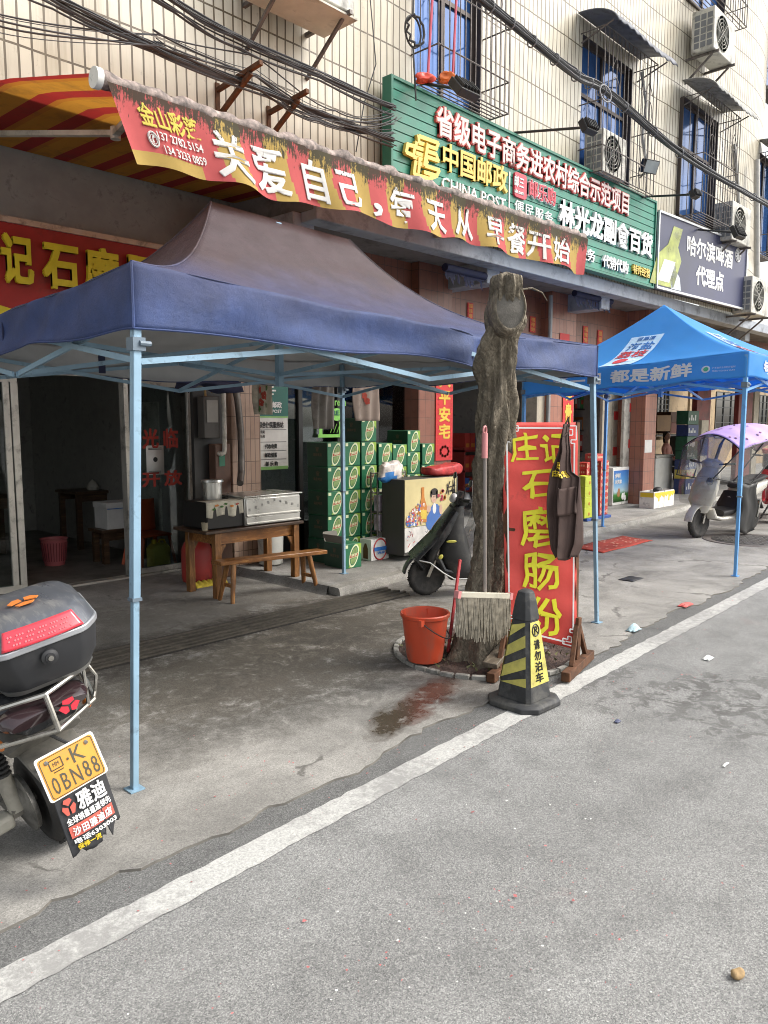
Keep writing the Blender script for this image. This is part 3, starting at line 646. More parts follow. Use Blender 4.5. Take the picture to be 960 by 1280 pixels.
# stepped gold postal emblem
f = xz(504, 545, 170, 222, SY, 520, 0); b = MB()
ey = [0.]
def strip(pts, wd=.05):
    for (u0, v0), (u1, v1) in zip(pts[:-1], pts[1:]):
        ey[0] += .0012; p, q = f(u0, v0)[0]+V((0, -.02-ey[0], 0)), f(u1, v1)[0]+V((0, -.02-ey[0], 0)); d = (q-p).normalized()*wd*.22; b.bar(p-d, q+d, wd, .04, up=V((0, 1, 0)))
strip([(.40, .98), (.98, 1.0), (.92, .84), (.38, .82), (.36, .98)], .042)
strip([(.30, .80), (.28, .68), (.90, .70), (.98, .56), (.30, .54)], .042)
strip([(.02, .66), (.24, .68), (.20, .42), (.62, .44), (.56, .36)], .042); strip([(.02, .66), (-.02, .46), (.2, .44)], .042)
strip([(.24, .30), (.98, .32), (.90, .16), (.52, .14)], .042); strip([(.24, .30), (.20, .0), (.66, .02), (.90, .16)], .042); strip([(.36, .42), (.33, .08)], .042); strip([(.6, .84), (.5, .30)], .042)
b.build('postal_emblem', GOLD, ps)
# beer agency sign, turned a little towards the road
A, Bp = PY(820, 362, 5.68), PY(929.5, 389.5, 5.5); A.z = PY(817, 358, 5.68).z; Bp.z = A.z+.0
e = V((Bp.x-A.x, Bp.y-A.y, 0)); hgt = PY(820, 262, 5.68).z-A.z; up = V((0, 0, hgt)); nn = e.cross(up).normalized()
NAVY = mat('navy_sign_face', (.04, .045, .095), .4, var=.35, scale=.6); FRM = mat('white_sign_trim', (.6, .62, .63), .4, .4)
bs = thing('beer_agency_sign', 'dark navy framed sign with a beer bottle and white characters right of the green sign', 'sign', A)
b = MB(); b.prism([A, A+e, A+e+up, A+up], -nn*.12); b.build('panel', NAVY, bs)
b = MB(); t = .035
for p, q in ((A, A+e), (A+up, A+e+up), (A, A+up), (A+e, A+e+up)): b.bar(p+nn*.005, q+nn*.005, t, t, up=nn)
b.build('sign_frame', FRM, bs)
def bpl(u0, u1, v0, v1): return plane(A+e*u0+up*v0, e*(u1-u0), up*(v1-v0), .004)
b = MB(); letters(b, '哈尔滨啤酒', bpl(.29, .82, .56, .84), .025); letters(b, '代理点', bpl(.40, .72, .18, .46), .028); b.build('sign_lettering', WHT, bs)
b = MB()
def bot(cu, cv, s, rot=0):
    pr = [(-.05, 0), (.05, 0), (.052, .42), (.022, .6), (.02, .88), (-.02, .88), (-.022, .6), (-.052, .42)]
    return [A+e*(cu+(x*s*2.4-(y*s)*rot))+up*(cv+y*s)+nn*.006 for x, y in pr]
b.add(bot(.05, .04, .95, -.17), [tuple(range(8))], 0); b.add(bot(.195, .03, .42, .12), [tuple(range(8))], 1)
p = bpl(.065, .14, .12, .42); b.add([A+e*u+up*v+nn*.009 for u, v in ((.0, .10), (.12, .10), (.175, .40), (.065, .40))], [(0, 1, 2, 3)], 2)
b.build('bottle_picture', [mat('bottle_green_yellow', (.30, .34, .07), .3, var=.5, scale=5), mat('pale_bottle', (.5, .55, .6), .3), mat('bottle_label_white', (.7, .7, .6), .4)], bs, flip=False)
b = MB()
for i in range(9):
    a = 2*pi*i/9; c = A+e*(.885+.03*cos(a))+up*(.80+.09*sin(a))+nn*.008; b.tube([c, A+e*.885+up*.8+nn*.008], .012, 4)
b.tube([A+e*(.885+.035*cos(a*pi/9))+up*(.80+.10*sin(a*pi/9))+nn*.008 for a in range(18)], .009, 4, closed=True); b.build('round_emblem', WHT, bs)
b = MB()
for q in (.15, .85): b.bar(A+e*q+up*.5-nn*.12, A+e*q+up*.5-nn*.12+V((0, .3, 0)), .04)
b.build('mount', RUST, bs)

# ------------------------------------------------------------------ striped retractable awning
AY = 4.3; tl, tr_ = PY(122, 98, AY), PY(730, 297, AY); WZ = 4.03
an = thing('striped_awning', 'weathered red and yellow striped shop awning with printed valance over the left shop', 'awning', (5, 5.2, 3.6))
def stripe_mat():
    m, t, b, N, L = nodes('red_yellow_striped_canvas'); tc = N('TexCoord'); sp = N('SeparateXYZ'); L(tc.outputs['Object'], sp.inputs[0])
    mu = N('Math'); mu.operation = 'MULTIPLY'; mu.inputs[1].default_value = 1/.36; L(sp.outputs[0], mu.inputs[0]); fr = N('Math'); fr.operation = 'FRACT'; L(mu.outputs[0], fr.inputs[0])
    gt = N('ValToRGB'); gt.color_ramp.interpolation = 'CONSTANT'; e = gt.color_ramp.elements; e[0].position = 0; e[0].color = (.42, .035, .03, 1); e[1].position = .5; e[1].color = (.60, .27, .035, 1)
    q = e.new(.36); q.color = (.55, .20, .03, 1); L(fr.outputs[0], gt.inputs[0])
    n = noise(N, L, tc.outputs['Object'], 4, 6, .7); c = mix(N, L, ramp(N, L, n.outputs[0], [(.5, 0), (.8, .6)]).outputs[0], gt.outputs[0], (.10, .05, .03)); L(c, b.inputs['Base Color']); b.inputs['Roughness'].default_value = .8
    tl_ = N('BsdfTranslucent'); L(c, tl_.inputs[0]); mx = N('MixShader'); mx.inputs[0].default_value = .3; L(b.outputs[0], mx.inputs[1]); L(tl_.outputs[0], mx.inputs[2]); L(mx.outputs[0], t.nodes['Material Output'].inputs[0])
    return m
b = MB(); b.grid(60, 12, lambda u, v: V((tl.x+(tr_.x-tl.x)*u, AY+(7.2-AY)*v, tl.z+.03+(tr_.z-tl.z)*u*max(0, 1-v*2)+((3.925-tl.z-.03)*min(1, v/.48)+.07*max(0, (v-.48)/.52))))); b.build('awning_cloth', stripe_mat(), an)
ROLL = mat('mildewed_awning_roll', (.46, .36, .32), .7, var=.6, scale=24, grime=.95, gcol=(.012, .012, .009), gscale=11, bump=.6, bscale=40)
b = MB(); n = 120; b.tube([tl.lerp(tr_, i/n)+V((0, .01*sin(i*.7), .007*sin(i*1.1))) for i in range(n+1)], [.045+.007*sin(i*1.7)+.005*sin(i*.63) for i in range(n+1)], 12); b.build('front_tube', ROLL, an)
b = MB(); b.cyl(tl+V((-.025, 0, 0)), tl+V((.012, 0, 0)), .058, n=20); b.build('end_cap', WHITE, an)
# valance: painted bands, mildew at the top
vl, vr = PY(168, 207, AY), PY(727, 343, AY)
def valm(name, c, lo=0):
    m, t, b, N, L = nodes(name); tc = N('TexCoord'); co = tc.outputs['Object']; sp = N('SeparateXYZ'); L(co, sp.inputs[0])
    a = noise(N, L, co, 7, 8, .72, .5); a2 = noise(N, L, co, 28, 5, .7); mp = N('Mapping'); mp.inputs['Scale'].default_value = (22, 1, 3.5); L(co, mp.inputs[0]); a3 = noise(N, L, mp.outputs[0], 3, 5, .7)
    mr = N('MapRange'); mr.inputs[1].default_value = -.42; mr.inputs[2].default_value = .02; L(sp.outputs[2], mr.inputs[0])
    s = mix(N, L, .42, mix(N, L, .5, a.outputs[0], a2.outputs[0]), mr.outputs[0]); s = mix(N, L, .3, s, a3.outputs[0])
    base = mix(N, L, ramp(N, L, a.outputs[0], [(.3, 0), (.7, 1)]).outputs[0], tuple(x*.85 for x in c), c)
    c2 = mix(N, L, ramp(N, L, s, [(.54+lo, 0), (.575+lo, .95)]).outputs[0], base, (.035, .032, .018)); L(c2, b.inputs['Base Color']); b.inputs['Roughness'].default_value = .85
    tl_ = N('BsdfTranslucent'); L(c2, tl_.inputs[0]); mx = N('MixShader'); mx.inputs[0].default_value = .2; L(b.outputs[0], mx.inputs[1]); L(tl_.outputs[0], mx.inputs[2]); L(mx.outputs[0], t.nodes['Material Output'].inputs[0])
    return m
VM = [valm('faded_red_canvas', (.54, .10, .10)), valm('faded_yellow_canvas', (.47, .32, .085)), valm('white_canvas_letter', (.80, .78, .74), .05), valm('yellow_canvas_letter', (.74, .62, .12), .07)]
L_ = tr_.x-tl.x
def vf(u, v, off=0):          # v 0 top .. 1 hem
    tx, bx = tl.x+.03+(tr_.x-tl.x-.03)*u, vl.x+(vr.x-vl.x)*u
    top, bot = tl.z+(tr_.z-tl.z)*u-.02, vl.z+(vr.z-vl.z)*u + .014*sin(u*23) + .02*sin(pi*u) + .012*sin(u*57)
    y = AY-.05-off + v*(.03*sin(u*34)+.02*sin(u*71+1)) 
    return V((tx+(bx-tx)*v, y, top+(bot-top)*v))
bands = [(0, .165, 0), (.165, .18, 0)]
def band(u, v):
    if u < .092: return 1 if v > .83 else 0
    k = ((u-.092)*L_/.20)
    return 0 if int(k + .25*sin(v*3)) % 2 == 0 else 1
b = MB(); b.grid(330, 16, vf, mf=band); va = b.build('valance', VM[:2], an, loc=None, flip=False)
# object origin high on the valance so the mildew follows its height
def reorigin(o, z):
    for v in o.data.vertices: v.co.z -= z - MAT[o.parent.name].translation.z
    o.location.z = z - MAT[o.parent.name].translation.z
reorigin(va, 3.56)
def vmap(u0, u1, v0, v1): return lambda u, v: (vf(u0+(u1-u0)*u, v1+(v0-v1)*v, .006), V((0, -1, 0)))
b = MB()
ux = lambda px, py: (PY(px, py, AY).x-tl.x)/L_
CH = [('关', 240, 286), ('爱', 294, 340), ('自', 362, 389), ('己', 404, 434), ('，', 450, 462), ('每', 476, 507), ('天', 520, 546), ('从', 558, 584), ('早', 598, 620), ('餐', 626, 650), ('开', 655, 680), ('始', 684, 706)]
for c, a0, a1 in CH:
    yy = 190+(a0-240)*.28; letters(b, c, vmap(ux(a0, yy), ux(a1, yy), .22, .93), .018 if c != '，' else .014)
w_ = b.build('slogan_lettering', VM[2], an, flip=False); reorigin(w_, 3.5)
b = MB(); letters(b, '金山彩蓬', vmap(ux(152, 150), ux(229, 172), .15, .46), .025); w_ = b.build('maker_lettering', VM[3], an, flip=False); reorigin(w_, 3.5)
b = MB(); letters(b, '137 2782 5154', vmap(ux(168, 170), ux(228, 185), .50, .615), .02, em=False); letters(b, '134 3233 0859', vmap(ux(172, 180), ux(228, 195), .68, .795), .02, em=False)
cc = [vmap(ux(155, 165), ux(167, 170), .53, .73)(.5+.5*cos(a*pi/8), .5+.5*sin(a*pi/8))[0] for a in range(16)]; b.tube(cc, .006, 4, closed=True); letters(b, '✆', vmap(ux(157, 165), ux(165, 170), .56, .70), .01, em=False)
w_ = b.build('phone_lettering', VM[2], an, flip=False); reorigin(w_, 3.5)
# white folding arms and gear under the cloth
for (X0, e1) in ((tl.x+.25, 1), (tr_.x-.4, -1)):
    b = MB(); el = V((X0+e1*.35, 5.25, 3.62)); b.bar((X0-.1*e1, 7.2, 3.98), el, .05, .035); b.bar(el, (X0+.05*e1, AY+.05, tl.z-.05), .05, .035); b.cyl(el-V((0, 0, .04)), el+V((0, 0, .04)), .035); b.build('folding_arm', OFFW, an)
# ================================================================== TENTS
def cloth(name, c, k=.35):
    m = mat(name, c, .5, var=.08, scale=3); t = m.node_tree; b = t.nodes['Principled BSDF']; tl_ = t.nodes.new('ShaderNodeBsdfTranslucent'); tl_.inputs[0].default_value = (*c, 1); mx = t.nodes.new('ShaderNodeMixShader'); mx.inputs[0].default_value = k
    t.links.new(b.outputs[0], mx.inputs[1]); t.links.new(tl_.outputs[0], mx.inputs[2]); t.links.new(mx.outputs[0], t.nodes['Material Output'].inputs[0]); return m
def navy_painted_shade():
    m, t, b, N, L = nodes('navy_cloth_painted_shade'); tc = N('TexCoord'); co = tc.outputs['Object']; sp = N('SeparateXYZ'); L(co, sp.inputs[0])
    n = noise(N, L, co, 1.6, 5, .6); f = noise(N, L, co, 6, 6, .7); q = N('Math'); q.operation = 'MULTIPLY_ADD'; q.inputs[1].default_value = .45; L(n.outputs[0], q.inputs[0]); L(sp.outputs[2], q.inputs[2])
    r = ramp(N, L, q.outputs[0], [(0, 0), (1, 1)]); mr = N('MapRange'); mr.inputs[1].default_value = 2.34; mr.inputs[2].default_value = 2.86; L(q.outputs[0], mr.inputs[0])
    c = mix(N, L, mr.outputs[0], (.034, .058, .160), (.056, .040, .046)); c = mix(N, L, 1, c, ramp(N, L, f.outputs[0], [(.3, .72), (.7, 1.22)]).outputs[0], 'MULTIPLY')  # brown of the awning's shade and reflection painted into the upper roof, navy below
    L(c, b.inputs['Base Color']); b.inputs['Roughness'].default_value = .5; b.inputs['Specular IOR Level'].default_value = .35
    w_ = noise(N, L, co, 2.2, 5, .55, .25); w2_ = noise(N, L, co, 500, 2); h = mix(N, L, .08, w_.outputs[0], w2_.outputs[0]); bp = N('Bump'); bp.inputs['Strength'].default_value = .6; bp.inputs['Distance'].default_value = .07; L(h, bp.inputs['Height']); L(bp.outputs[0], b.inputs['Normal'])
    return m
NAVYF = navy_painted_shade() if True else mat('navy_tent_cloth', (.036, .058, .20), .5, var=.1, scale=3, bump=.15, bscale=500, spec=.4)
SILV = mat('grey_coated_lining', (.40, .41, .42), .6, var=.1)
POLEB = mat('pale_blue_pole_paint', (.23, .36, .47), .4, .1, grime=.12, gscale=12)
JOINT = mat('grey_plastic_joint', (.12, .16, .2), .5)
BLUEF = cloth('bright_blue_tent_cloth', (.085, .43, .90), .5)
BLUEL = cloth('blue_lining', (.08, .34, .78), .5)
WPRINT = cloth('white_tent_print', (.88, .90, .92), .5)
def cloth_rand(u, v, s): return sin(u*11+s)*.5+sin(u*23+v*9+s*2)*.3+sin(v*14+u*5+s*3)*.3
class Tent:
    """four corner posts (x, y, foot z), eave height, valance depth and peak"""
    def __init__(t, C, ze, zt, peak, pw=1.5, sag=.03, wr=.012, ridge=None, k1=.28, feet=None): t.k1 = k1; t.R = ridge or (V(peak), V(peak)); t.feet = feet; t.push = .13 if feet else 0; t.C = [V((c[0], c[1], 0)) for c in C]; t.zf = [c[2] for c in C]; t.ze, t.zt, t.peak, t.pw, t.sag, t.wr = ze, zt, V(peak), pw, sag, wr; t.top = [zt]*4; t.bot = [ze]*4
    def pk(t, k, s): a, b = t.R; return a.lerp(b, s) if k == 0 else b if k == 1 else b.lerp(a, s) if k == 2 else a
    def edge(t, k, s): a, b = t.C[k], t.C[(k+1) % 4]; return a.lerp(b, s)
    def roof(t, k, s, h):      # side k, s along the eave, h 0 eave .. 1 peak
        a, b = t.C[k], t.C[(k+1) % 4]; zt = t.top[k]+(t.top[(k+1) % 4]-t.top[k])*s - t.sag*sin(pi*s)*(1-h)
        e = t.edge(k, s); P = t.pk(k, s); p = e.lerp(V((P.x, P.y, 0)), h); p.y += t.push*math.exp(-((s-.665)/.055)**2)*(1-h)**3*(k == 0); prof = h**t.pw
        z = zt+(P.z-zt)*(t.k1*h+(1-t.k1)*prof) - .03*sin(pi*s)*sin(pi*min(1, h*1.3))
        return V((p.x, p.y, z + t.wr*cloth_rand(s*1.6, h*2, k)*(1-h)*sin(pi*s)))
    def val(t, k, s, v):       # v 0 top .. 1 hem
        a, b = t.C[k], t.C[(k+1) % 4]; out = V((b.y-a.y, -(b.x-a.x), 0)).normalized(); top = t.roof(k, s, 0); e = sin(pi*s)**.5
        zb = t.bot[k]+(t.bot[(k+1) % 4]-t.bot[k])*s; q = t.wr/.012
        p = top.copy(); p.z = top.z+(zb+.015*sin(s*17+k)*e-top.z)*v
        return p + out*((.016*sin(s*7+k*2+v*2.2)*v + .010*sin(s*17+k-v*5+2*sin(s*5))*v + .007*sin(s*23+v*6+3*sin(s*9)))*e*q + .02*v*e)
    def canopy(t, m, par, solid=.004):
        b = MB()
        for k in range(4): b.grid(44, 22, lambda u, v: t.roof(k, u, 1-v)); b.grid(70, 12, lambda u, v: t.val(k, u, 1-v))
        return b.build('canopy', m, par, solid=solid, soff=1, angle=130)
    def normal(t, k, s, h, f):
        d = .01; a, b, c = f(k, s, h), f(k, min(1, s+d), h), f(k, s, min(1, h+d)); n = (b-a).cross(c-a).normalized(); o = a-V((t.peak.x, t.peak.y, 1.5)); return n if n.dot(o) > 0 else -n
    def frame(t, par, pm, jm, w=.036):
        for k in range(4):
            c, zf = t.C[k], t.zf[k]; zt = t.top[k]-.03; ci = c.lerp(V((t.peak.x, t.peak.y, 0)), .018); F = V((t.feet[k][0], t.feet[k][1], 0)) if t.feet else ci; leg = F; at = lambda z: F.lerp(ci, (z-zf)/(zt-zf))
            b = MB(); h3 = lambda z: V((at(z).x, at(z).y, z)); b.bar(h3(zf+.85), h3(zt), w, up=V((0, 1, 0))); b.bar(h3(zf+.013), h3(zf+.85), w*.8, up=V((0, 1, 0)))
            o = b.build('pole', pm, par, bevel=.003)
            b = MB(); b.box(leg.x-.034, leg.x+.034, leg.y-.034, leg.y+.034, zf+.013, zf+.019); b.build('foot_plate', pm, o)
            b = MB(); l1 = at(zf+.85); l2 = at(t.ze); b.box(l1.x-w*.62, l1.x+w*.62, l1.y-w*.62, l1.y+w*.62, zf+.845, zf+.86); b.box(l2.x-w*.8, l2.x+w*.8, l2.y-w*.8, l2.y+w*.8, t.ze-.06, t.ze-.005); b.cyl((l2.x, l2.y-.03, t.ze-.03), (l2.x+.05, l2.y-.03, t.ze-.03), .012, n=8); b.build('slider', jm, o)
        zt, zb = t.ze+.12, t.ze-.10
        ctr = V((t.peak.x, t.peak.y, 0)); mids = []
        for k in range(4):
            p, q = t.C[k].lerp(ctr, .03), t.C[(k+1) % 4].lerp(ctr, .03); m = p.lerp(q, .5); mids.append(m); b = MB(); z1 = lambda u: V((u.x, u.y, zt)); z0 = lambda u: V((u.x, u.y, zb))
            for (a0, a1) in ((p, m), (m, q)):
                off = (q-p).normalized().cross(V((0, 0, 1)))*.012
                b.bar(z1(a0)+off, z0(a1)+off, .014, .026); b.bar(z0(a0)-off, z1(a1)-off, .014, .026)
            b.build('truss', pm, par)
        b = MB()
        for m in mids:
            off = (m-ctr).normalized().cross(V((0, 0, 1)))*.012; b.bar(V((m.x, m.y, zt))+off, V((ctr.x, ctr.y, zb+.08))+off, .014, .026); b.bar(V((m.x, m.y, zb))-off, V((ctr.x, ctr.y, zt+.1))-off, .014, .026)
        b.build('roof_truss', pm, par)
        b = MB(); b.box(ctr.x-.022, ctr.x+.022, ctr.y-.022, ctr.y+.022, zb, t.peak.z-.02); b.build('centre_post', pm, par)
        b = MB()
        for k in range(4): 
            b.tube([t.roof(k, 0, h/10)-V((0, 0, .05)) for h in range(1, 10)], .010, 6)
        b.build('rafter', pm, par)
fl, fr_, br_ = G(168, 990), G(746, 780), G(430, 717, SZ)
nt_ = thing('canopy_tent', 'dark navy pop-up tent on thin pale blue poles in front of the rice roll shop', 'tent', (fl.x+2, fl.y+1.3, 0))
RY = 4.36; R0, R1 = PY(264, 252, RY), PY(436, 299, RY); ft1, ft2 = PY(167, 413, fl.y), PY(746, 470, fr_.y)
T1 = Tent([(ft1.x, ft1.y, 0), (ft2.x, ft2.y, 0), (br_.x, br_.y, SZ-.012), (fl.x, br_.y, 0)], 1.965, 2.215, (3.5, RY, (R0.z+R1.z)/2), 3.2, .05, .014, (R0, R1), .35, [(fl.x, fl.y), (fr_.x, fr_.y), (br_.x, br_.y), (fl.x-.03, br_.y)])
T1.top = [2.265, 2.19, 2.21, 2.19]; T1.bot = [1.995, 1.96, 1.96, 1.95]
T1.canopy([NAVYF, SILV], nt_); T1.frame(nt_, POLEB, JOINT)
for k in range(4):
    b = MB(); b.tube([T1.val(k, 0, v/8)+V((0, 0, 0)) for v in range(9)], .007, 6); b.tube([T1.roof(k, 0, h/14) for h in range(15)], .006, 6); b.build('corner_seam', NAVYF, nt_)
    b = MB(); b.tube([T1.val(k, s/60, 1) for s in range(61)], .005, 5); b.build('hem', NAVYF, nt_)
STRAP = mat('navy_strap', (.012, .016, .05), .8)
b = MB()
for q in (PY(127, 440, 4.6), PY(8, 408, 4.3)): b.box(q.x-.022, q.x+.022, q.y, q.y+.004, q.z-.13, q.z+.02); b.box(q.x+.03, q.x+.05, q.y, q.y+.004, q.z-.02, q.z+.04)
b.build('hanging_strap', STRAP, nt_)
# blue advertising tent
A_, D_ = G(937, 724), G(764, 662, SZ); C4 = [(8.27, 5.48, SZ-.012), (A_.x-.02, A_.y+.12, 0), (10.95, 2.80, 0), (D_.x+.25, D_.y+.28, SZ-.012)]
bt = thing('promotional_tent', 'bright blue promotional pop-up tent with white slogan on its valance further along the street', 'tent', (9.6, 4.2, 0))
pk = PY(830, 381, 4.15)
T2 = Tent(C4, 2.03, 2.31, pk, 1.55, .02, .006); T2.bot = [1.95, 2.075, 2.1, 2.03]; T2.top = [2.22, 2.335, 2.35, 2.3]
T2.canopy([BLUEF, BLUEL], bt); T2.frame(bt, mat('sky_blue_pole_paint', (.12, .33, .66), .4, grime=.1), JOINT, .04)
def vmap2(k, s0, s1, v0, v1): return lambda u, v: ((lambda s, h: (T2.val(k, s, h)+T2.normal(k, s, h, T2.val)*.006, T2.normal(k, s, h, T2.val)))(s0+(s1-s0)*u, v1+(v0-v1)*v))
def rmap2(k, s0, s1, h0, h1): return lambda u, v: ((lambda s, h: (T2.roof(k, s, h)+T2.normal(k, s, h, T2.roof)*.008, T2.normal(k, s, h, T2.roof)))(s0+(s1-s0)*u, h0+(h1-h0)*v))
b = MB()
for k in range(4): letters(b, '每一日', vmap2(k, .17, .40, .22, .80), .03, space=1.25); letters(b, '都是新鲜', vmap2(k, .445, .79, .20, .80), .03)
for k in (0, 1):
    for r in (0, 1): letters(b, ('广东省农业农村厅监制', 'FRESH EVERY DAY')[r], vmap2(k, .87, .955, .50+.13*r, .58+.13*r), .0, em=True)
b.build('slogan_lettering', WPRINT, bt, flip=False)
PAN = mat('pale_blue_print', (.42, .62, .85), .5); GRN = mat('green_badge', (.05, .35, .22), .5); BLT = mat('deep_blue_letter', (.03, .16, .5), .5); RDT = mat('red_tent_print', (.55, .04, .06), .5)
lab = lambda k, l=0: (lambda u, v: (lambda s, h: (T2.roof(k, s, h)+T2.normal(k, s, h, T2.roof)*(.008+l), T2.normal(k, s, h, T2.roof)))(.45+.05*v+(u-.5)*.15/(1-(.04+.56*v)), .04+.56*v))
b = MB()
for k in (0, 1, 2):
    f = lab(k); b.grid(14, 14, lambda u, v: f(u, v)[0])
pn_ = b.build('label_print', PAN, bt, flip=False)
b = MB()
for k in (0, 1, 2):
    g = lambda u0, u1, v0, v1, k=k: (lambda u, v: lab(k, .004)(u0+(u1-u0)*u, v0+(v1-v0)*v))
    letters(b, '海盐', g(.12, .92, .62, .84), .014, mi=0); letters(b, '荔枝', g(.06, .94, .38, .60), .016, mi=1); letters(b, '百果清', g(.25, .8, .88, .97), .01, mi=0)
    f = g(.2, .62, .12, .34); b.add([f(.5+.5*cos(a*pi/10), .5+.5*sin(a*pi/10))[0] for a in range(20)], [tuple(range(20))], 1)
    f = g(.55, .84, .18, .30); b.add([f(.5+.5*cos(a*pi/10), .5+.5*sin(a*pi/10))[0] for a in range(20)], [tuple(range(20))], 2)
b.build('label_lettering', [BLT, RDT, WPRINT], bt, flip=False)
b = MB()
for k in (0, 1):
    f = vmap2(k, .828, .862, .42, .72); b.add([f(.5+.5*cos(a*pi/10), .5+.5*sin(a*pi/10))[0] for a in range(20)], [tuple(range(20))], 0)
    f = vmap2(k, .835, .855, .48, .66); b.add([f(.5+.5*cos(a*pi/10), .5+.5*sin(a*pi/10))[0]+V((-.003, -.003, 0)) for a in range(20)], [tuple(range(20))], 1)
b.build('round_badge', [WPRINT, GRN], bt, flip=False)

# ================================================================== TREE, PIT, SIGN BOARD, CONE
BARK = bark_mat()
tc_ = G(598, 826); TT = PY(632, 346, 2.62); tree = thing('lopped_tree', 'stout lopped tree trunk with a round cut scar near its top', 'tree', tc_)
def trunk_pt(z): 
    t = min(1, z/TT.z); Y = tc_.y+(TT.y-tc_.y)*t*t; px = 598+11*min(1, t/.16)+7*max(0, min(1, (t-.16)/.31))+9*max(0, min(1, (t-.47)/.31))+7*max(0, (t-.78)/.22); return V((XY(px, Y, 826-480*t)+.008*sin(z*3), Y, z))
b = MB(); nr, na = 110, 64; vs = []
for i in range(nr+1):
    z = TT.z*i/nr; c = trunk_pt(z); r = .099+.115*math.exp(-z*2.6)+.012*sin(z*5)+(.022*math.exp(-((z-2.22)/.15)**2))-.012*min(1, z/2.6)
    if i == nr: r *= .93
    for k in range(na):
        a = 2*pi*k/na; q = V((cos(a)*2.2, sin(a)*2.2, z*1.6))
        nz = .5*sin(a*23+z*37+sin(z*9)*3)*.008+(sin(q.x*3+sin(q.z*2.1)*2)*sin(q.y*3.3+q.z*.7))*.018 + .012*sin(a*9+sin(z*6)*1.5) + .009*sin(a*17+z*13) + .007*sin(a*5-z*21) + .05*math.exp(-z*4)*sin(a*5+1)
        rr = r*(1+.0)+nz
        for (ak, zk, sz, hh) in ((2.9, 2.06, .14, .07), (5.7, 2.22, .12, .05), (.3, 2.12, .12, .04), (4.2, 2.36, .1, .03), (2.6, 1.95, .15, .06), (4.6, .9, .1, .03), (3.6, 1.6, .1, .035)):
            d = ((a-ak+pi) % (2*pi)-pi)*.18; rr += hh*math.exp(-(d*d+(z-zk)**2)/(sz*sz*.35))
        vs.append(c+V((cos(a), sin(a), 0))*rr)
b.add(vs, [(i*na+k, i*na+(k+1) % na, (i+1)*na+(k+1) % na, (i+1)*na+k) for i in range(nr) for k in range(na)])
top = trunk_pt(TT.z); b.add([vs[nr*na+k] for k in range(na)] + [top+V((0, 0, .03))], [(k, (k+1) % na, na) for k in range(na)])
b.build('trunk', BARK, tree, angle=180)
CUT = mat('weathered_cut_wood', (.13, .12, .105), .9, var=.35, scale=10, bump=.6, bscale=60, grime=.4, gscale=8)
sc_ = V((-.60, -.79, .08)).normalized(); c0 = trunk_pt(2.26)+sc_*.118; M_ = sc_.to_track_quat('Z', 'Y').to_matrix().to_4x4(); M_.translation = c0
b = MB(); b.lathe([(.175, -.11), (.168, -.03), (.155, .0), (.142, .012), (.132, -.004)], n=40, T=M_ @ Matrix.Diagonal((.62, .92, 1, 1)))
b.build('scar_rim', BARK, tree, angle=120)
b = MB(); b.lathe([(0, .008), (.06, .004), (.134, -.002), (.134, -.05)], n=40, T=M_ @ Matrix.Diagonal((.62, .92, 1, 1))); b.build('cut_face', CUT, tree)
b = MB(); b.tube([PY(650, 362, 2.6), PY(665, 360, 2.58), PY(678, 366, 2.56), PY(684, 376, 2.55)], [.006, .005, .004, .002], 5); b.build('twig', BARK, tree)
# tree pit ring
PITW = mat('white_chipped_edge', (.33, .32, .29), .8, grime=.5, gscale=14)
pc = V((4.30, 3.12, 0)); pit = thing('tree_pit', 'round tree pit with dirt floor and chipped whitewashed brick rim', 'tree pit', pc)
b = MB()
for i in range(38):
    a0, a1 = 2*pi*i/38+.012, 2*pi*(i+1)/38-.012; r0, r1 = .605, .64; h = .034+.008*rnd.random()
    vs = [pc+V((r*cos(a), r*sin(a), z)) for z in (0.008, h) for r, a in ((r0, a0), (r1, a0), (r1, a1), (r0, a1))]; b.add(vs, [(3, 2, 1, 0), (4, 5, 6, 7), (0, 1, 5, 4), (1, 2, 6, 5), (2, 3, 7, 6), (3, 0, 4, 7)])
b.build('rim', PITW, pit, bevel=.004)
DIRT = mat('red_brown_dirt', (.085, .055, .045), .95, var=.5, scale=20, bump=1, bscale=50, grime=.3)
b = MB(); b.grid(64, 12, lambda u, v: pc+V((.602*v*cos(u*2*pi), .602*v*sin(u*2*pi), .026+.02*sin(u*40)*v*(1-v)*2+.012*sin(v*19+u*31)))); b.build('dirt', DIRT, pit)
b = MB()
for i in range(260):
    a, r = rnd.random()*2*pi, .2+.38*rnd.random(); c = pc+V((r*cos(a), r*sin(a), .045)); q = V((rnd.uniform(-1, 1), rnd.uniform(-1, 1), rnd.uniform(.2, 1.2)))*.035; s = q.orthogonal().normalized()*.009
    b.add([c-s, c+s, c+q], [(0, 1, 2)])
tag(b.build('weeds', mat('dry_weed', (.10, .10, .04), .8, var=.6, scale=30), flip=False), None, None, None, 'stuff')
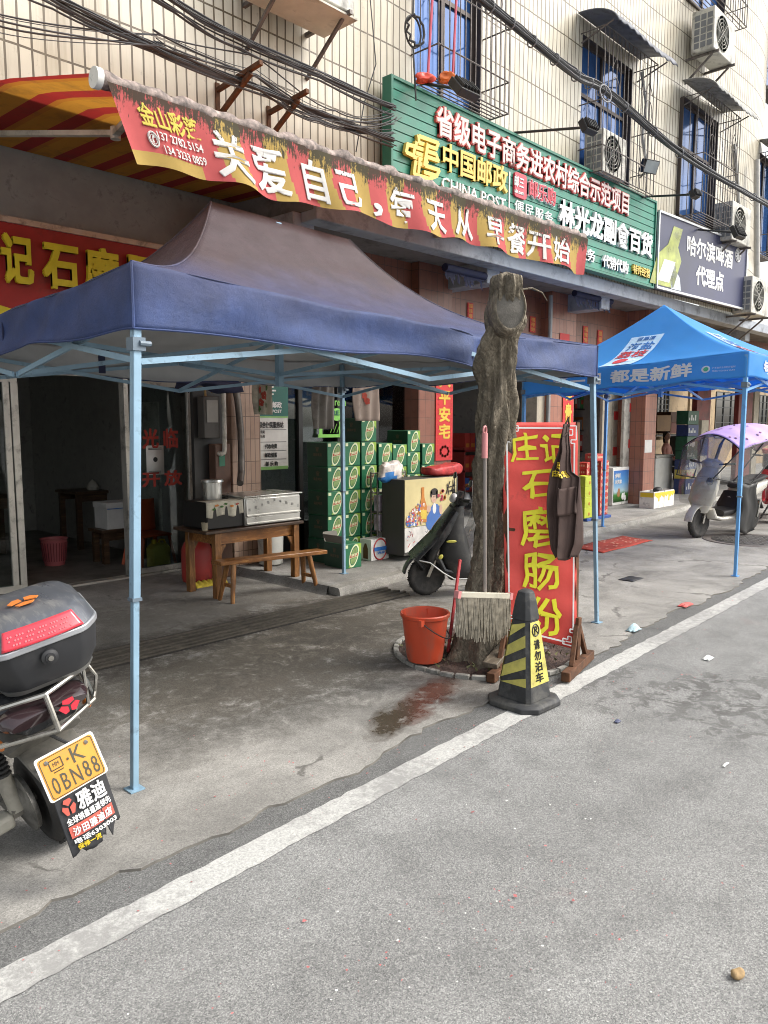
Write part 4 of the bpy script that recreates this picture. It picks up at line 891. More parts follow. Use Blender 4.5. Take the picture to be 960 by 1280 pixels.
# red menu banner on a rusty stand
bn = thing('banner_stand', 'tall red sign board with yellow brush characters leaning beside the tree', 'sign', (4.5, 2.8, 0))
P0, P1 = PX(632, 790, 4.07), PX(720, 812, 4.40); Q0, Q1 = PX(628, 528, 4.05), PX(722, 528, 4.40)
def bf(u, v): return (P0.lerp(P1, u)).lerp(Q0.lerp(Q1, u), v)
bnm = (P1-P0).cross(Q0-P0).normalized(); bnm = -bnm if bnm.x > 0 else bnm
BANR = mat('red_banner_cloth', (.68, .075, .06), .6, var=.14, scale=3, bump=.5, bscale=9, grime=.06)
b = MB(); b.grid(30, 60, lambda u, v: bf(u, v)+bnm*(.004*sin(v*33+u*3)+.006*sin(u*7+v*9))); b.build('banner', BANR, bn, solid=.004, flip=False)
def bmap(u0, u1, v0, v1): return lambda u, v: (bf(u0+(u1-u0)*u, v0+(v1-v0)*v)+bnm*.014, bnm)
BY = mat('lime_yellow_print', (.74, .70, .03), .5); b = MB()
for c, u0, u1, v0, v1 in (('庄', .10, .46, .82, .955), ('记', .50, .86, .82, .955), ('石', .24, .72, .655, .80), ('磨', .22, .72, .435, .625), ('肠', .24, .75, .24, .415), ('粉', .25, .80, .03, .215)): letters(b, c, bmap(u0, u1, v0, v1), .013, brush=.10)
b.build('brush_lettering', BY, bn, flip=False)
b = MB()
bz = [.014]
def bl(pts, w=.010):
    for p, q in zip(pts[:-1], pts[1:]): bz[0] += .0002; b.bar(bf(*p)+bnm*bz[0], bf(*q)+bnm*bz[0], w, .004, up=bnm)
bl([(.17, .975), (.83, .975)]); bl([(.17, .025), (.83, .025)]); bl([(.05, .91), (.05, .09)]); bl([(.95, .91), (.95, .09)])
for su in (0, 1):
    for sv in (0, 1):
        m = lambda u, v, su=su, sv=sv: (1-u if su else u, 1-v if sv else v)
        bl([m(*p) for p in ((.05, .09), (.10, .09), (.10, .075), (.03, .075), (.03, .015), (.20, .015), (.20, .04), (.13, .04), (.13, .055), (.08, .055), (.08, .03), (.16, .03))], .007)
b.build('white_border', WHT, bn)
b = MB(); k = -bnm*.02
for u in (.03, 1.0): b.bar(bf(u, -.08)+k, bf(u, 1.0)+k, .035, .025)
for v in (.02, .5, .985): b.bar(bf(.0, v)+k, bf(1.0, v)+k, .025, .02)
b.build('back_frame', WOODF if 'WOODF' in globals() else RUST, bn)
for P, s in ((P1, 1), (P0, .9)):
    b = MB(); g = V((P.x, P.y, 0)); b.bar(g+V((-.30, -.10, .045)), g+V((.25, .03, .045)), .055, .06); b.bar(g+V((-.16, -.06, .07)), g+V((.0, 0, .30)), .03, .03); b.bar(g+V((.16, .02, .07)), g+V((.02, 0, .30)), .03, .03); b.bar(g+V((.0, 0, .02)), g+V((.01, .0, .35)), .04, .04); b.build('rusty_foot', RUST, bn, bevel=.004)
# brown apron hung on its corner
APR = mat('brown_apron_cloth', (.060, .036, .030), .85, var=.2, scale=9, bump=.3, bscale=300)
ap = thing('apron', 'dark brown apron with yellow printing hanging from the red sign board', 'apron', PX(705, 690, 4.25))
wl, wr_ = [(.0, .53), (.07, .46), (.13, .40), (.2, .36), (.28, .24), (.38, .10), (.5, .06), (.62, .06), (.8, .08), (.93, .10), (1, .22)], [(.0, .62), (.07, .60), (.13, .62), (.2, .68), (.28, .70), (.36, .76), (.40, 1.0), (.5, 1.0), (.7, 1.02), (.9, 1.02), (1, .86)]
def itp(tb, t):
    for (a, x), (c, y) in zip(tb[:-1], tb[1:]):
        if t <= c: return x+(y-x)*(t-a)/(c-a)
    return tb[-1][1]
def af(u, v): 
    px = 684+44*(itp(wl, v)+(itp(wr_, v)-itp(wl, v))*u); q = PX(px, 530+168*v, 4.17+.17*(px-684)/44)
    return q+V((-.018*sin(u*13+v*3)*(.4+v)-.03*sin(pi*u)+.012*sin(u*27+v*8), 0, .012*sin(u*9)*v))
b = MB(); b.grid(36, 50, af); b.build('cloth', APR, ap, solid=.003)
b = MB(); b.grid(14, 10, lambda u, v: af(.38+.56*u, .47+.20*v)+V((-.02-.012*sin(pi*u), 0, 0))); b.build('pocket', APR, ap, solid=.003)
b = MB()
letters(b, '石磨', lambda u, v: (af(.30+.28*u, .33-.05*v+.0)+V((-.012, 0, 0)), bnm), .02); letters(b, '庄记肠粉', lambda u, v: (af(.12+.62*u, .395-.05*v)+V((-.012, 0, 0)), bnm), .02); b.build('yellow_print', YEL, ap, flip=False)
b = MB(); b.tube([af(.1, .02), af(.5, -.02)+V((.03, 0, .02)), af(.95, .02)], .008, 6); b.tube([af(.0, .05), af(.3, .10)+V((-.02, 0, 0)), af(.9, .07)], .012, 6); b.build('neck_tie', APR, ap)
# square traffic cone
CB = mat('black_cone_rubber', (.03, .031, .033), .65, var=.35, scale=14, grime=.35, gcol=(.12, .115, .10), gscale=9, bump=.2); CY = mat('yellow_reflective_film', (.50, .45, .11), .45, var=.2, scale=12, grime=.3, gcol=(.2, .17, .08), gscale=9)
cc = G(660, 866); cc = V((3.66, 2.37, 0)); cr = atan2(-cc.y, -cc.x)+radians(10)
CM = Matrix.Translation(cc) @ Matrix.Rotation(cr-pi/4, 4, 'Z'); R3 = Matrix.Rotation(cr-pi/4, 4, 'Z')
cn = thing('traffic_cone', 'black and yellow square no-parking cone standing on the white road line', 'traffic cone', cc, R3)
b = MB(); 
def sqr(h, c, z): return [(h-c, -h, z), (h, -h+c, z), (h, h-c, z), (h-c, h, z), (-h+c, h, z), (-h, h-c, z), (-h, -h+c, z), (-h+c, -h, z)]
def stack(b, rings, mi=0):
    vs = [p for r in rings for p in r]; n = len(rings[0]); b.add(vs, [(i*n+k, i*n+(k+1) % n, (i+1)*n+(k+1) % n, (i+1)*n+k) for i in range(len(rings)-1) for k in range(n)] + [tuple(range(n-1, -1, -1)), tuple((len(rings)-1)*n+k for k in range(n))], mi)
stack(b, [sqr(.178, .07, .004), sqr(.178, .07, .03), sqr(.165, .062, .042), sqr(.15, .055, .046)]); b.build('base', CB, cn, local=True, bevel=.004)
hz = lambda z: .118-(.118-.040)*(z-.046)/.60
b = MB(); stack(b, [sqr(hz(z), .022, z) for z in (.046, .2, .35, .5)]); stack(b, [sqr(hz(.5)+.006, .022, .50), sqr(.052, .02, .60), sqr(.040, .018, .655), sqr(.022, .01, .668)]); b.build('body', CB, cn, local=True, bevel=.003)
b = MB()
def face(k, u, z, off=.0025): # face k, u in -1..1
    h = hz(z)+off; p = V((h, u*(h-.020), z)); return Matrix.Rotation(k*pi/2, 4, 'Z') @ p
z0, z1 = .135, .49
for k in range(4):
    if k in (0, 2):
        for i in range(5):
            a0 = z0-.09+i*.118; pl = [(-1, a0), (1, a0+.075), (1, a0+.075+.066), (-1, a0+.066)]; pl = [(u, min(z1, max(z0, z))) for u, z in pl]
            if abs(pl[0][1]-pl[3][1]) < .01 and abs(pl[1][1]-pl[2][1]) < .01: continue
            b.add([face(k, u, z) for u, z in pl], [(0, 1, 2, 3)])
    else: b.add([face(k, u, z) for u, z in ((-1, z0), (1, z0), (1, z1), (-1, z1))], [(0, 1, 2, 3)])
b.build('reflective_film', CY, cn, local=True, flip=False)
b = MB()
for k in (1, 3):
    fk = lambda u0, u1, a0, a1, k=k: lambda u, v: (face(k, u0+(u1-u0)*u, a0+(a1-a0)*v, .005), V((0, 0, 0)))
    for i, c in enumerate('请勿泊车'): letters(b, c, fk(-.42, .42, .335-i*.062, .39-i*.062), .025)
    b.tube([face(k, .62*cos(a*pi/10), .443+.033*sin(a*pi/10), .004) for a in range(20)], .004, 4, closed=True); letters(b, 'P', fk(-.26, .3, .42, .465), .02, em=False); b.tube([face(k, -.42, .466, .004), face(k, .42, .42, .004)], .0035, 4)
b.build('black_print', INK, cn, local=True, flip=False)
# ================================================================== THINGS IN FRONT OF THE SHOPS
PINE = wood_mat('varnished_pine', (.21, .085, .024), (.42, .20, .062), (3, 22, 22), .3); PINEV = wood_mat('varnished_pine_leg', (.19, .08, .023), (.38, .185, .06), (22, 22, 3), .3); DARKW = wood_mat('dark_table_top', (.05, .028, .016), (.11, .06, .03), (3, 20, 20), .35)
# low serving table
ft = [G(270, 748), G(368, 733), G(340, 724), G(238, 738)]
tb = thing('serving_table', 'low square-legged wooden table with a dark worn top holding the steel steamer', 'table', (4.35, 6.0, .012))
TX0, TX1, TY0, TY1, TZ = ft[0].x-.02, ft[1].x+.06, 5.86, 6.30, .645
b = MB(); b.box(TX0-.14, TX1+.08, TY0-.05, TY1+.06, TZ-.03, TZ); b.build('table_top', DARKW, tb, bevel=.006)
b = MB(); b.box(TX0+.0, TX1, TY0+.012, TY0+.03, TZ-.14, TZ-.031); b.box(TX0+.0, TX1, TY1-.03, TY1-.012, TZ-.14, TZ-.031); b.box(TX0+.012, TX0+.03, TY0+.03, TY1-.03, TZ-.14, TZ-.031); b.box(TX1-.03, TX1-.012, TY0+.03, TY1-.03, TZ-.14, TZ-.031); b.build('apron_rail', PINE, tb)
for (q, r) in ((TX0, TY0), (TX1, TY0), (TX0, TY1), (TX1, TY1)):
    b = MB(); s = .032; b.box(q-s, q+s, r-s, r+s, .0125, TZ-.031); b.build('leg', PINEV, tb, bevel=.004)
    b = MB(); e = .1 if q == TX0 else -.1; b.prism([(q+s*(1 if e > 0 else -1), r-.01, TZ-.15), (q+e, r-.01, TZ-.141), (q+s*(1 if e > 0 else -1), r-.01, TZ-.25)], (0, .02, 0)); b.build('brace', PINEV, tb)
# narrow bench
bn_ = thing('wooden_bench', 'narrow varnished wooden bench with splayed legs in front of the table', 'bench', (4.3, 5.4, .012))
b0, b1 = G(281, 702, .395), G(405, 688, .395); yv = V((.0, .15, 0))
b = MB(); d = (b1-b0).normalized(); b.prism([b0-d*.04, b1+d*.04, b1+d*.04+yv, b0-d*.04+yv], (0, 0, -.038)); b.build('seat', PINE, bn_, bevel=.006)
for (t, sx) in ((.1, -1), (.86, 1)):
    for sy in (0, 1):
        p = b0.lerp(b1, t)+yv*(.2+.6*sy); p.z = .36; q = p+d*(.05*sx)+V((0, (-.05, .06)[sy], 0)); q.z = .0125
        b = MB(); b.tube([p, p.lerp(q, .55), q], [.026, .024, .019], 10); b.build('leg', PINEV, bn_)
    p = b0.lerp(b1, t)+yv*.1+d*.02*sx; b = MB(); p.z = .16; b.bar(p+V((0, -.0, 0)), p+yv, .022, .03); b.build('cross_bar', PINE, bn_)
# steel steamer
STEEL = mat('brushed_steel', (.60, .59, .55), .3, .85, var=.06, scale=4); STEELD = mat('dark_steamer_side', (.02, .019, .018), .45, .4)
sx0, sx1 = XY(304, TY0+.02, 625), XY(373, TY0+.02, 625)
st = thing('steamer', 'stainless steel drawer steamer with a dark burner side on the wooden table', 'steamer', (sx0+.2, TY0+.2, TZ))
b = MB(); b.box(sx0, sx1, TY0+.0, TY0+.42, TZ+.003, TZ+.27); b.build('steel_body', STEEL, st, bevel=.008)
for i, (a, c) in enumerate(((.015, .085), (.09, .255))):
    b = MB(); b.box(sx0+.01, sx1-.01, TY0-.014, TY0-.002, TZ+a, TZ+c); o = b.build('drawer', STEEL, st, bevel=.004)
    b = MB(); b.box(sx0+.01, sx1-.01, TY0-.03, TY0-.015, TZ+a+.004, TZ+a+.014); b.build('drawer_lip', STEEL, o)
b = MB(); n = 9
for i in range(n):
    t = i/(n-1); letters(b, '欢迎光临美味肠粉王'[i], plane((sx0+.03+(sx1-sx0-.08)*t, TY0-.015, TZ+.14+.075*(1-abs(2*t-1))), (.028, 0, 0), (0, 0, .03), .002), .0)
b.build('steamer_lettering', INK, st)
b = MB(); b.box(sx0-.02, sx1+.02, TY0-.02, TY0+.44, TZ+.271, TZ+.285); b.build('lid', STEEL, st, bevel=.004)
b = MB(); b.box(sx0-.40, sx0-.004, TY0+.02, TY0+.42, TZ+.003, TZ+.25); b.build('burner_side', STEELD, st, bevel=.01)
b = MB(); p = V((sx0-.16, TY0+.28, TZ+.25)); b.lathe([(.0, 0.002), (.085, .002), (.09, .16), (.105, .165), (.10, .185), (.0, .185)], c=p, n=24); pot = tag(b.build('steel_pot', STEEL, loc=p), 'small steel pot standing on top of the steamer', 'pot')
TOW = mat('printed_towel', (.50, .47, .38), .9, grime=.3)
def flower(b, f, u, v, s, mi):
    for k in range(5):
        a = 2*pi*k/5+u*9; c = f(u+s*.6*cos(a), v+s*.6*sin(a)); b.add([f(u+s*(.6*cos(a)+.5*cos(g*pi/4)), v+s*(.6*sin(a)+.5*sin(g*pi/4)))+V((0, -.005, 0)) for g in range(8)], [tuple(range(8))], mi)
FLM = [mat('towel_flower_red', (.35, .06, .04), .9), mat('towel_flower_green', (.05, .13, .03), .9), mat('towel_flower_orange', (.55, .20, .05), .9)]
tw = thing('table_towel', 'cream flowered towel draped over the dark side of the steamer', 'towel', (sx0-.2, TY0, TZ+.25))
tf = lambda u, v: V((sx0-.41+.40*u, TY0+.014-.012*sin(u*20)*v+(.14*(1-v/.25) if v < .25 else 0), TZ+.258-(0 if v < .25 else .14*(v-.25)/.75+.012*sin(u*11)*v)))
b = MB(); b.grid(26, 14, tf); b.build('cloth', TOW, tw, solid=.003)
b = MB()
for i, (u, v, m) in enumerate(((.28, .45, 2), (.4, .55, 1), (.52, .42, 1), (.68, .5, 2), (.84, .45, 0), (.2, .6, 1))): flower(b, lambda a, c: tf(a, c)+V((0, -.003, 0)), u, v, .05, m)
b.build('flower_print', FLM, tw, flip=False)
GLS = mat('tea_glass', (.4, .35, .25), .1, alpha=.6); b = MB(); p = V((XY(258, TY0+.0, 650), TY0+.03, TZ)); b.lathe([(.0, .001), (.026, .001), (.032, .075), (.028, .075), (.024, .008)], c=p, n=16); tag(b.build('drinking_glass', GLS, loc=p), 'small glass at the left front edge of the serving table', 'glass')
# gas cylinder, barrel and mat under the table
p = G(253, 715, .012); p = V((4.22, 6.62, .013)); b = MB(); b.lathe([(.10, 0), (.14, .02), (.15, .06), (.15, .34), (.12, .41), (.05, .45), (.04, .5)], c=p, n=24); b.lathe([(.085, .44), (.085, .52), (.078, .52), (.078, .44)], c=p, n=20)
tag(b.build('gas_cylinder', mat('red_cylinder_paint', (.34, .03, .025), .5, grime=.4), loc=p), 'red gas cylinder standing behind the wooden table legs', 'gas cylinder')
b = MB(); b.grid(30, 10, lambda u, v: V((4.05+.36*u, 6.36+.14*v, .014+.05*sin(pi*v)*(1+.2*sin(u*40))))); tag(b.build('yellow_rope_mat', mat('yellow_nylon', (.55, .42, .04), .8, var=.3, scale=40), solid=.01, loc=(4.2, 6.4, .013)), 'heap of bright yellow rope lying beside the red cylinder', 'rope')
p = V((5.1, 6.55, SZ)); b = MB(); b.lathe([(.10, 0), (.13, .02), (.14, .3), (.12, .38), (.06, .40)], c=p, n=24); tag(b.build('plastic_drum', mat('dirty_white_plastic', (.5, .5, .46), .5, grime=.4), loc=p), 'dirty white plastic drum under the right of the table', 'drum')
# wall fittings on the left of the beige pillar
wp = thing('meter_cabinet', 'grey electric meter box with white bent conduit beside the beige pillar', 'meter box', (XY(265, 6.62), 6.62, 1.2))
b = MB(); x0, x1 = XY(256, 6.62), XY(276, 6.62); zt, zb = PY(262, 495, 6.62).z, PY(262, 548, 6.62).z; b.box(x0, x1, 6.62, 6.74, zb, zt); o = b.build('box', mat('grey_meter_box', (.065, .06, .055), .5, grime=.3), wp, bevel=.01)
b = MB(); b.box(x0+.03, x1-.03, 6.61, 6.618, zb+.16, zt-.04); b.build('window', mat('meter_window', (.25, .24, .22), .2), o)
b = MB(); q = XY(281, 6.6); b.tube([(x1-.03, 6.66, zt+.06), (q-.035, 6.6, zt+.075), (q-.008, 6.6, zt+.06), (q, 6.6, zt+.02), (q, 6.6, zb-.10), (q-.01, 6.6, zb-.15), (q-.04, 6.6, zb-.16), (x1-.04, 6.66, zb-.15)], .024, 10); b.build('conduit', OFFW, wp)
b = MB(); b.tube([(x0+.03, 6.63, zt), (x0+.01, 6.61, zt+.10), (x0+.07, 6.61, zt+.14), (x0+.10, 6.62, zt+.04), (x0+.13, 6.61, zt+.12)], .012, 6); b.build('loose_wire', mat('tan_wire', (.3, .2, .08), .6), wp)
b = MB(); b.box(x0-.04, x1+.12, 6.75, 6.80, .1, 2.65); b.build('back_board', DKMET, wp)
b = MB(); x0, x1 = XY(269, 6.62), XY(288, 6.62); b.box(x0, x1, 6.62, 6.74, .014, PY(275, 555, 6.62).z); cb = tag(b.build('brown_cupboard', mat('brown_cupboard_paint', (.11, .055, .035), .6, grime=.3), bevel=.008, loc=(x0, 6.65, .014)), 'narrow brown cupboard below the electric meter with a green sticker', 'cupboard')
b = MB(); f = xz(274, 281, 566, 583, 6.615); b.add([f(u, v)[0] for u, v in ((0, 0), (1, 0), (1, 1), (0, 1))], [(0, 1, 2, 3)]); b.build('sticker', mat('green_sticker', (.02, .16, .09), .5), cb)
PIPE = mat('grey_flue_pipe', (.17, .155, .14), .5, .5, var=.3, scale=8, grime=.35); b = MB(); pq = [PY(291, 470, 6.70), PY(297, 500, 6.68), PY(301, 540, 6.68), PY(302, 590, 6.6), PY(300, 604, 6.45)]; b.tube(pq, .036, 12); tag(b.build('flue_pipe', PIPE, loc=pq[-1]), 'grey bent flue pipe running up the beige tiled pillar', 'pipe')
b = MB(); c = PY(262, 466, 6.3)
b.grid(24, 8, lambda u, v: c+V((-.30+.62*u, -.10+.25*v, .06+.04*sin(u*7)-.16*(2*v-1)**2-.10*abs(2*u-1)))); tag(b.build('black_plastic_sheet', STRAP, solid=.006, loc=c), 'crumpled black plastic sheet tucked above the electric meter', 'plastic sheet')
# poster on the post-shop glass
PG_ = mat('poster_green', (.015, .13, .10), .5); PGL = mat('poster_light_green', (.25, .50, .16), .5)
po = thing('service_poster', 'green and white service list poster on the post shop glass', 'poster', PY(341, 588, 6.93))
def rect(b, q, Y, mi=0, lift=.0, th=.004): f = xz(*q, Y, lift=lift); P = [f(u, v)[0] for u, v in ((0, 0), (1, 0), (1, 1), (0, 1))]; b.prism(P, (0, th, 0), mi)
b = MB(); rect(b, (322, 360, 472, 520), 6.93, 0); rect(b, (322, 360, 520.3, 586), 6.93, 1); rect(b, (322, 360, 520.2, 522), 6.925, 2); rect(b, (322, 360, 584, 588), 6.925, 2)
for y in (537, 552.5, 563.5, 574.5): rect(b, (324, 358, y, y+.5), 6.926, 3)
b.build('printed_sheet', [PG_, PAPER, PGL, INK], po)
b = MB(); letters(b, '综合便民服务站', xz(323, 354, 527, 535, 6.925), .03); letters(b, '代收电费', xz(331, 346, 555, 561, 6.925), .03); letters(b, '邮政储蓄', xz(331, 346, 566, 572, 6.925), .03); letters(b, '邮 乐 购', xz(332, 347, 577, 583, 6.925), .03); letters(b, '便民站', xz(323, 331, 538, 542, 6.925), .02); letters(b, '邮乐站', xz(323, 331, 543.5, 547.5, 6.925), .02); b.build('list_lettering', INK, po)
b = MB(); letters(b, '邮政', xz(340, 352, 502, 510, 6.925), .03); letters(b, 'POST', xz(340, 352, 512, 516, 6.925), .02, em=False)
for i in range(4): rect(b, (337, 345-(i % 2)*3, 478+i*4.5, 480+i*4.5), 6.926, 0)
b.build('green_lettering', WHT, po)
# lime stickers on the glass
LIME = mat('lime_sticker', (.22, .55, .10), .5)
ls = thing('lime_window_sticker', 'lime green window stickers with letters and a bubble on the shop glass', 'sticker', PY(428, 548, 6.94))
b = MB(); letters(b, 'Green', xz(412, 432, 497, 507, 6.94), .01, em=False); rect(b, (398, 430, 543, 547), 6.94); rect(b, (399, 403, 535, 543), 6.94); rect(b, (424, 427, 527, 543), 6.94)
for i in range(3): b.tube([PY(413+i*4, 541, 6.94), PY(417+i*4, 530, 6.94)], .006, 4)
f = xz(413, 429, 510, 526, 6.94); b.prism([f(.5+.5*cos(a*pi/8), .5+.5*sin(a*pi/8))[0] for a in range(16)], (0, .003, 0)); b.build('sticker_shapes', LIME, ls, flip=False)
b = MB(); letters(b, 'RE', xz(415, 424, 513, 519, 6.934), .02, em=False); b.build('sticker_lettering', PG_, ls, flip=False)
# towels hung from the tent truss
def towel(q, Y, label, m, flowers=(), wav=.02):
    f = xz(*q, Y, lift=0); o = f(.5, 1)[0]
    g = lambda u, v: f(u+(.06*(v-.5))*0+.04*sin(v*4+q[0]), 1-v)[0]+V((0, wav*sin(u*16+v*3)*(.4+.6*v), 0))
    t = thing('hanging_towel', label, 'towel', o, None, 'towels hung from the navy tent'); b = MB(); b.grid(28, 16, g); b.build('cloth', m, t, solid=.003)
    if flowers:
        b = MB()
        for (u, v, s, m_) in flowers: flower(b, lambda a, c: g(a, c)+V((0, -.006, 0)), u, v, s, m_)
        b.build('flower_print', FLM, t, flip=False)
GREYT = mat('grey_towel', (.26, .245, .225), .9, grime=.2); PINKT = mat('dusty_pink_towel', (.30, .24, .20), .9, grime=.2)
towel((317, 340, 470, 518), 5.75, 'cream hanging towel with red and green flowers left of the poster', TOW, [(.35, .35, .10, 0), (.55, .5, .11, 0), (.4, .68, .10, 0), (.7, .3, .08, 1), (.3, .85, .08, 1), (.65, .75, .08, 1)])
towel((392, 417, 468, 536), 5.75, 'plain grey hanging towel left of the pale back pole', GREYT, wav=.03)
towel((443, 474, 470, 526), 5.75, 'dusty pink hanging towel with faded flower right of the back pole', PINKT, [(.42, .42, .09, 0), (.5, .55, .08, 0)])

# ---------------- beer cartons
CART = mat('green_beer_carton', (.016, .135, .06), .42, var=.12); CARTD = mat('dark_green_carton_side', (.010, .05, .03), .45); LGR = mat('lime_carton_corner', (.24, .38, .05), .45); RING = mat('cream_label_ring', (.62, .66, .42), .45); OLIV = mat('olive_label', (.17, .26, .09), .45, var=.35, scale=25); SWOO = mat('red_label_band', (.42, .05, .03), .5)
BW, BH, BD = .240, .262, .33
def make_carton():
    r = thing('beer_carton', '', 'carton'); w, h = BW/2, BH
    b = MB(); b.box(-w+.001, w-.001, 0, BD, .001, h-.001); b.build('box', CART, r, local=True, bevel=.004)
    b = MB(); y = -.0015
    b.add([(w-.004, y, h-.006), (.02, y, h-.006), (w-.004, y, h*.52)], [(0, 1, 2)], 0); b.add([(-w*.1, y, .01), (-w*.55, y, .01), (-w*.1, y, .09)], [(0, 1, 2)], 0)
    def el(rx, rz, sh, yy, mi): b.add([(.012+rx*cos(a*pi/12)+sh*rz*sin(a*pi/12), yy, h*.5+rz*sin(a*pi/12)) for a in range(24)], [tuple(range(24))], mi)
    el(.064, .122, .25, -.002, 1); el(.050, .102, .25, -.003, 3); el(.044, .090, .25, -.004, 2)
    b.add([(-.052, -.0055, h*.40), (.064, -.0055, h*.47), (.072, -.0055, h*.62), (-.045, -.0055, h*.55)], [(0, 1, 2, 3)], 1); b.add([(-.047, -.0058, h*.42), (.060, -.0058, h*.485), (.067, -.0058, h*.605), (-.041, -.0058, h*.535)], [(0, 1, 2, 3)], 4)
    b.add([(-w+.01, y, h-.045), (-w+.05, y, h-.045), (-w+.05, y, h-.012), (-w+.01, y, h-.012)], [(0, 1, 2, 3)], 1)
    b.build('printed_label', [LGR, RING, OLIV, CART, SWOO], r, local=True, flip=False)
    b = MB(); letters(b, '漓泉', plane((-.034, -.0062, h*.455), (.085, 0, h*.055), (.006, 0, h*.09), .001), .03); b.build('label_lettering', RING, r, local=True, flip=False)
    b = MB(); x = -w-.0005; b.add([(x, .005, .005), (x, BD-.005, .005), (x, BD-.005, h-.005), (x, .005, h-.005)], [(0, 3, 2, 1)], 0)
    letters(b, '漓泉啤酒', plane((x-.001, .23, h*.42), (0, -.14, 0), (0, 0, .035), .001), .0, mi=1); letters(b, '♕', plane((x-.001, .19, h*.62), (0, -.06, 0), (0, 0, .05), .001), .0, mi=1, em=False); b.build('side_print', [CARTD, mat('brown_side_print', (.16, .10, .06), .6)], r, local=True, flip=False)
    return r
CY0 = 6.12
ORD = ['lowest', 'second from the bottom', 'third from the bottom', 'fourth from the bottom', 'fifth from the bottom', 'topmost']
ct0 = make_carton(); first = [True]
def carton(px, k, label, dy=0, dx=0, z=None, rz=0):
    X = XY(px, CY0+dy, 640); M4 = Matrix.Translation((X+dx, CY0+dy, (SZ+k*(BH+.002)) if z is None else z)) @ Matrix.Rotation(rz, 4, 'Z')
    if first[0]: first[0] = False; ct0.matrix_world = M4; MAT[ct0.name] = M4; ct0['label'] = label; ct0['group'] = 'green beer cartons stacked by the shop'; return
    copy_thing(ct0, M4, label, 'green beer cartons stacked by the shop')
JIT = random.Random(3)
for c, (px, nm) in enumerate(((420, 'leftmost column of the beer stack'), (441, 'column behind the pale back pole'), (461.5, 'third beer column from the left'))):
    for k in range(5): carton(px, k, f'green beer carton, {ORD[k]} in the {nm}', JIT.uniform(-.012, .012), JIT.uniform(-.003, .003), rz=JIT.uniform(-.03, .03))
carton(461.5, 5, 'lone green beer carton on top of the third beer column', .0, .0)
for c, (px, n_, dz, nm) in enumerate(((482, 4, .24, 'fourth beer column from the left'), (499.5, 4, .22, 'fifth beer column from the left'), (517, 5, .12, 'tall beer column behind the picture cabinet'), (535, 4, .22, 'rightmost beer column beside the red couplet'))):
    for k in range(n_): carton(px, k, f'green beer carton, {ORD[k]} in the {nm}', .10+JIT.uniform(-.012, .012), JIT.uniform(-.003, .003), rz=JIT.uniform(-.03, .03), z=SZ+dz+k*(BH+.002))
    b = MB(); X = XY(px, CY0+.1, 640); b.box(X-BW/2, X+BW/2, CY0+.11, CY0+.1+BD, SZ+.002, SZ+dz-.002); tag(b.build('wooden_crate', DARKW, loc=(X, CY0+.2, SZ)), f'dark crate carrying the {nm}', 'crate')
carton(441, 0, 'opened green beer carton on the ground before the stack by the pole', -.36, .0, rz=-.05)
b = MB(); X = XY(441, CY0-.36, 690); b.prism([(X-.10, CY0-.36, SZ+BH), (X-.10, CY0-.05, SZ+BH), (X-.15, CY0-.05, SZ+BH+.09), (X-.15, CY0-.36, SZ+BH+.09)], (.003, 0, .002)); b.prism([(X-.10, CY0-.03, SZ+BH), (X+.10, CY0-.03, SZ+BH), (X+.10, CY0-.0, SZ+BH+.10), (X-.10, CY0-.0, SZ+BH+.10)], (0, .003, .0)); tag(b.build('carton_flap', mat('grey_card', (.16, .15, .13), .8), loc=(X, CY0-.3, SZ+BH)), 'torn cardboard flaps sticking up from the opened beer carton', 'cardboard')
# white six-packs
def white_pack(x0, x1, yb, zb, h, label):
    t = thing('white_beer_pack', label, 'beer pack', ((x0+x1)/2, yb, zb)); b = MB(); b.box(x0, x1, yb, yb+.18, zb+.001, zb+h); b.build('box', WHITE, t, bevel=.004)
    b = MB(); c = V(((x0+x1)/2, yb-.002, zb+h*.5)); r = (x1-x0)*.36
    b.tube([c+V((r*cos(a*pi/10), 0, r*1.15*sin(a*pi/10)-.0)) for a in range(20)], .009, 4, closed=True); b.build('red_ring', RED, t)
    b = MB(); b.box(c.x-r*1.0, c.x+r*1.0, yb-.014, yb-.002, c.z-.012, c.z+.028); letters(b, '漓泉', plane((c.x-r*.6, yb-.014, c.z-.05), (r*1.2, 0, 0), (0, 0, .03), .002), .02); b.build('blue_label', BLT, t)
    b = MB(); b.prism([(x0-.001, yb+.05, zb+.02), (x0-.001, yb+.05, zb+h*.55), (x0-.001, yb+.075, zb+h*.8), (x0-.001, yb+.10, zb+h*.8), (x0-.001, yb+.125, zb+h*.55), (x0-.001, yb+.125, zb+.02)], (-.001, 0, 0)); b.build('bottle_print', mat('brown_bottle_print', (.12, .05, .02), .4), t)
x0 = XY(464, 5.9, 690); white_pack(x0, XY(486, 5.9, 690), 5.9, SZ, .24, 'white beer pack with a red ring label on the ground, nearest the road'); x1 = XY(476, 6.1, 680); white_pack(x1, x1+.2, 6.09, SZ, .27, 'taller white beer pack standing just behind another white pack')
b = MB(); X = XY(490, 6.1, 690); b.box(X-.06, X+.10, 6.05, 6.3, SZ, SZ+.24); tag(b.build('green_carton', CART, bevel=.004, loc=(X, 6.05, SZ)), 'plain green carton beside the white beer packs', 'carton')
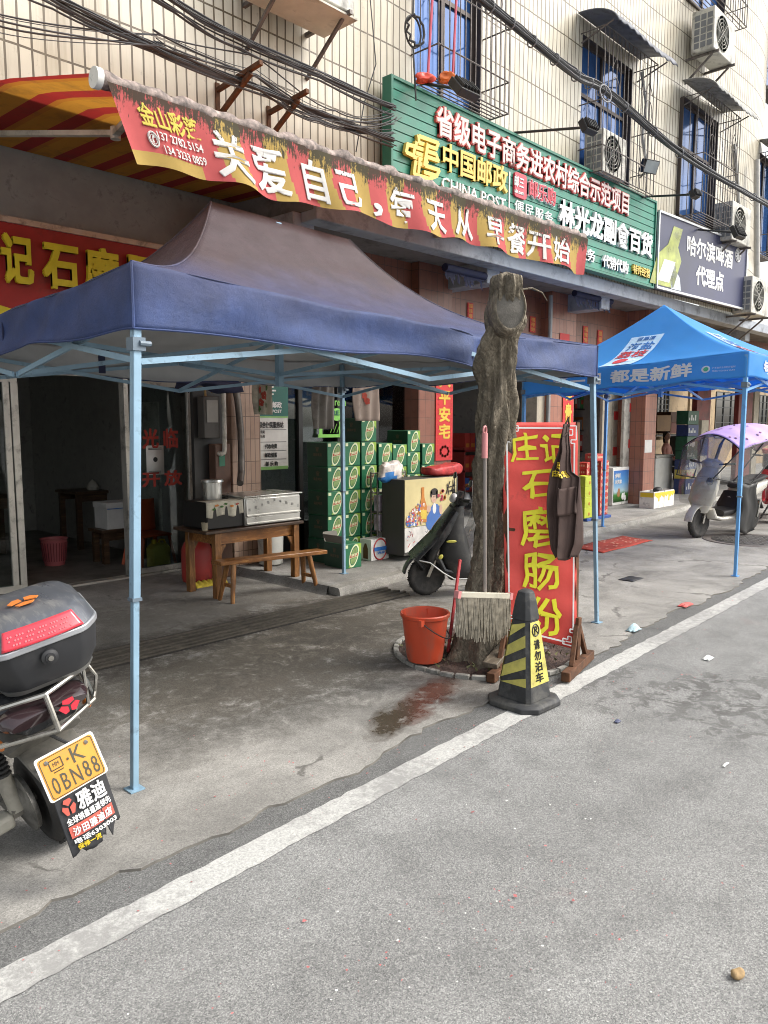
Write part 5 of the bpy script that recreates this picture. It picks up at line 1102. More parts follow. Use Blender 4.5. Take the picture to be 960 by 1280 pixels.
# wire snack rack
rk = thing('wire_rack', 'wire display rack of snack bags standing before the beer cartons', 'rack', (XY(487, 6.0), 6.0, SZ)); x0, x1 = XY(470, 6.0), XY(505, 6.0)
b = MB()
for q in (x0, x1):
    for yy in (5.98, 6.08): b.tube([(q, yy, SZ), (q, yy, SZ+.98)], .009, 6)
for zz in (.30, .52, .74, .96):
    for yy in (5.98, 6.08): b.tube([(x0, yy, SZ+zz), (x1, yy, SZ+zz)], .007, 6)
    for i in range(8): b.tube([(x0+(x1-x0)*i/7, 5.98, SZ+zz), (x0+(x1-x0)*i/7, 6.08, SZ+zz)], .004, 4)
b.build('wire_frame', IRON, rk)
PK = [mat('purple_white_pack', (.42, .36, .42), .5, var=.6, scale=14), mat('blue_snack_bag', (.03, .16, .42), .35, var=.4, scale=9), mat('pale_snack_bag', (.55, .50, .46), .35, var=.5, scale=12), mat('red_snack_pack', (.38, .06, .05), .45, var=.4, scale=14), mat('dark_snack_pack', (.06, .07, .06), .45, var=.6, scale=10)]
i = 0
for zz in (.305, .525):
    for q, m, nm in ((.08, 0, 'purple and white'), (.40, 4, 'dark'), (.70, 3, 'red')):
        X = x0+(x1-x0)*q; b = MB(); b.box(X, X+(x1-x0)*.22, 5.99, 6.07, SZ+zz+.005, SZ+zz+.19); tag(b.build('snack_pack', PK[m], bevel=.006, loc=(X, 6, SZ+zz)), f'{nm} snack pack on the {"lower" if zz < .5 else "middle"} shelf of the wire rack', 'snack pack')
bq = PY(488, 589, 5.86)
b = MB(); b.ell(bq, .17, .06, .115, 28, 16); 
for p in range(len(b.v)): q = b.v[p]-bq; sq = lambda v, r: math.copysign(abs(v/r)**.55*r, v); b.v[p] = bq+V((sq(q.x, .17), q.y, sq(q.z, .115)))*(1+.10*sin(q.x*50+q.z*30)*sin(q.z*45))+V((.25*q.z, 0, -.25*abs(q.x)*.3))
b.build_m = 0
o = thing('snack_bag', 'puffy white and blue snack bag hanging on the wire rack', 'snack bag', bq); mi = [1 if (sum(b.v[k].z-bq.z for k in f)/len(f) < -.02+.03*sin(40*(b.v[f[0]].x))) and b.v[f[0]].x < bq.x+.05 else 0 for f in b.f]; b.m = mi; b.build('bag', [PK[2], PK[1]], o)
# picture cabinet
cbx0, cbx1, cby = XY(505, 5.62, 640), XY(572, 5.62, 640), 5.62
ch = thing('picture_cabinet', 'waist-high cabinet with a yellowish drinks poster and a pale printed lower panel', 'cabinet', ((cbx0+cbx1)/2, cby, SZ)); ct = PY(505, 600, cby).z
b = MB(); b.box(cbx0, cbx1, cby, cby+.34, SZ+.06, ct); b.build('body', mat('dark_cabinet', (.05, .045, .04), .6), ch, bevel=.006)
YELP = mat('straw_poster', (.52, .44, .22), .45, var=.15, scale=3); zm = PY(505, 660, cby).z
b = MB(); b.box(cbx0+.005, cbx1-.04, cby-.008, cby-.001, zm, ct-.004); ps_ = b.build('poster', YELP, ch)
GR = mat('pale_printed_panel', (.50, .48, .45), .5, var=.3, scale=7, grime=.2); b = MB(); b.box(cbx0+.005, cbx1+.06, cby-.008, cby-.001, SZ+.10, zm-.006); lp = b.build('lower_panel', GR, ch)
def pq_(u, v): return V((cbx0+.005+(cbx1-cbx0-.045)*u, cby-.010, zm+(ct-zm)*v))
b = MB()
def blob(u, v, ru, rv, mi, y=0): b.add([pq_(u+ru*cos(a*pi/8), v+rv*sin(a*pi/8))+V((0, -.001*y, 0)) for a in range(16)], [tuple(range(16))], mi)
blob(.57, .14, .13, .30, 0, 1); blob(.50, .06, .11, .2, 0, 1.25); blob(.555, .34, .035, .12, 6, 1.5); blob(.545, .58, .058, .125, 1, 2); blob(.55, .70, .072, .075, 2, 3); blob(.60, .63, .022, .09, 2, 3); blob(.49, .65, .018, .07, 2, 3); blob(.68, .30, .03, .11, 1, 2); blob(.44, .34, .04, .08, 1, 4.6); blob(.53, .59, .006, .012, 2, 3); blob(.56, .59, .006, .012, 2, 3); blob(.545, .52, .014, .008, 5, 3)
b.add([pq_(u, v)+V((0, -.004, 0)) for u, v in ((.28, .08), (.40, .06), (.405, .40), (.355, .60), (.35, .82), (.30, .82), (.30, .60), (.27, .40))], [tuple(range(8))], 3); b.add([pq_(u, v)+V((0, -.005, 0)) for u, v in ((.285, .14), (.395, .13), (.40, .32), (.285, .34))], [(0, 1, 2, 3)], 4)
R2 = random.Random(5)
for i in range(110): u_ = R2.uniform(.03, .36); blob(u_, R2.uniform(.03, .18+1.3*min(u_, .26)), R2.uniform(.008, .022), R2.uniform(.015, .04), R2.choice((0, 3, 5, 1, 6, 5, 0)), 4+.01*i)
for i in range(10): blob(R2.uniform(.62, .78), R2.uniform(.5, .72), R2.uniform(.015, .03), R2.uniform(.03, .05), R2.choice((3, 5, 5)), 4)
blob(.08, .1, .07, .09, 0, 2)
for a in ((.78, .62, .86, .90), (.84, .60, .80, .85), (.88, .66, .96, .86), (.80, .76, .97, .80), (.83, .68, .93, .70), (.93, .6, .92, .93)): b.bar(pq_(*a[:2])+V((0, -.006, 0)), pq_(*a[2:])+V((0, -.006, 0)), .012, .002, up=V((0, 1, 0)), mi=2)
b.build('poster_picture', [mat('poster_blue', (.05, .13, .36), .5), mat('poster_skin', (.50, .33, .24), .5), mat('poster_black', (.03, .022, .02), .5), mat('poster_orange', (.45, .17, .03), .5), mat('poster_yellow', (.55, .40, .06), .5), mat('poster_red', (.40, .06, .08), .5), mat('poster_white', (.6, .6, .58), .5)], ps_, flip=False)
b = MB()
for i in range(60): 
    u, v = R2.random(), R2.random(); p = V((cbx0+.03+(cbx1-cbx0)*u, cby-.010, SZ+.13+(zm-SZ-.18)*v)); b.bar(p, p+V((R2.uniform(-.04, .04), 0, R2.uniform(.0, .05))), .008, .001, up=V((0, 1, 0)), mi=R2.randrange(3))
b.build('panel_scribble', [mat('grey_scribble', (.2, .2, .22), .6), mat('red_scribble', (.42, .10, .09), .6), mat('blue_scribble', (.2, .22, .38), .6)], lp, flip=False)
REDB = mat('red_plastic_bag', (.42, .035, .035), .55, var=.35, scale=14, bump=.6, bscale=30); bc = V((XY(551, 5.78, 590), 5.78, ct+.002)); b = MB()
b.ell(bc+V((.02, .0, .062)), .30, .13, .065, 44, 18); rq = random.Random(12)
for i_ in range(len(b.v)):
    q_ = b.v[i_]-(bc+V((.02, 0, .062))); sq = lambda v, r: math.copysign(abs(v/r)**.5*r, v); w_ = 1+.09*sin(q_.x*38+q_.z*30)*sin(q_.y*40+2)+.05*sin(q_.x*90)
    b.v[i_] = bc+V((.02, 0, .062))+V((sq(q_.x, .30)*(1+.15*q_.z/.065*.5), sq(q_.y, .13), sq(q_.z, .065)*w_*(1 if q_.z > 0 else .9)+.02*sin(q_.x*12)*(q_.z > 0)))
tag(b.build('red_bag', REDB, loc=bc), 'crumpled red plastic bag lying on top of the picture cabinet', 'plastic bag')
# red couplets
GY = mat('gold_print', (.70, .48, .06), .45); RP = mat('red_couplet_paper', (.55, .03, .03), .6)
def couplet(q, Y, s, label, n0=0.0, v0=.02, v1=.98, orn=False):
    f = xz(*q, Y, lift=0); t = thing('red_couplet', label, 'couplet', f(.5, 0)[0]); b = MB(); b.prism([f(u, v)[0] for u, v in ((0, 0), (1, 0), (1, 1), (0, 1))], (0, .006, 0)); b.build('paper', RP, t)
    b = MB(); n = len(s)
    for i, c in enumerate(s): a1 = v1-(v1-v0)*i/n; a0 = a1-(v1-v0)/n*.86; letters(b, c, (lambda u, v, a0=a0, a1=a1: (lambda q_: (q_[0]+V((0, -.003, 0)), q_[1]))(f(.18+.64*u, a0+(a1-a0)*v))), .03)
    if orn:
        for k in range(9):
            a = 2*pi*k/9; c = f(.52+.24*cos(a), .085+.045*sin(a))[0]+V((0, -.004, 0)); b.lathe([(0, .0), (.022, .0)], n=7, T=Matrix.Translation(c) @ Matrix.Rotation(pi/2, 4, 'X'))
        for k in range(40): c = f(.12 if k % 2 else .88, .03+.94*k/40)[0]+V((0, -.004, 0)); b.lathe([(0, 0), (.008, 0)], n=5, T=Matrix.Translation(c) @ Matrix.Rotation(pi/2, 4, 'X'))
    b.build('gold_characters', GY, t, flip=False)
couplet((545, 566, 440, 576), 6.735, '出入平安宅', 'long red paper couplet with gold characters on the brown pillar beside the beer', v0=.18, v1=.98, orn=True)
couplet((703, 716, 470, 600), 6.685, '富贵吉祥', 'red paper couplet on the reddish pillar behind the sign board', orn=False)
PCH = []
for px, py, w_, h_ in ((588, 388, 7, 20), (666, 405, 7, 20), (690, 410, 6, 20), (732, 418, 6, 22), (750, 424, 6, 24)):
    f = xz(px-w_/2, px+w_/2, py-h_/2, py+h_/2, 6.885, lift=0); t = thing('paper_charm', 'small red paper charm hanging on the brown lintel above the shops', 'paper charm', f(.5, 0)[0], None, 'red paper charms along the lintel')
    b = MB(); b.prism([f(u, v)[0] for u, v in ((0, 0), (1, 0), (1, 1), (0, 1))], (0, .004, 0)); b.build('paper', RP, t); b = MB()
    for k in range(3): letters(b, '福禄寿'[k], (lambda u, v, k=k, f=f: (f(.15+.7*u, .68-.31*k+.26*v)[0]+V((0, -.003, 0)), V((0, -1, 0)))), .03)
    b.build('gold_characters', mat('orange_gold_print', (.65, .25, .04), .5) if px == 588 else bpy.data.materials['orange_gold_print'], t, flip=False)
f = xz(700, 712, 416, 426, 6.69, lift=0); b = MB(); b.prism([f(u, v)[0] for u, v in ((0, 0), (1, 0), (1, 1), (0, 1))], (0, .004, 0)); tag(b.build('door_scroll', RP, loc=f(.5, 0)[0]), 'square red paper scroll pasted above the reddish pillar couplet', 'paper scroll')
# ---------------- right shops: goods and furniture
GIFT = mat('red_gift_box', (.46, .05, .04), .5, var=.15); GIFTP = mat('pale_gift_print', (.66, .45, .32), .5)
def gift_box():
    r = thing('gift_box', '', 'gift box'); b = MB(); b.box(-.135, .135, 0, .2, .001, .108); b.build('box', GIFT, r, local=True, bevel=.003)
    b = MB(); 
    for k in range(5): b.box(-.08+.035*k, -.058+.035*k, -.002, -.0005, .04, .07)
    b.box(-.12, -.10, -.002, -.0005, .02, .09); b.box(.095, .12, -.002, -.0005, .03, .085)
    for k in range(3): b.box(-.1365, -.1355, .04+.04*k, .065+.04*k, .04, .07)
    b.build('print', GIFTP, r, local=True); return r
gb0 = gift_box(); gfirst = [True]; pal = G(752, 652, SZ); pX = XY(755, 5.95, 620)
def gift(x, y, z, label):
    M4 = Matrix.Translation((x, y, z))
    if gfirst[0]: gfirst[0] = False; gb0.matrix_world = M4; MAT[gb0.name] = M4; gb0['label'] = label; gb0['group'] = 'red gift boxes stacked on the pallet'
    else: copy_thing(gb0, M4, label, 'red gift boxes stacked on the pallet')
NO = ['lowest', 'second', 'third', 'fourth', 'fifth', 'sixth', 'seventh', 'eighth', 'ninth', 'tenth']
for k in range(8): gift(pX, 5.95, SZ+.05+.11*k, f'red gift box, {NO[k]} from the ground in the stack beside the blue tent pole')
gift(pX-.07, 6.0, SZ+.05+.88, 'single red gift box crowning the stack beside the blue tent pole')
qX = XY(738, 6.35, 600)
for k in range(5): gift(qX, 6.35, SZ+.33+.11*k, f'red gift box, {NO[k]} from below in the rear stack left of the tent pole')
b = MB(); b.box(qX-.2, qX+.2, 6.36, 6.6, SZ+.002, SZ+.33); tag(b.build('wooden_crate', DARKW, loc=(qX, 6.4, SZ)), 'dark low crate under the rear red gift boxes', 'crate')
b = MB(); BLUEP = mat('blue_pallet', (.03, .08, .3), .5); b.box(pX-.62, pX+.17, 5.90, 6.2, SZ+.001, SZ+.045); tag(b.build('plastic_pallet', BLUEP, bevel=.005, loc=(pX, 5.95, SZ)), 'blue plastic pallet under the red and yellow green boxes', 'pallet')
YG = mat('yellow_green_box', (.48, .55, .05), .5, var=.15); yX = XY(736.5, 5.93, 630)
for k in range(4):
    t = thing('drink_box', f'yellow green drink box, {NO[k]} from the ground beside the red stack', 'drink box', (yX, 5.93, SZ+.05+.165*k), None, 'yellow green drink boxes'); b = MB(); b.box(yX-.14, yX+.12, 5.93, 6.1, SZ+.05+.165*k, SZ+.05+.165*k+.163); b.build('box', YG, t, bevel=.004)
    b = MB(); b.ell((yX+.0, 5.929, SZ+.05+.165*k+.06), .03, .002, .03, 10, 6); b.build('fruit_print', mat('orange_fruit_print', (.45, .20, .03), .5) if k == 0 else bpy.data.materials['orange_fruit_print'], t)
# picture-front ice cream freezer
fx0, fx1, fyy = XY(764, 6.75, 610), XY(784, 6.75, 610), 6.72; fz = PY(764, 585, fyy).z
fz_ = thing('ice_cream_freezer', 'small white freezer with a blue sky and meadow picture on its front', 'freezer', (fx0+.2, fyy, SZ)); b = MB(); b.box(fx0, fx1, fyy, fyy+.02+.26, SZ+.002, fz); b.build('body', WHITE, fz_, bevel=.01)
def sky_pic():
    m, t, b, N, L = nodes('meadow_picture'); tc = N('TexCoord'); sp = N('SeparateXYZ'); L(tc.outputs['Generated'], sp.inputs[0])
    n = noise(N, L, tc.outputs['Generated'], 4, 4); s = mix(N, L, .15, sp.outputs[2], n.outputs[0]); r = ramp(N, L, s, [(.10, (.015, .06, .012)), (.28, (.05, .22, .03)), (.36, (.40, .55, .60)), (.62, (.12, .35, .68)), (1, (.02, .12, .48))]); L(r.outputs[0], b.inputs['Base Color']); b.inputs['Roughness'].default_value = .3; return m
b = MB(); b.box(fx0+.03, fx1-.03, fyy-.006, fyy-.001, SZ+.06, fz-.06); pc_ = b.build('picture', sky_pic(), fz_)
b = MB()
for i, (u, v, s, mi) in enumerate(((.35, .30, .06, 1), (.36, .38, .045, 1), (.62, .22, .06, 0), (.75, .17, .05, 0), (.7, .28, .03, 0))): b.ell((fx0+(fx1-fx0)*u, fyy-.008, SZ+(fz-SZ)*v), s, .003, s*1.1, 12, 8, mi)
letters(b, '伊利', plane((fx0+.06, fyy-.008, fz-.20), (.2, 0, 0), (0, 0, .09)), .03, mi=0); letters(b, '冰淇淋', plane((fx0+.06, fyy-.008, fz-.31), (.26, 0, 0), (0, 0, .08)), .03, mi=0); b.build('picture_print', [WHT, mat('dog_brown', (.36, .18, .07), .6)], pc_, flip=False)
# white fruit carton on the kerb
p = G(817, 636, SZ); t = thing('fruit_carton', 'open white carton with yellow printing set down before the brick pillar', 'carton', p); x0, y0 = p.x, p.y-.0; x1 = XY(842, y0, 630)
b = MB()
h_ = .30
for i, (a0, a1) in enumerate(((x0, (x0+x1)/2-.01), ((x0+x1)/2+.01, x1))):
    b.box(a0, a1, y0, y0+.015, SZ+.002, SZ+h_); b.box(a0, a1, y0+.26, y0+.275, SZ+.002, SZ+h_); b.box(a0, a0+.015, y0+.015, y0+.26, SZ+.002, SZ+h_); b.box(a1-.015, a1, y0+.015, y0+.26, SZ+.002, SZ+h_); b.box(a0+.015, a1-.015, y0+.015, y0+.26, SZ+.002, SZ+.02)
b.build('box', WHITE, t); b = MB()
for i in range(16): a = x0+(x1-x0)*(i+.3)/16; d = .05+.05*((i*7) % 5)/5+(.09 if i in (3, 11) else 0); b.box(a, a+(x1-x0)/16*.98, y0-.003, y0-.001, SZ+h_-.03-d, SZ+h_-.02)
for i in range(5): b.box(x0-.003, x0-.001, y0+.01+.05*i, y0+.06+.05*i, SZ+h_-.10, SZ+h_-.02)
b.build('yellow_print', YEL, t); b = MB(); b.ell(((x0+x1)/2+.05, y0+.15, SZ+h_), .12, .08, .06); b.build('black_bag', BLACK, t)
# chest freezer in the doorway
cx0, cx1, cy_ = XY(819, 7.1, 600), XY(840, 7.1, 600), 7.1; cz = PY(825, 569, cy_).z; t = thing('chest_freezer', 'pale grey chest freezer used as the counter of the far shop', 'freezer', (cx0+.4, cy_, SZ))
b = MB(); b.box(cx0, cx1, cy_, cy_+1.5, SZ+.03, cz-.06); b.build('body', mat('pale_grey_enamel', (.46, .46, .43), .35), t, bevel=.02); b = MB(); b.box(cx0-.02, cx1+.02, cy_-.02, cy_+1.52, cz-.058, cz); b.build('lid', mat('dull_metal_lid', (.45, .44, .4), .35, .5), t, bevel=.01); b = MB(); b.box(cx0+.05, cx1-.05, cy_+.03, cy_+1.45, SZ+.001, SZ+.029); b.build('plinth', DKMET, t)
# beer crates tower
TW = [mat('navy_crate', (.015, .03, .11), .5, var=.3, scale=14), mat('yellow_crate_band', (.45, .36, .06), .5), mat('dark_green_case', (.012, .07, .035), .5, var=.3, scale=14), mat('pale_case_print', (.5, .52, .5), .5)]
wx0, wx1, wyy = XY(857, 6.7, 600), XY(870, 6.7, 600), 6.7; hs_ = [(SZ, .33, 0, 'navy'), (0, .20, 1, 'yellow'), (0, .22, 0, 'navy'), (0, .20, 2, 'dark green'), (0, .30, 2, 'dark green'), (0, .25, 0, 'navy'), (0, .30, 2, 'dark green')]; z = SZ
for k, (_, h_, mi, nm) in enumerate(hs_):
    t = thing('drinks_case', f'{nm} drinks case, {NO[k]} from the ground in the tower by the chest freezer', 'drinks case', (wx0+.2, wyy, z), None, 'tower of drinks cases'); b = MB(); b.box(wx0+.02*(k % 2), wx1+.02*(k % 2), wyy, wyy+.26, z+.002, z+h_-.002); b.build('box', TW[mi], t, bevel=.006)
    b = MB()
    for q in range(4): a = wx0+.04+q*.10; b.box(a, a+.05+.02*(q % 2), wyy-.004, wyy-.001, z+h_*.3, z+h_*(.5+.2*((q+k) % 2)))
    if k == 4: b.lathe([(0, 0), (.09, .001)], n=16, T=Matrix.Translation((wx0+.3, wyy-.004, z+h_*.5)) @ Matrix.Rotation(pi/2, 4, 'X'))
    b.build('print', TW[3] if mi != 1 else RED, t, flip=False); z += h_
for k in range(4):
    b = MB(); X = XY(873, 6.8, 600); b.box(X, X+.4, 6.78, 7.1, SZ+.001+.4*k, SZ+.399+.4*k); tag(b.build('mixed_carton', [TW[2], CREAM, TW[0], CREAM][k], bevel=.006, loc=(X, 6.8, SZ+.4*k)), f'carton right of the drinks tower, {NO[k]} from the ground', 'carton')
# brown cartons piled deeper in the shop
for k, (px, py0, py1, m) in enumerate(((829, 519, 539, 'brown'), (846, 515, 528, 'dark brown'), (846, 528, 542, 'reddish brown'))):
    Y = 9.6; b = MB(); x0, x1 = XY(px-9, Y), XY(px+9, Y); b.box(x0, x1, Y, Y+.5, PY(px, py1, Y).z, PY(px, py0, Y).z); tag(b.build('cardboard_box', mat(m.replace(' ', '_')+'_cardboard', [(.22, .13, .06), (.10, .05, .03), (.16, .06, .045)][k], .8), bevel=.008, loc=(x0, Y, PY(px, py1, Y).z)), f'{m} cardboard box stored high at the back of the far shop', 'cardboard box')
b = MB(); x0, x1 = XY(818, 9.6), XY(858, 9.6); zz = PY(840, 543, 9.6).z; b.box(x0, x1, 9.55, 10.15, zz-.05, zz-.003); 
for q in (x0+.05, x1-.05): b.box(q-.03, q+.03, 9.6, 10.1, SZ, zz-.05)
tag(b.build('storage_shelf', DKMET, loc=(x0, 9.6, SZ)), 'dark storage shelf carrying brown boxes at the back of the far shop', 'shelf')
# the shopkeeper sitting behind the freezer
SKIN = mat('skin', (.36, .20, .14), .55); HAIR = mat('black_hair', (.012, .010, .009), .45); PINKS = mat('dusty_pink_top', (.55, .27, .22), .85)
pp = V((XY(835, 8.75), 8.80, SZ)); hz_ = PY(835, 549, 8.8).z
ps1 = thing('person', 'person with dark hair in a dusty pink top sitting behind the chest freezer', 'person', pp)
def skin_body(pts, edges, name, m, par, root=0):
    me = bpy.data.meshes.new(name); me.from_pydata([tuple(MAT[par.name].inverted() @ V(p)) for p, r in pts], edges, []); me.materials.append(m); o = bpy.data.objects.new(name, me); COL.objects.link(o); o.parent = par
    md = o.modifiers.new('skin', 'SKIN'); 
    for k, (p, r) in enumerate(pts): sv = me.skin_vertices[0].data[k]; sv.radius = (r, r) if not isinstance(r, tuple) else r; sv.use_root = k == root
    sb = o.modifiers.new('subd', 'SUBSURF'); sb.levels = sb.render_levels = 2; return o
if True:
    me_ok = True
    B0 = hz_-.62
    P = lambda x, y, z: pp+V((x, y, z-SZ))
    pts = [(P(0, 0, B0), (.15, .12)), (P(0, 0, B0+.22), (.13, .10)), (P(0, 0, B0+.41), (.15, .09)), (P(-.01, 0, B0+.52), (.05, .05)), (P(-.02, -.005, B0+.62), (.045, .045)),
           (P(-.19, -.01, B0+.40), .052), (P(-.24, -.06, B0+.17), .042), (P(-.13, -.24, B0+.09), .028), (P(.19, -.01, B0+.40), .052), (P(.24, -.06, B0+.17), .042), (P(.13, -.24, B0+.09), .028),
           (P(-.10, -.22, B0-.01), .078), (P(-.12, -.44, B0-.03), .058), (P(-.12, -.44, SZ+.07), .036), (P(.10, -.22, B0-.01), .078), (P(.12, -.44, B0-.03), .058), (P(.12, -.44, SZ+.07), .036), (P(-.12, -.58, SZ+.035), .032), (P(.12, -.58, SZ+.035), .032)]
    eds = [(0, 1), (1, 2), (2, 3), (3, 4), (2, 5), (5, 6), (6, 7), (2, 8), (8, 9), (9, 10), (0, 11), (11, 12), (12, 13), (0, 14), (14, 15), (15, 16), (13, 17), (16, 18)]
    for s_, wr in ((-1, 7), (1, 10)):
        w0 = pts[wr][0]; d_ = V((-.55*s_, -.80, -.2)).normalized(); sd_ = d_.cross(V((0, 0, 1))).normalized()*s_; k0 = len(pts)
        pts.append((w0+d_*.055, (.034, .017))); eds.append((wr, k0))
        for f_, (o_, ln) in enumerate(((-.027, .060), (-.009, .072), (.009, .068), (.026, .052))):
            k1 = len(pts); pts += [(w0+d_*.085+sd_*o_, .0095), (w0+d_*(.085+ln*.5)+sd_*o_*1.15+V((0, 0, -.008)), .009), (w0+d_*(.085+ln*.85)+sd_*o_*1.15+V((0, 0, -.03)), .0075)]; eds += [(k0, k1), (k1, k1+1), (k1+1, k1+2)]
        k1 = len(pts); pts += [(w0+d_*.035-sd_*.036, .0105), (w0+d_*.068-sd_*.05+V((0, 0, -.012)), .009)]; eds += [(k0, k1), (k1, k1+1)]
    me = bpy.data.meshes.new('body'); me.from_pydata([tuple(MAT[ps1.name].inverted() @ V(p)) for p, r in pts], eds, [])
    tmp = bpy.data.objects.new('body', me); COL.objects.link(tmp); md = tmp.modifiers.new('skin', 'SKIN')
    if not me.skin_vertices:
        bpy.context.view_layer.objects.active = tmp; bpy.ops.mesh.customdata_skin_add()
    for k, (p, r) in enumerate(pts):
        sv = me.skin_vertices[0].data[k]; sv.radius = r if isinstance(r, tuple) else (r, r); sv.use_root = k == 0
    sb = tmp.modifiers.new('subd', 'SUBSURF'); sb.levels = sb.render_levels = 2
    bpy.context.view_layer.update(); m2 = bpy.data.meshes.new_from_object(tmp.evaluated_get(bpy.context.evaluated_depsgraph_get())); bpy.data.objects.remove(tmp)
    for q_ in (PINKS, mat('dark_trousers', (.03, .032, .04), .85), SKIN, BLACK): m2.materials.append(q_)
    inv_ = MAT[ps1.name].inverted(); zb_ = (inv_ @ P(0, 0, B0)).z; wl_ = [inv_ @ pts[7][0], inv_ @ pts[10][0]]
    for pl_ in m2.polygons:
        c_ = pl_.center; arm_ = min((c_-q_).length for q_ in wl_) < .17 and c_.y < -.235 and hypot(abs(c_.x)-.11, c_.z-zb_+.01) > .082
        pl_.material_index = 2 if arm_ or c_.z > zb_+.535 else 3 if c_.z < .085 else 1 if c_.z < zb_+.06 and not (abs(c_.x) > .17 and c_.y > -.2) else 0
    m2.shade_smooth(); bo = bpy.data.objects.new('body', m2); COL.objects.link(bo); bo.parent = ps1
hc = P(-.03, -.02, B0+.70); b = MB(); b.ell(hc, .076, .092, .115, 18, 14); b.ell(hc+V((-.045, -.075, -.01)), .014, .018, .018, 8, 6); b.ell(hc+V((-.08, 0, -.01)), .012, .02, .03, 8, 6); b.ell(hc+V((.08, 0, -.01)), .012, .02, .03, 8, 6); b.cyl(hc+V((.01, .01, -.17)), hc+V((0, 0, -.06)), .05, n=12); b.build('face', SKIN, ps1)
b = MB(); b.ell(hc+V((.012, .022, .022)), .088, .098, .115, 18, 12); b.ell(hc+V((.02, .06, -.08)), .07, .05, .13, 14, 10); b.build('hair', HAIR, ps1)
b = MB(); b.ell(hc+V((-.055, -.078, .008)), .009, .005, .006, 8, 6); b.ell(hc+V((.02, -.088, .008)), .009, .005, .006, 8, 6); b.box(hc.x-.035, hc.x+.0, hc.y-.088, hc.y-.084, hc.z-.055, hc.z-.049); b.build('eyes_and_mouth', INK, ps1)
b = MB(); b.box(pp.x-.2, pp.x+.2, pp.y-.2, pp.y+.22, B0-.11, B0-.08)
for q in (-.17, .17):
    for r in (-.17, .19): b.bar(pp+V((q, r, 0)), V((pp.x+q, pp.y+r, B0-.11)), .03)
tag(b.build('stool', DARKW, loc=pp), 'dark stool under the person behind the freezer', 'stool')
# shelves of packed goods inside the grocery
shx0, shx1, shy = XY(716, 8.2, 560), XY(758, 8.2, 560), 8.2; t = thing('grocery_shelf', 'dark shelf unit full of packets inside the grocery shop', 'shelf', (shx0+.5, shy, SZ)); b = MB()
for k in range(6): b.box(shx0, shx1, shy, shy+.35, SZ+.05+.44*k, SZ+.075+.44*k)
for q in (shx0, shx1-.03): b.box(q, q+.03, shy+.001, shy+.349, SZ, SZ+2.45)
b.box(shx0, shx1, shy+.35, shy+.37, SZ, SZ+2.45); b.build('shelf_boards', DKMET, t)
GM = [mat(n_, c, .45) for n_, c in (('red_goods', (.4, .04, .03)), ('orange_goods', (.5, .18, .03)), ('white_goods', (.5, .5, .48)), ('blue_goods', (.04, .1, .35)), ('green_goods', (.04, .2, .06)), ('yellow_goods', (.5, .4, .05)), ('grey_goods', (.2, .2, .2)))]
R4 = random.Random(11); proto = {}
for k in range(5):
    q = shx0+.05
    while q < shx1-.2:
        w_, h_ = R4.uniform(.10, .2), R4.uniform(.18, .34); mi = R4.choice((0, 0, 1, 2, 3, 4, 5, 6, 6)); b = MB(); b.box(0, w_, 0, .2, 0, h_); b.box(.02, w_-.02, -.003, -.001, h_*.3, h_*.6, 1)
        o = b.build('packet', [GM[mi], GM[(mi*3+2) % 7]], bevel=.004); o.location = (q, shy+.03, SZ+.076+.44*k); tag(o, 'small coloured packet standing on the grocery shelf', 'packet', 'packets on the grocery shelf'); q += w_+.015
shx0, shx1, shy = XY(569, 8.6, 560), XY(600, 8.6, 560), 8.4; t = thing('firecracker_shelf', 'red shelf of festive goods in the dark shop left of the tree', 'shelf', (shx0+.3, shy, SZ)); b = MB()
for k in range(3): b.box(shx0, shx1, shy, shy+.4, SZ+.30+.36*k, SZ+.33+.36*k)
for q in (shx0, shx1-.04): b.box(q, q+.04, shy, shy+.4, SZ, SZ+1.1)
b.build('shelf_boards', mat('red_shelf', (.25, .03, .025), .5), t)
for k in range(3):
    for i in range(4):
        w_ = (shx1-shx0-.1)/4; h_ = .22+.08*((i*3+k) % 3)/2; X = shx0+.05+i*w_; b = MB(); b.box(X, X+w_*.9, shy-.0+.02, shy+.3, SZ+.331+.36*k, SZ+.331+.36*k+h_); b.box(X+.02, X+w_*.9-.02, shy+.015, shy+.018, SZ+.38+.36*k, SZ+.45+.36*k, 1); o = b.build('festive_packet', [GM[0] if (i+k) % 4 else GM[3], GM[1]], loc=(X, shy, SZ+.331+.36*k), bevel=.004); tag(o, 'red festive packet on the shelf in the dark shop left of the tree', 'packet', 'festive packets')
# bamboo steamer and dark interior counter seen above
b = MB(); X = XY(571, 9.4); 
for k in range(3): b.box(X-.15, X+.35, 9.4, 9.8, 1.62+.14*k, 1.74+.14*k)
tag(b.build('wall_cabinet', DARKW, bevel=.01, loc=(X, 9.4, 1.6)), 'dim wooden cabinet hanging at the back left of the tree', 'drawers')
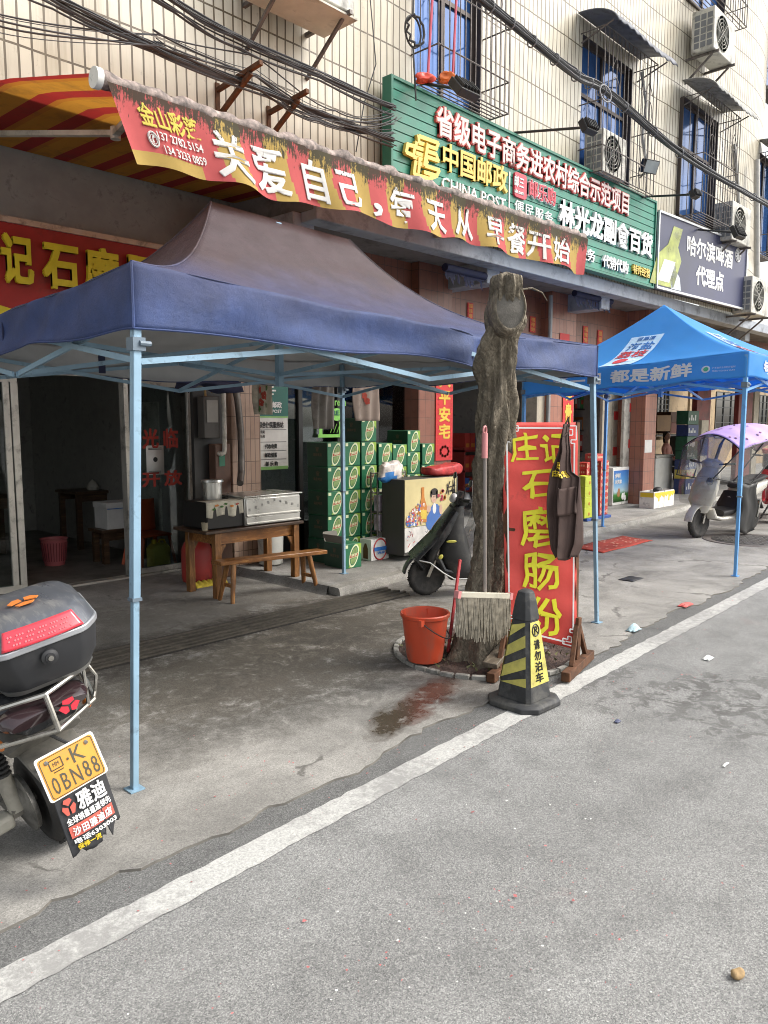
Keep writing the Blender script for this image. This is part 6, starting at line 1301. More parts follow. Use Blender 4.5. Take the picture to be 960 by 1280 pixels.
# red mat
mt_ = G(762, 680, .012); RM = mat('red_mat_cloth', (.42, .06, .04), .9, var=.2, scale=20, bump=.3); RMW = mat('pale_mat_print', (.6, .3, .22), .9)
mp_ = [G(733, 667, .014), G(790, 678, .014), G(752, 690, .014), G(722, 688, .014)]; x0, y0, x1, y1 = 8.75, 4.55, 10.05, 4.98
t = thing('door_mat', 'red printed mat lying flat on the concrete before the grocery', 'mat', (9.4, 4.8, .012)); b = MB(); b.grid(20, 8, lambda u, v: V((8.65+1.40*u+.12*v, 4.50+.50*v, .022+.004*sin(u*9+v*4)))); b.build('cloth', RM, t, solid=.006); b = MB()
R6 = random.Random(2)
for i in range(60): X, Y = 8.85+1.15*R6.random(), 4.56+.40*R6.random(); b.add([(X, Y, .0285), (X+.05, Y, .0285), (X+.05, Y+.018, .0285), (X, Y+.018, .0285)], [(0, 1, 2, 3)])
b.build('print', RMW, t)
# manhole
mc = V((11.05, 3.55, 0)); t = thing('manhole_cover', 'round dark iron manhole cover in the concrete under the blue tent', 'manhole cover', mc); b = MB(); b.lathe([(.0, .013), (.52, .013), (.54, .02), (.62, .02), (.63, .012)], c=mc, n=48); b.build('ring', IRON, t); b = MB(); b.lathe([(0, .021), (.50, .021), (.51, .014)], c=mc, n=48)
for i in range(-5, 6):
    for j in range(-5, 6):
        if hypot(i, j) < 5.2: b.box(mc.x+i*.085-.03, mc.x+i*.085+.03, mc.y+j*.085-.03, mc.y+j*.085+.03, .0215, .026)
b.build('lid', mat('worn_iron', (.12, .115, .11), .55, .5, grime=.3), t)

# ---------------- left shop interior
b = MB(); p = G(69, 711, .03); p = V((p.x*1.03, p.y*1.03, .031)); b.lathe([(.0, .004), (.105, .0), (.14, .29), (.15, .295), (.15, .30), (.135, .30), (.10, .01)], c=p, n=28); pk_ = tag(b.build('waste_basket', mat('pink_plastic', (.45, .12, .13), .5), loc=p), 'pink slatted plastic waste basket inside the left shop door', 'waste basket')
b = MB()
for i in range(28): a = 2*pi*i/28; b.bar(V((p.x+.118*cos(a), p.y+.118*sin(a), p.z+.05)), V((p.x+.140*cos(a), p.y+.140*sin(a), p.z+.26)), .008, .004, up=V((cos(a), sin(a), 0)))
b.build('slot_pattern', mat('dark_pink_slot', (.18, .03, .04), .6), pk_)
def simple_table(name, label, x0, x1, y0, y1, h, m, z0=.031):
    t = thing(name, label, 'table', ((x0+x1)/2, (y0+y1)/2, z0)); b = MB(); b.box(x0, x1, y0, y1, h-.035, h); b.build('table_top', m, t, bevel=.006); b = MB(); b.box(x0+.06, x1-.06, y0+.05, y0+.07, h-.13, h-.036); b.box(x0+.06, x1-.06, y1-.07, y1-.05, h-.13, h-.036); b.build('rail', m, t)
    for q in (x0+.06, x1-.06):
        for r in (y0+.06, y1-.06): b = MB(); b.box(q-.03, q+.03, r-.03, r+.03, z0, h-.036); b.build('leg', m, t)
    return t
DW = wood_mat('dim_brown_wood', (.07, .04, .022), (.14, .08, .04))
a = PY(100, 630, 9.3); simple_table('dining_table', 'dim wooden dining table at the back of the left shop', XY(92, 9.3), XY(92, 9.3)+1.3, 9.3, 9.9, .76, DW); simple_table('dining_table', 'dim wooden dining table nearest the left door panel', 2.75, 3.55, 9.2, 9.8, .76, DW)
simple_table('small_table', 'low dark wooden table holding a white foam box in the left shop', XY(128, 8.1, 670), XY(188, 8.1, 670), 8.1, 8.45, .42, DW)
b = MB(); x0, x1 = XY(134, 8.12, 650), XY(178, 8.12, 650); b.box(x0, x1, 8.12, 8.42, .422, .66); b.box(x0-.012, x1+.012, 8.11, 8.43, .66, .72); b.box(x0, x1, 8.105, 8.11, .65, .658, 1); tag(b.build('foam_box', [mat('white_foam', (.62, .62, .6), .8), BLT], bevel=.008, loc=(x0, 8.2, .422)), 'white foam cool box on the low table in the left shop', 'cool box')
ORG = mat('orange_plastic', (.52, .09, .03), .45); ocx = XY(190, 7.75, 680); t = thing('plastic_chair', 'orange plastic chair behind the left shop glass', 'chair', (ocx, 7.8, .031)); b = MB(); b.box(ocx-.19, ocx+.19, 7.62, 8.0, .36, .385); b.build('seat', ORG, t, bevel=.01); b = MB(); b.grid(10, 8, lambda u, v: V((ocx-.05+.24*u, 7.98+.02*v-.0*u+.03*(2*u-1)**2, .39+.36*v))); b.build('backrest', ORG, t, solid=.012)
for q, e in ((-.16, -.06), (.16, .05)):
    for r, g in ((7.65, -.04), (7.97, .04)): b = MB(); b.bar((ocx+q, r, .36), (ocx+q+e, r+g, .031), .04, .03); b.build('leg', ORG, t)
jx = XY(199, 7.55, 700); t = thing('jerry_can', 'translucent yellow jerry can behind the left shop glass', 'jerry can', (jx, 7.55, .031)); b = MB(); b.box(jx-.11, jx+.11, 7.48, 7.64, .032, .25); b.prism([(jx-.11, 7.48, .25), (jx+.11, 7.48, .25), (jx+.07, 7.48, .30), (jx-.05, 7.48, .30)], (0, .16, 0)); b.build('body', mat('yellow_can_plastic', (.50, .46, .10), .4), t, bevel=.02); b = MB(); b.cyl((jx-.05, 7.56, .30), (jx-.05, 7.56, .34), .028); b.build('cap', YEL, t); b = MB(); b.tube([(jx-.0, 7.56, .29), (jx+.02, 7.56, .335), (jx+.07, 7.56, .33), (jx+.085, 7.56, .285)], .012, 6); b.build('handle', YEL, t)
rx0, rx1 = XY(201, 8.0, 600), XY(234, 8.0, 600); t = thing('refrigerator', 'tall pale refrigerator standing inside behind the red greeting letters', 'refrigerator', (rx0+.3, 8.0, .031)); b = MB(); b.box(rx0, rx1, 8.0, 8.55, .06, 1.86); b.build('body', OFFW, t, bevel=.02); b = MB(); b.box(rx0+.01, rx1-.01, 7.97, 7.995, .07, .62); b.box(rx0+.01, rx1-.01, 7.97, 7.995, .63, 1.85); b.build('door', OFFW, t, bevel=.01); b = MB(); b.box(rx0+.03, rx0+.05, 7.94, 7.97, .75, 1.1); b.build('handle', IRON, t)
b = MB(); q = PY(120, 600, 9.4); b.lathe([(.07, 0), (.075, .03), (.05, .09), (.01, .13), (0, .13)], c=(q.x, 9.5, .761), n=16); tag(b.build('tissue_holder', OFFW, loc=(q.x, 9.5, .761)), 'pale cone shaped holder on the back dining table', 'holder')
# wall clock dim round plate
b = MB(); q = PY(82, 512, 11.55); b.lathe([(0, 0), (.17, 0), (.19, .02), (.19, .04)], n=32, T=Matrix.Translation((q.x, 11.55, q.z)) @ Matrix.Rotation(pi/2, 4, 'X')); tag(b.build('wall_fan', mat('dim_metal', (.10, .1, .1), .5), loc=(q.x, 11.5, q.z)), 'dim round wall fan on the back wall of the left shop', 'fan')

# ---------------- bucket, mop, broom by the tree
bp = G(531, 824, .05); bp.z = .05; BUK = mat('orange_red_bucket_plastic', (.58, .075, .03), .42, var=.12, grime=.35, gcol=(.26, .13, .09), gscale=7, stretch=(1, 1, .4))
t = thing('bucket', 'orange red plastic bucket with a wire handle standing on the tree pit', 'bucket', bp); b = MB(); b.lathe([(.0, .012), (.108, .008), (.112, .0), (.120, .03), (.152, .29), (.162, .295), (.165, .315), (.160, .322), (.150, .318), (.146, .30), (.112, .03), (0, .02)], c=bp, n=40); b.build('shell', BUK, t)
b = MB(); hv = V((.55, -.83, 0)); sv_ = V((.83, .55, 0))
b.tube([bp+sv_*(.166*cos(a*pi/12))+hv*(.165*sin(a*pi/12))+V((0, 0, .285-.13*sin(a*pi/12))) for a in range(13)], .004, 6); b.build('wire_handle', DKMET, t)
b = MB()
for s in (1, -1): b.box(-.02, .02, -.012, .012, -.02, .02, 0, Matrix.Translation(bp+sv_*(.165*s)+V((0, 0, .285))))
b.build('handle_lug', BUK, t)
MOPG = mat('dirty_mop_strings', (.30, .27, .215), .95, var=.4, scale=30, bump=.3); PNK = mat('pink_plastic_end', (.55, .22, .22), .5)
mt0, mt1 = PY(606, 742, 2.72), PY(606, 548, 2.56); t = thing('mop', 'flat string mop with a grey pole and pink grip hung against the tree trunk', 'mop', (mt0.x, mt0.y, .2))
b = MB(); b.tube([mt0, mt1], .011, 10); b.build('pole', mat('grey_mop_pole', (.30, .27, .25), .4, .3), t); b = MB(); b.tube([mt1-V((0, 0, .11)), mt1+V((.0, 0, .03))], .017, 10); b.tube([mt1+V((.014*cos(a*pi/6), 0, .045+.022*sin(a*pi/6))) for a in range(12)], .006, 6, closed=True); b.build('grip', PNK, t)
ma, mb_ = PY(571, 743, 2.74), PY(638, 745, 2.68); b = MB(); b.bar(ma, mb_, .03, .035); b.build('head_bar', mat('pale_mop_bar', (.45, .42, .34), .6, grime=.3), t, bevel=.004); b = MB(); d = (mb_-ma).normalized(); b.bar(ma-d*.005, ma+d*.02, .036, .042); b.bar(mb_-d*.02, mb_+d*.005, .036, .042); b.build('end_clip', PNK, t)
b = MB(); R7 = random.Random(4); dn = (mb_-ma).cross(V((0, 0, 1))).normalized()
for i in range(420):
    u = R7.random(); p = ma.lerp(mb_, u)+dn*R7.uniform(-.014, .014)-V((0, 0, .015)); ln = R7.uniform(.20, .285)*(1-.15*abs(2*u-1)); q = p+V((R7.uniform(-.02, .02), R7.uniform(-.012, .012), -ln)); m_ = p.lerp(q, .5)+V((R7.uniform(-.012, .012), R7.uniform(-.01, .01), 0)); b.tube([p, m_, q], [.0045, .005, .004], 4)
b.build('strings', MOPG, t)
REDST = mat('red_broom_stick', (.38, .02, .025), .4); b = MB(); p0, p1 = G(560, 815, .05), PY(575, 700, 3.42); tag((lambda o: o)(thing('broom', 'thin red stick leaning against the left side of the tree', 'broom', p0)), None, None); br_t = [o for o in bpy.data.objects if o.name == 'broom'][0]; b.tube([p0, p1], .012, 8); b.build('stick', REDST, br_t)
PLK = wood_mat('weathered_plank', (.14, .115, .085), (.26, .22, .17)); b = MB(); b.bar(PY(612, 836, 2.75)*1+V((0, 0, .02)), PY(648, 812, 2.72)+V((.05, .1, .02)), .10, .035); tag(b.build('wooden_plank', PLK, bevel=.004, loc=PY(630, 825, 2.75)), 'short weathered plank lying at the foot of the red sign board', 'plank')
# ================================================================== VEHICLES
TYRE = mat('tyre_rubber', (.022, .021, .02), .75, var=.3, scale=20, grime=.4, gcol=(.09, .08, .07), gscale=8); RIMM = mat('dull_alloy', (.32, .31, .29), .4, .7, grime=.35, gscale=10); CHR = mat('chrome_rail', (.48, .465, .43), .26, .95, grime=.25, gcol=(.2, .17, .13), gscale=14)
GLOSSB = mat('gloss_black_plastic', (.02, .021, .023), .28, var=.15, grime=.3, gcol=(.09, .085, .08), gscale=6); MATB = mat('matt_black_plastic', (.022, .022, .022), .62, grime=.35, gcol=(.08, .075, .065), gscale=7); SEATB = mat('black_vinyl', (.018, .018, .018), .45, bump=.1, bscale=300)
REFR = mat('red_reflector', (.55, .03, .05), .18, coat=.5); LAMP = mat('clear_lens', (.5, .5, .5), .1, coat=.6); CREAMW = mat('cream_white_panel', (.66, .63, .55), .25, grime=.15, gcol=(.25, .22, .18), gscale=6, coat=.3)
def wheel(par, c, R, wd, ax, spokes=5, name='wheel'):
    """c centre, ax axle direction, in the parent's own frame"""
    ax = V(ax).normalized(); M4 = ax.to_track_quat('Z', 'Y').to_matrix().to_4x4(); M4.translation = V(c)
    b = MB(); pr = []; r0 = wd/2
    for k in range(13): a = -pi*.72+pi*1.44*k/12; pr.append((R-r0+r0*cos(a), r0*sin(a)))
    b.lathe(pr, n=40, T=M4)
    for k in range(34):
        a = 2*pi*k/34; M5 = M4 @ Matrix.Rotation(a, 4, 'Z'); b.box(R-.006, R+.003, -.004, .004, -wd*.30, wd*.30, 0, M5 @ Matrix.Rotation(.5 if k % 2 else -.5, 4, 'X'))
    w_ = b.build(name, TYRE, par, local=True)
    b = MB(); rr = R-wd*.86; b.lathe([(rr+.008, -wd*.36), (rr-.012, -wd*.30), (rr-.012, wd*.30), (rr+.008, wd*.36)], n=36, T=M4); b.lathe([(.0, -wd*.35), (.04, -wd*.34), (.045, wd*.34), (0, wd*.35)], n=20, T=M4)
    for k in range(spokes): a = 2*pi*k/spokes; M5 = M4 @ Matrix.Rotation(a, 4, 'Z'); b.box(.03, rr, -.016, .016, -.014, .014, 0, M5)
    b.build('rim', RIMM, w_, local=True); return w_
def ribbon(b, pts, ws, ts, n=16, mi=0, pw=.7):
    m = len(pts); vs = []
    for i, p in enumerate(pts):
        p = V(p); t = V(pts[min(i+1, m-1)])-V(pts[max(i-1, 0)]); t.normalize(); s = V((0, 1, 0)); nn = t.cross(s)
        for k in range(n):
            c, q = cos(2*pi*k/n), sin(2*pi*k/n); vs.append(p + s*(ws[i]*math.copysign(abs(c)**pw, c)) + nn*(ts[i]*math.copysign(abs(q)**pw, q)))
    b.add(vs, [(i*n+k, i*n+(k+1) % n, (i+1)*n+(k+1) % n, (i+1)*n+k) for i in range(m-1) for k in range(n)] + [tuple(range(n-1, -1, -1)), tuple((m-1)*n+k for k in range(n))], mi); return b
def scooter(name, label, loc, head, body, shield, seat, WB=1.24, R=.205, lean=0, mirrors=True, box=None, headlamp=True, steer=0, scale=1.):
    rot = Matrix.Rotation(head, 3, 'Z') @ Matrix.Rotation(lean, 3, 'X') @ Matrix.Diagonal((scale, scale, scale)); t = thing(name, label, 'scooter', loc, rot)
    wheel(t, (0, 0, R), R, .09, (0, 1, 0)); wheel(t, (WB, 0, R), R, .085, (sin(-steer), cos(steer), 0))
    b = MB(); n_ = 12; ribbon(b, [(WB+(R+.035)*cos(a), 0, R+(R+.035)*sin(a)) for a in [radians(8+150*k/n_) for k in range(n_+1)]], [.065]*(n_+1), [.012]*(n_+1)); b.build('front_fender', body, t, local=True)
    b = MB()
    for s in (-.062, .062): b.bar((WB, s, R), (WB-.115, s, R+.42), .026, .034)
    b.build('fork', CHR, t, local=True)
    b = MB(); ribbon(b, [(WB-.02, 0, .36), (WB-.01, 0, .52), (WB-.08, 0, .70), (WB-.17, 0, .90), (WB-.20, 0, .98)], [.10, .19, .20, .16, .13], [.05, .07, .075, .07, .05]); b.build('front_panel', shield, t, local=True)
    b = MB(); ribbon(b, [(WB-.20, 0, .98), (WB-.21, 0, 1.05), (WB-.22, 0, 1.10)], [.14, .16, .09], [.07, .085, .05]); b.build('headlight_cowl', shield, t, local=True)
    b = MB(); b.ell((WB-.12, 0, 1.04), .04, .075, .05, 14, 10); b.build('headlight', LAMP, t, local=True)
    b = MB(); ribbon(b, [(WB-.10, 0, .42), (WB-.16, 0, .30), (WB-.30, 0, .265), (WB-.62, 0, .265), (WB-.72, 0, .33)], [.16, .17, .17, .16, .14], [.035, .04, .035, .035, .05]); b.build('floorboard', body, t, local=True)
    b = MB(); ribbon(b, [(WB-.66, 0, .30), (WB-.74, 0, .48), (WB-.90, 0, .60), (.10, 0, .64), (-.16, 0, .70), (-.30, 0, .74)], [.13, .15, .16, .16, .13, .07], [.05, .10, .13, .12, .075, .04]); b.build('rear_body', body, t, local=True)
    b = MB(); ribbon(b, [(WB-.70, 0, .70), (WB-.82, 0, .735), (.15, 0, .76), (-.05, 0, .80), (-.24, 0, .82)], [.07, .125, .14, .13, .09], [.03, .045, .05, .05, .03]); b.build('seat', seat, t, local=True)
    b = MB(); ribbon(b, [(R+.06, 0, .44), (.05, 0, .50), (-.16, 0, .46), (-.27, 0, .34)], [.05, .06, .06, .05], [.02, .02, .02, .015]); b.build('rear_fender', MATB, t, local=True)
    b = MB(); b.tube([(WB-.20, -.34, 1.06), (WB-.17, -.16, 1.04), (WB-.16, 0, 1.02), (WB-.17, .16, 1.04), (WB-.20, .34, 1.06)], .011, 8); hb = b.build('handlebar', DKMET, t, local=True)
    for s in (-1, 1): b = MB(); b.tube([(WB-.18, .22*s, 1.045), (WB-.205, .35*s, 1.062)], .018, 10); b.build('grip', BLACK, hb, local=True)
    if mirrors:
        for s in (-1, 1):
            b = MB(); b.tube([(WB-.18, .17*s, 1.05), (WB-.15, .22*s, 1.18), (WB-.16, .29*s, 1.22)], .006, 6); mr = b.build('mirror', DKMET, t, local=True); b = MB(); b.ell((WB-.165, .31*s, 1.235), .014, .055, .04, 14, 10); b.build('mirror_head', GLOSSB, mr, local=True)
    b = MB(); b.bar((.42, .08, .26), (.36, .20, .02), .02, .02); b.bar((.36, .20, .015), (.30, .24, .012), .03, .012); b.build('kickstand', DKMET, t, local=True)
    b = MB(); ribbon(b, [(.22, .0, .24), (.1, 0, .22), (0, 0, R), (-.05, 0, R)], [.11, .12, .11, .06], [.06, .06, .05, .03]); b.build('drive_unit', DKMET, t, local=True)
    b = MB()
    for s in (-.105, .105): b.tube([(-.02, s, R+.02), (-.06, s, .48)], .018, 8)
    b.build('shock_absorber', CHR, t, local=True)
    b = MB(); b.ell((-.29, 0, .72), .04, .09, .03, 12, 8); b.build('tail_light', REFR, t, local=True)
    return t
# black scooter behind the tree
sc1 = scooter('black_scooter', 'dusty black scooter parked behind the tree with its front wheel towards the beer cartons', (6.19, 3.97, .012), radians(143), GLOSSB, GLOSSB, SEATB, WB=1.15, R=.215, lean=radians(-4), steer=.25, scale=.88)
b = MB(); ribbon(b, [(1.20, 0, .30), (1.30, 0, .42), (1.15, 0, .62), (1.02, 0, .86)], [.10, .20, .19, .13], [.03, .035, .03, .03]); b.build('leg_shield_nose', GLOSSB, sc1, local=True)
b = MB()
for s in (-1, 1): b.tube([(1.33, .15*s, .43), (1.16, .20*s, .40), (1.02, .205*s, .29), (.9, .205*s, .22), (.5, .19*s, .215)], .009, 6)
b.build('chrome_trim', CHR, sc1, local=True)
YEM = mat('yellow_emblem', (.5, .46, .08), .4); b = MB(); b.ell((.99, .205, .62), .055, .006, .016, 10, 6); b.ell((1.06, .205, .46), .024, .006, .026, 12, 8); b.build('side_emblem', YEM, sc1, local=True)
b = MB(); ribbon(b, [(.62, 0, .25), (.80, 0, .30), (.90, 0, .50), (.97, 0, .74), (.97, 0, .96)], [.17, .19, .205, .19, .15], [.06, .17, .16, .11, .06]); b.build('inner_shield', MATB, sc1, local=True)
CLR = clear_sheet('clear_rain_cover', (.80, .80, .79), .27, .10); b = MB(); b.grid(10, 12, lambda u, v: V((.82-.1*sin(v*3)+.03*sin(u*12), -.2+.36*u, .45+.72*v+.03*sin(u*9+v*7)))); b.build('clear_rain_cover', CLR, sc1, local=True)
for ch in list(sc1.children_recursive):       # raked sports front: the upper front leans back over the floorboard
    if ch.name.split('.')[0] in ('wheel', 'rim', 'seat', 'rear_body', 'rear_fender', 'front_fender'): continue
    for v_ in ch.data.vertices:
        c_ = v_.co
        if c_.x > .45 and c_.z > .42: c_.x -= .24*(c_.z-.42)*min(1, (c_.x-.45)/.3)
# cream scooter with umbrella canopy
w2f = G(872, 672, .012); w2 = scooter('cream_scooter', 'cream scooter with a lilac umbrella canopy and clear rain screen under the blue tent', (w2f.x+1.16, w2f.y-.29, .012), radians(166), CREAMW, CREAMW, SEATB, WB=1.2, R=.212, lean=radians(-2), mirrors=False)
LIL = mat('lilac_umbrella_cloth', (.42, .29, .60), .6, var=.08); LILP = mat('pink_umbrella_cloth', (.58, .38, .48), .6); SPOT = mat('dark_heart_print', (.16, .04, .08), .6)
def um(u, v, lift=0): # u along x rear to front, v across
    x = -.80+1.85*u; y = (v-.5)*(.92+.1*sin(pi*u)); z = 1.60-.15*(max(0, u-.5)/.5)**2-.26*(max(0, .5-u)/.5)**2-.20*(abs(2*v-1)**2.0) + .012*sin(u*12*pi)*abs(2*v-1)
    return V((x, y, z+lift))
b = MB(); b.grid(40, 20, um, mf=lambda u, v: 0 if u > .45 else 1); b.build('umbrella_canopy', [LIL, LILP], w2, local=True, solid=.006)
b = MB()
for i in range(46): u, v = rnd.random()*.94+.03, rnd.random()*.94+.03; c = um(u, v, .009); b.add([c+V((.018*cos(a*pi/3), .018*sin(a*pi/3), (um(u, v+.018*sin(a*pi/3)).z-um(u, v).z))) for a in range(6)], [tuple(range(6))])
b.build('heart_print', SPOT, w2, local=True, flip=False)
b = MB(); b.tube([(.98, 0, 1.0), (.85, 0, 1.3), (.55, 0, 1.57)], .014, 8); b.tube([um(.45, v/10, -.01) for v in range(11)], .008, 6); b.tube([um(1, v/10, -.01) for v in range(11)], .008, 6)
for s in (0, 1): b.tube([um(u/12, s, -.005) for u in range(13)], .008, 6)
b.build('canopy_frame', DKMET, w2, local=True)
b = MB(); b.grid(10, 14, lambda u, v: um(1, .12+.76*u).lerp(V((1.40-.06*(2*u-1)**2, (u-.5)*.56, .88)), 1-v)+V((.02*sin(u*9+v*5), 0, 0))); b.build('rain_screen', CLR, w2, local=True)
b = MB()
for s in (-1, 1): b = MB(); b.grid(12, 12, lambda u, v: um(.99-.55*u, .5+.5*s*.96).lerp(V((1.36-.81*u, s*(.29+.04*u), .86-.10*u+.02*sin(u*9))), 1-v)+V((0, .02*sin(u*11+v*6), 0))); b.build('side_screen', CLR, w2, local=True)
b = MB()
for s in (-1, 1): b.tube([(1.37, .29*s, .87), (.95, .31*s, .81), (.55, .33*s, .77), um(.44, .5+.5*s*.96)], .009, 6); b.tube([(.95, .312*s, .81), um(.72, .5+.5*s*.96)], .009, 6); b.tube([(1.37, .29*s, .87), um(.99, .5+.5*s*.96)], .009, 6)
b.build('screen_binding', BLACK, w2, local=True)
b = MB(); b.grid(12, 14, lambda u, v: V((.62-.42*u-.20*v*(1-u)*0+.03*sin(v*9), .22+.03*sin(u*6)+.02*v, .78-.70*v*(1-.0*u)-.05*sin(u*3)))); b.build('wind_apron', SEATB, w2, local=True, solid=.006)
b = MB(); ribbon(b, [(.86, 0, .34), (.62, 0, .36), (.42, .0, .60)], [.16, .17, .17], [.05, .06, .05]); b.build('apron_fold', SEATB, w2, local=True)
b = MB(); b.grid(10, 8, lambda u, v: V((1.37+.05*sin(pi*v)-.12*(2*u-1)**2, (u-.5)*.60, .48+.40*v))); b.build('lower_screen', CLR, w2, local=True)
b = MB(); b.ell((1.165, .1, .80), .03, .055, .055); b.build('horn_cap', GLOSSB, w2, local=True); b = MB(); b.ell((.74, .1, .34), .05, .05, .035); b.ell((.62, .1, .34), .05, .05, .035); b.build('red_slippers', mat('dull_red_rubber', (.25, .07, .06), .6), w2, local=True)
# red scooter partly hidden at the frame edge
sc3 = scooter('red_scooter', 'red scooter with black box and blue plastic cover behind the cream scooter', (w2f.x+2.55, w2f.y-.25, .012), radians(20), mat('red_scooter_panel', (.45, .04, .05), .35), mat('red_scooter_panel_front', (.45, .04, .05), .35), SEATB, WB=1.2, R=.22)
b = MB(); b.box(-.48, -.05, -.24, .24, .88, 1.12); b.build('top_box', GLOSSB, sc3, local=True, bevel=.04); b = MB(); b.box(-.5, -.03, -.26, .26, 1.125, 1.2); b.build('top_box_lid', mat('pinkish_red_lid', (.55, .10, .10), .4), sc3, local=True, bevel=.03)
b = MB(); b.grid(10, 8, lambda u, v: V((-.3+.25*u, -.17-.02*sin(v*9), .74-.28*v+.02*sin(u*12)))); b.build('blue_cover', mat('glossy_blue_film', (.05, .14, .32), .15), sc3, local=True, solid=.004)

# ------------------------------------------------------------------ foreground moped (its rear end), leaning on its stand
lean = radians(13); O = V((1.175, 2.86, .012)); rx = V((cos(lean), 0, sin(lean))); ry = V((0, 1, 0)); rz = V((-sin(lean), 0, cos(lean)))
R3m = Matrix((rx, ry, rz)).transposed(); mp_ = thing('parked_moped', 'grimy dark moped with grey top box, yellow plate and printed mudflap leaning on its stand', 'moped', O, R3m)
def W(b, *a, **k): return b.build(*a, parent=mp_, local=True, **k)
wheel(mp_, (0, 0, .195), .195, .095, (1, 0, 0)); wheel(mp_, (0, 1.25, .205), .205, .09, (1, 0, 0))
FEN = mat('dusty_grey_fender', (.075, .072, .064), .55, var=.35, grime=.7, gcol=(.19, .175, .145), gscale=8)
TR = Matrix(((0, -1, 0, 0), (1, 0, 0, 0), (0, 0, 1, 0), (0, 0, 0, 1)))      # ribbon works along x: turn it to y
def yrib(pts, ws, ts, n=18, pw=.7):
    b = MB(); ribbon(b, [(p[1], -p[0], p[2]) for p in pts], ws, ts, n, 0, pw); b.v = [TR @ p for p in b.v]; return b
W(yrib([(0, .26, .36), (0, .10, .475), (0, -.10, .50), (0, -.24, .455), (0, -.33, .40)], [.085, .10, .105, .10, .09], [.014, .018, .02, .016, .01]), 'rear_fender', FEN)
W(yrib([(0, -.20, .50), (0, -.10, .56), (0, .10, .60), (0, .5, .58)], [.13, .17, .18, .16], [.03, .06, .09, .12]), 'rear_body', FEN)
W(yrib([(0, -.31, .60), (0, -.22, .64), (0, -.02, .68), (0, .4, .64)], [.09, .16, .19, .18], [.02, .055, .07, .10]), 'tail_cowl', GLOSSB)
TLB = W(yrib([(.0, -.325, .635), (.0, -.30, .645), (.0, -.25, .65)], [.13, .15, .155], [.022, .034, .036]), 'tail_light', mat('smoked_red_lens', (.028, .016, .018), .15, coat=.5))
b = MB()
for k in range(3):
    a = radians(90+120*k); c = V((.06, -.338, .638)); b.prism([c+V((.034*cos(a+d)*rr, 0, .026*sin(a+d)*rr)) for d, rr in ((-.9, .8), (-.5, 1.1), (.5, 1.1), (.9, .8), (0, .15))], (0, -.003, 0))
b.build('tail_emblem', REFR, TLB, local=True)
ORE = mat('orange_emblem', (.62, .19, .04), .4)
# top box
bc_ = -.13
def BX(p):      # taper towards the rear, small turn, sits off-centre on its mount
    p = V((p.x, p.y, .735+(p.z-.745)*.78)); t = max(0, min(1, (bc_+.06-p.y)/.26)); q = V((p.x*(1-.20*t*t), p.y-bc_, p.z)); q = Matrix.Rotation(radians(-9), 3, 'Z') @ q; return V((q.x+.075, q.y+bc_, q.z))
def WB_(b, *a, **k): b.v = [BX(p) for p in b.v]; return b.build(*a, parent=mp_, local=True, **k)
BOXG = mat('gun_grey_lid', (.10, .108, .125), .3, .35, var=.1, grime=.25, gcol=(.24, .24, .235), gscale=16, coat=.3, stretch=(3, .6, 1)); BOXB = mat('black_box_plastic', (.022, .023, .026), .5, var=.15, grime=.2, gcol=(.06, .06, .06), gscale=5)
def rrect(hx, hy, r, z, yc, n=8, back=1.0):
    out = []
    for sx, sy, a0 in ((1, 1, 0), (-1, 1, 90), (-1, -1, 180), (1, -1, 270)):
        for k in range(n+1): a = radians(a0+90*k/n); out.append((sx*(hx-r)+r*cos(a), yc+sy*(hy-r)+r*sin(a), z))
    return out
def bowed(ring, hx, k): return [(x, y-(k*(1-(x/hx)**2) if y < -.05 else 0), z) for x, y, z in ring]
bc_ = -.13
b = MB(); stack(b, [bowed(rrect(.165, .17, .07, .745, bc_), .165, .02), bowed(rrect(.195, .195, .08, .80, bc_), .195, .025), bowed(rrect(.212, .205, .08, .88, bc_), .212, .03), bowed(rrect(.218, .208, .08, .925, bc_), .218, .03)]); WB_(b, 'box_base', BOXB, angle=50)
b = MB(); stack(b, [bowed(rrect(.226, .216, .08, .926, bc_), .226, .03), bowed(rrect(.228, .218, .08, .955, bc_), .228, .03)]); WB_(b, 'lid_rim', mat('silver_lid_rim', (.50, .52, .55), .3, .6, grime=.2), bevel=.004)
b = MB(); stack(b, [bowed(rrect(.220, .210, .08, .956, bc_), .220, .03), bowed(rrect(.20, .195, .08, 1.01, bc_+.01), .2, .015), bowed(rrect(.165, .165, .08, 1.05, bc_+.02), .165, .0), rrect(.09, .10, .06, 1.068, bc_+.03), rrect(.02, .03, .015, 1.073, bc_+.03)]); lid = WB_(b, 'box_lid', BOXG, angle=60)
def refl(u, v, o): # rear face of the lid
    x = -.165+.33*u; zz = .962+.070*v; y = bc_-.212+.024*v-(.03*(1-(x/.22)**2))*(1-.5*v)-.006-o + .03*abs(2*u-1)**5*0; return V((x, y, zz))
b = MB(); b.grid(24, 6, lambda u, v: refl(.5+(u-.5)*(1-.16*v), v, .0)); rf = WB_(b, 'reflector', REFR, solid=.006)
b = MB()
for i in range(22):
    for j in range(3): 
        if (i*7+j*5) % 4: c = refl(.12+.76*i/22, .25+.22*j, .003); b.box(c.x-.003, c.x+.003, c.y-.001, c.y, c.z-.004, c.z+.004)
b.v = [BX(p) for p in b.v]; b.build('reflector_pattern', mat('pale_red_facets', (.68, .22, .25), .3), rf, local=True)
b = MB(); ce = V((.0, bc_-.055, 1.079)); 
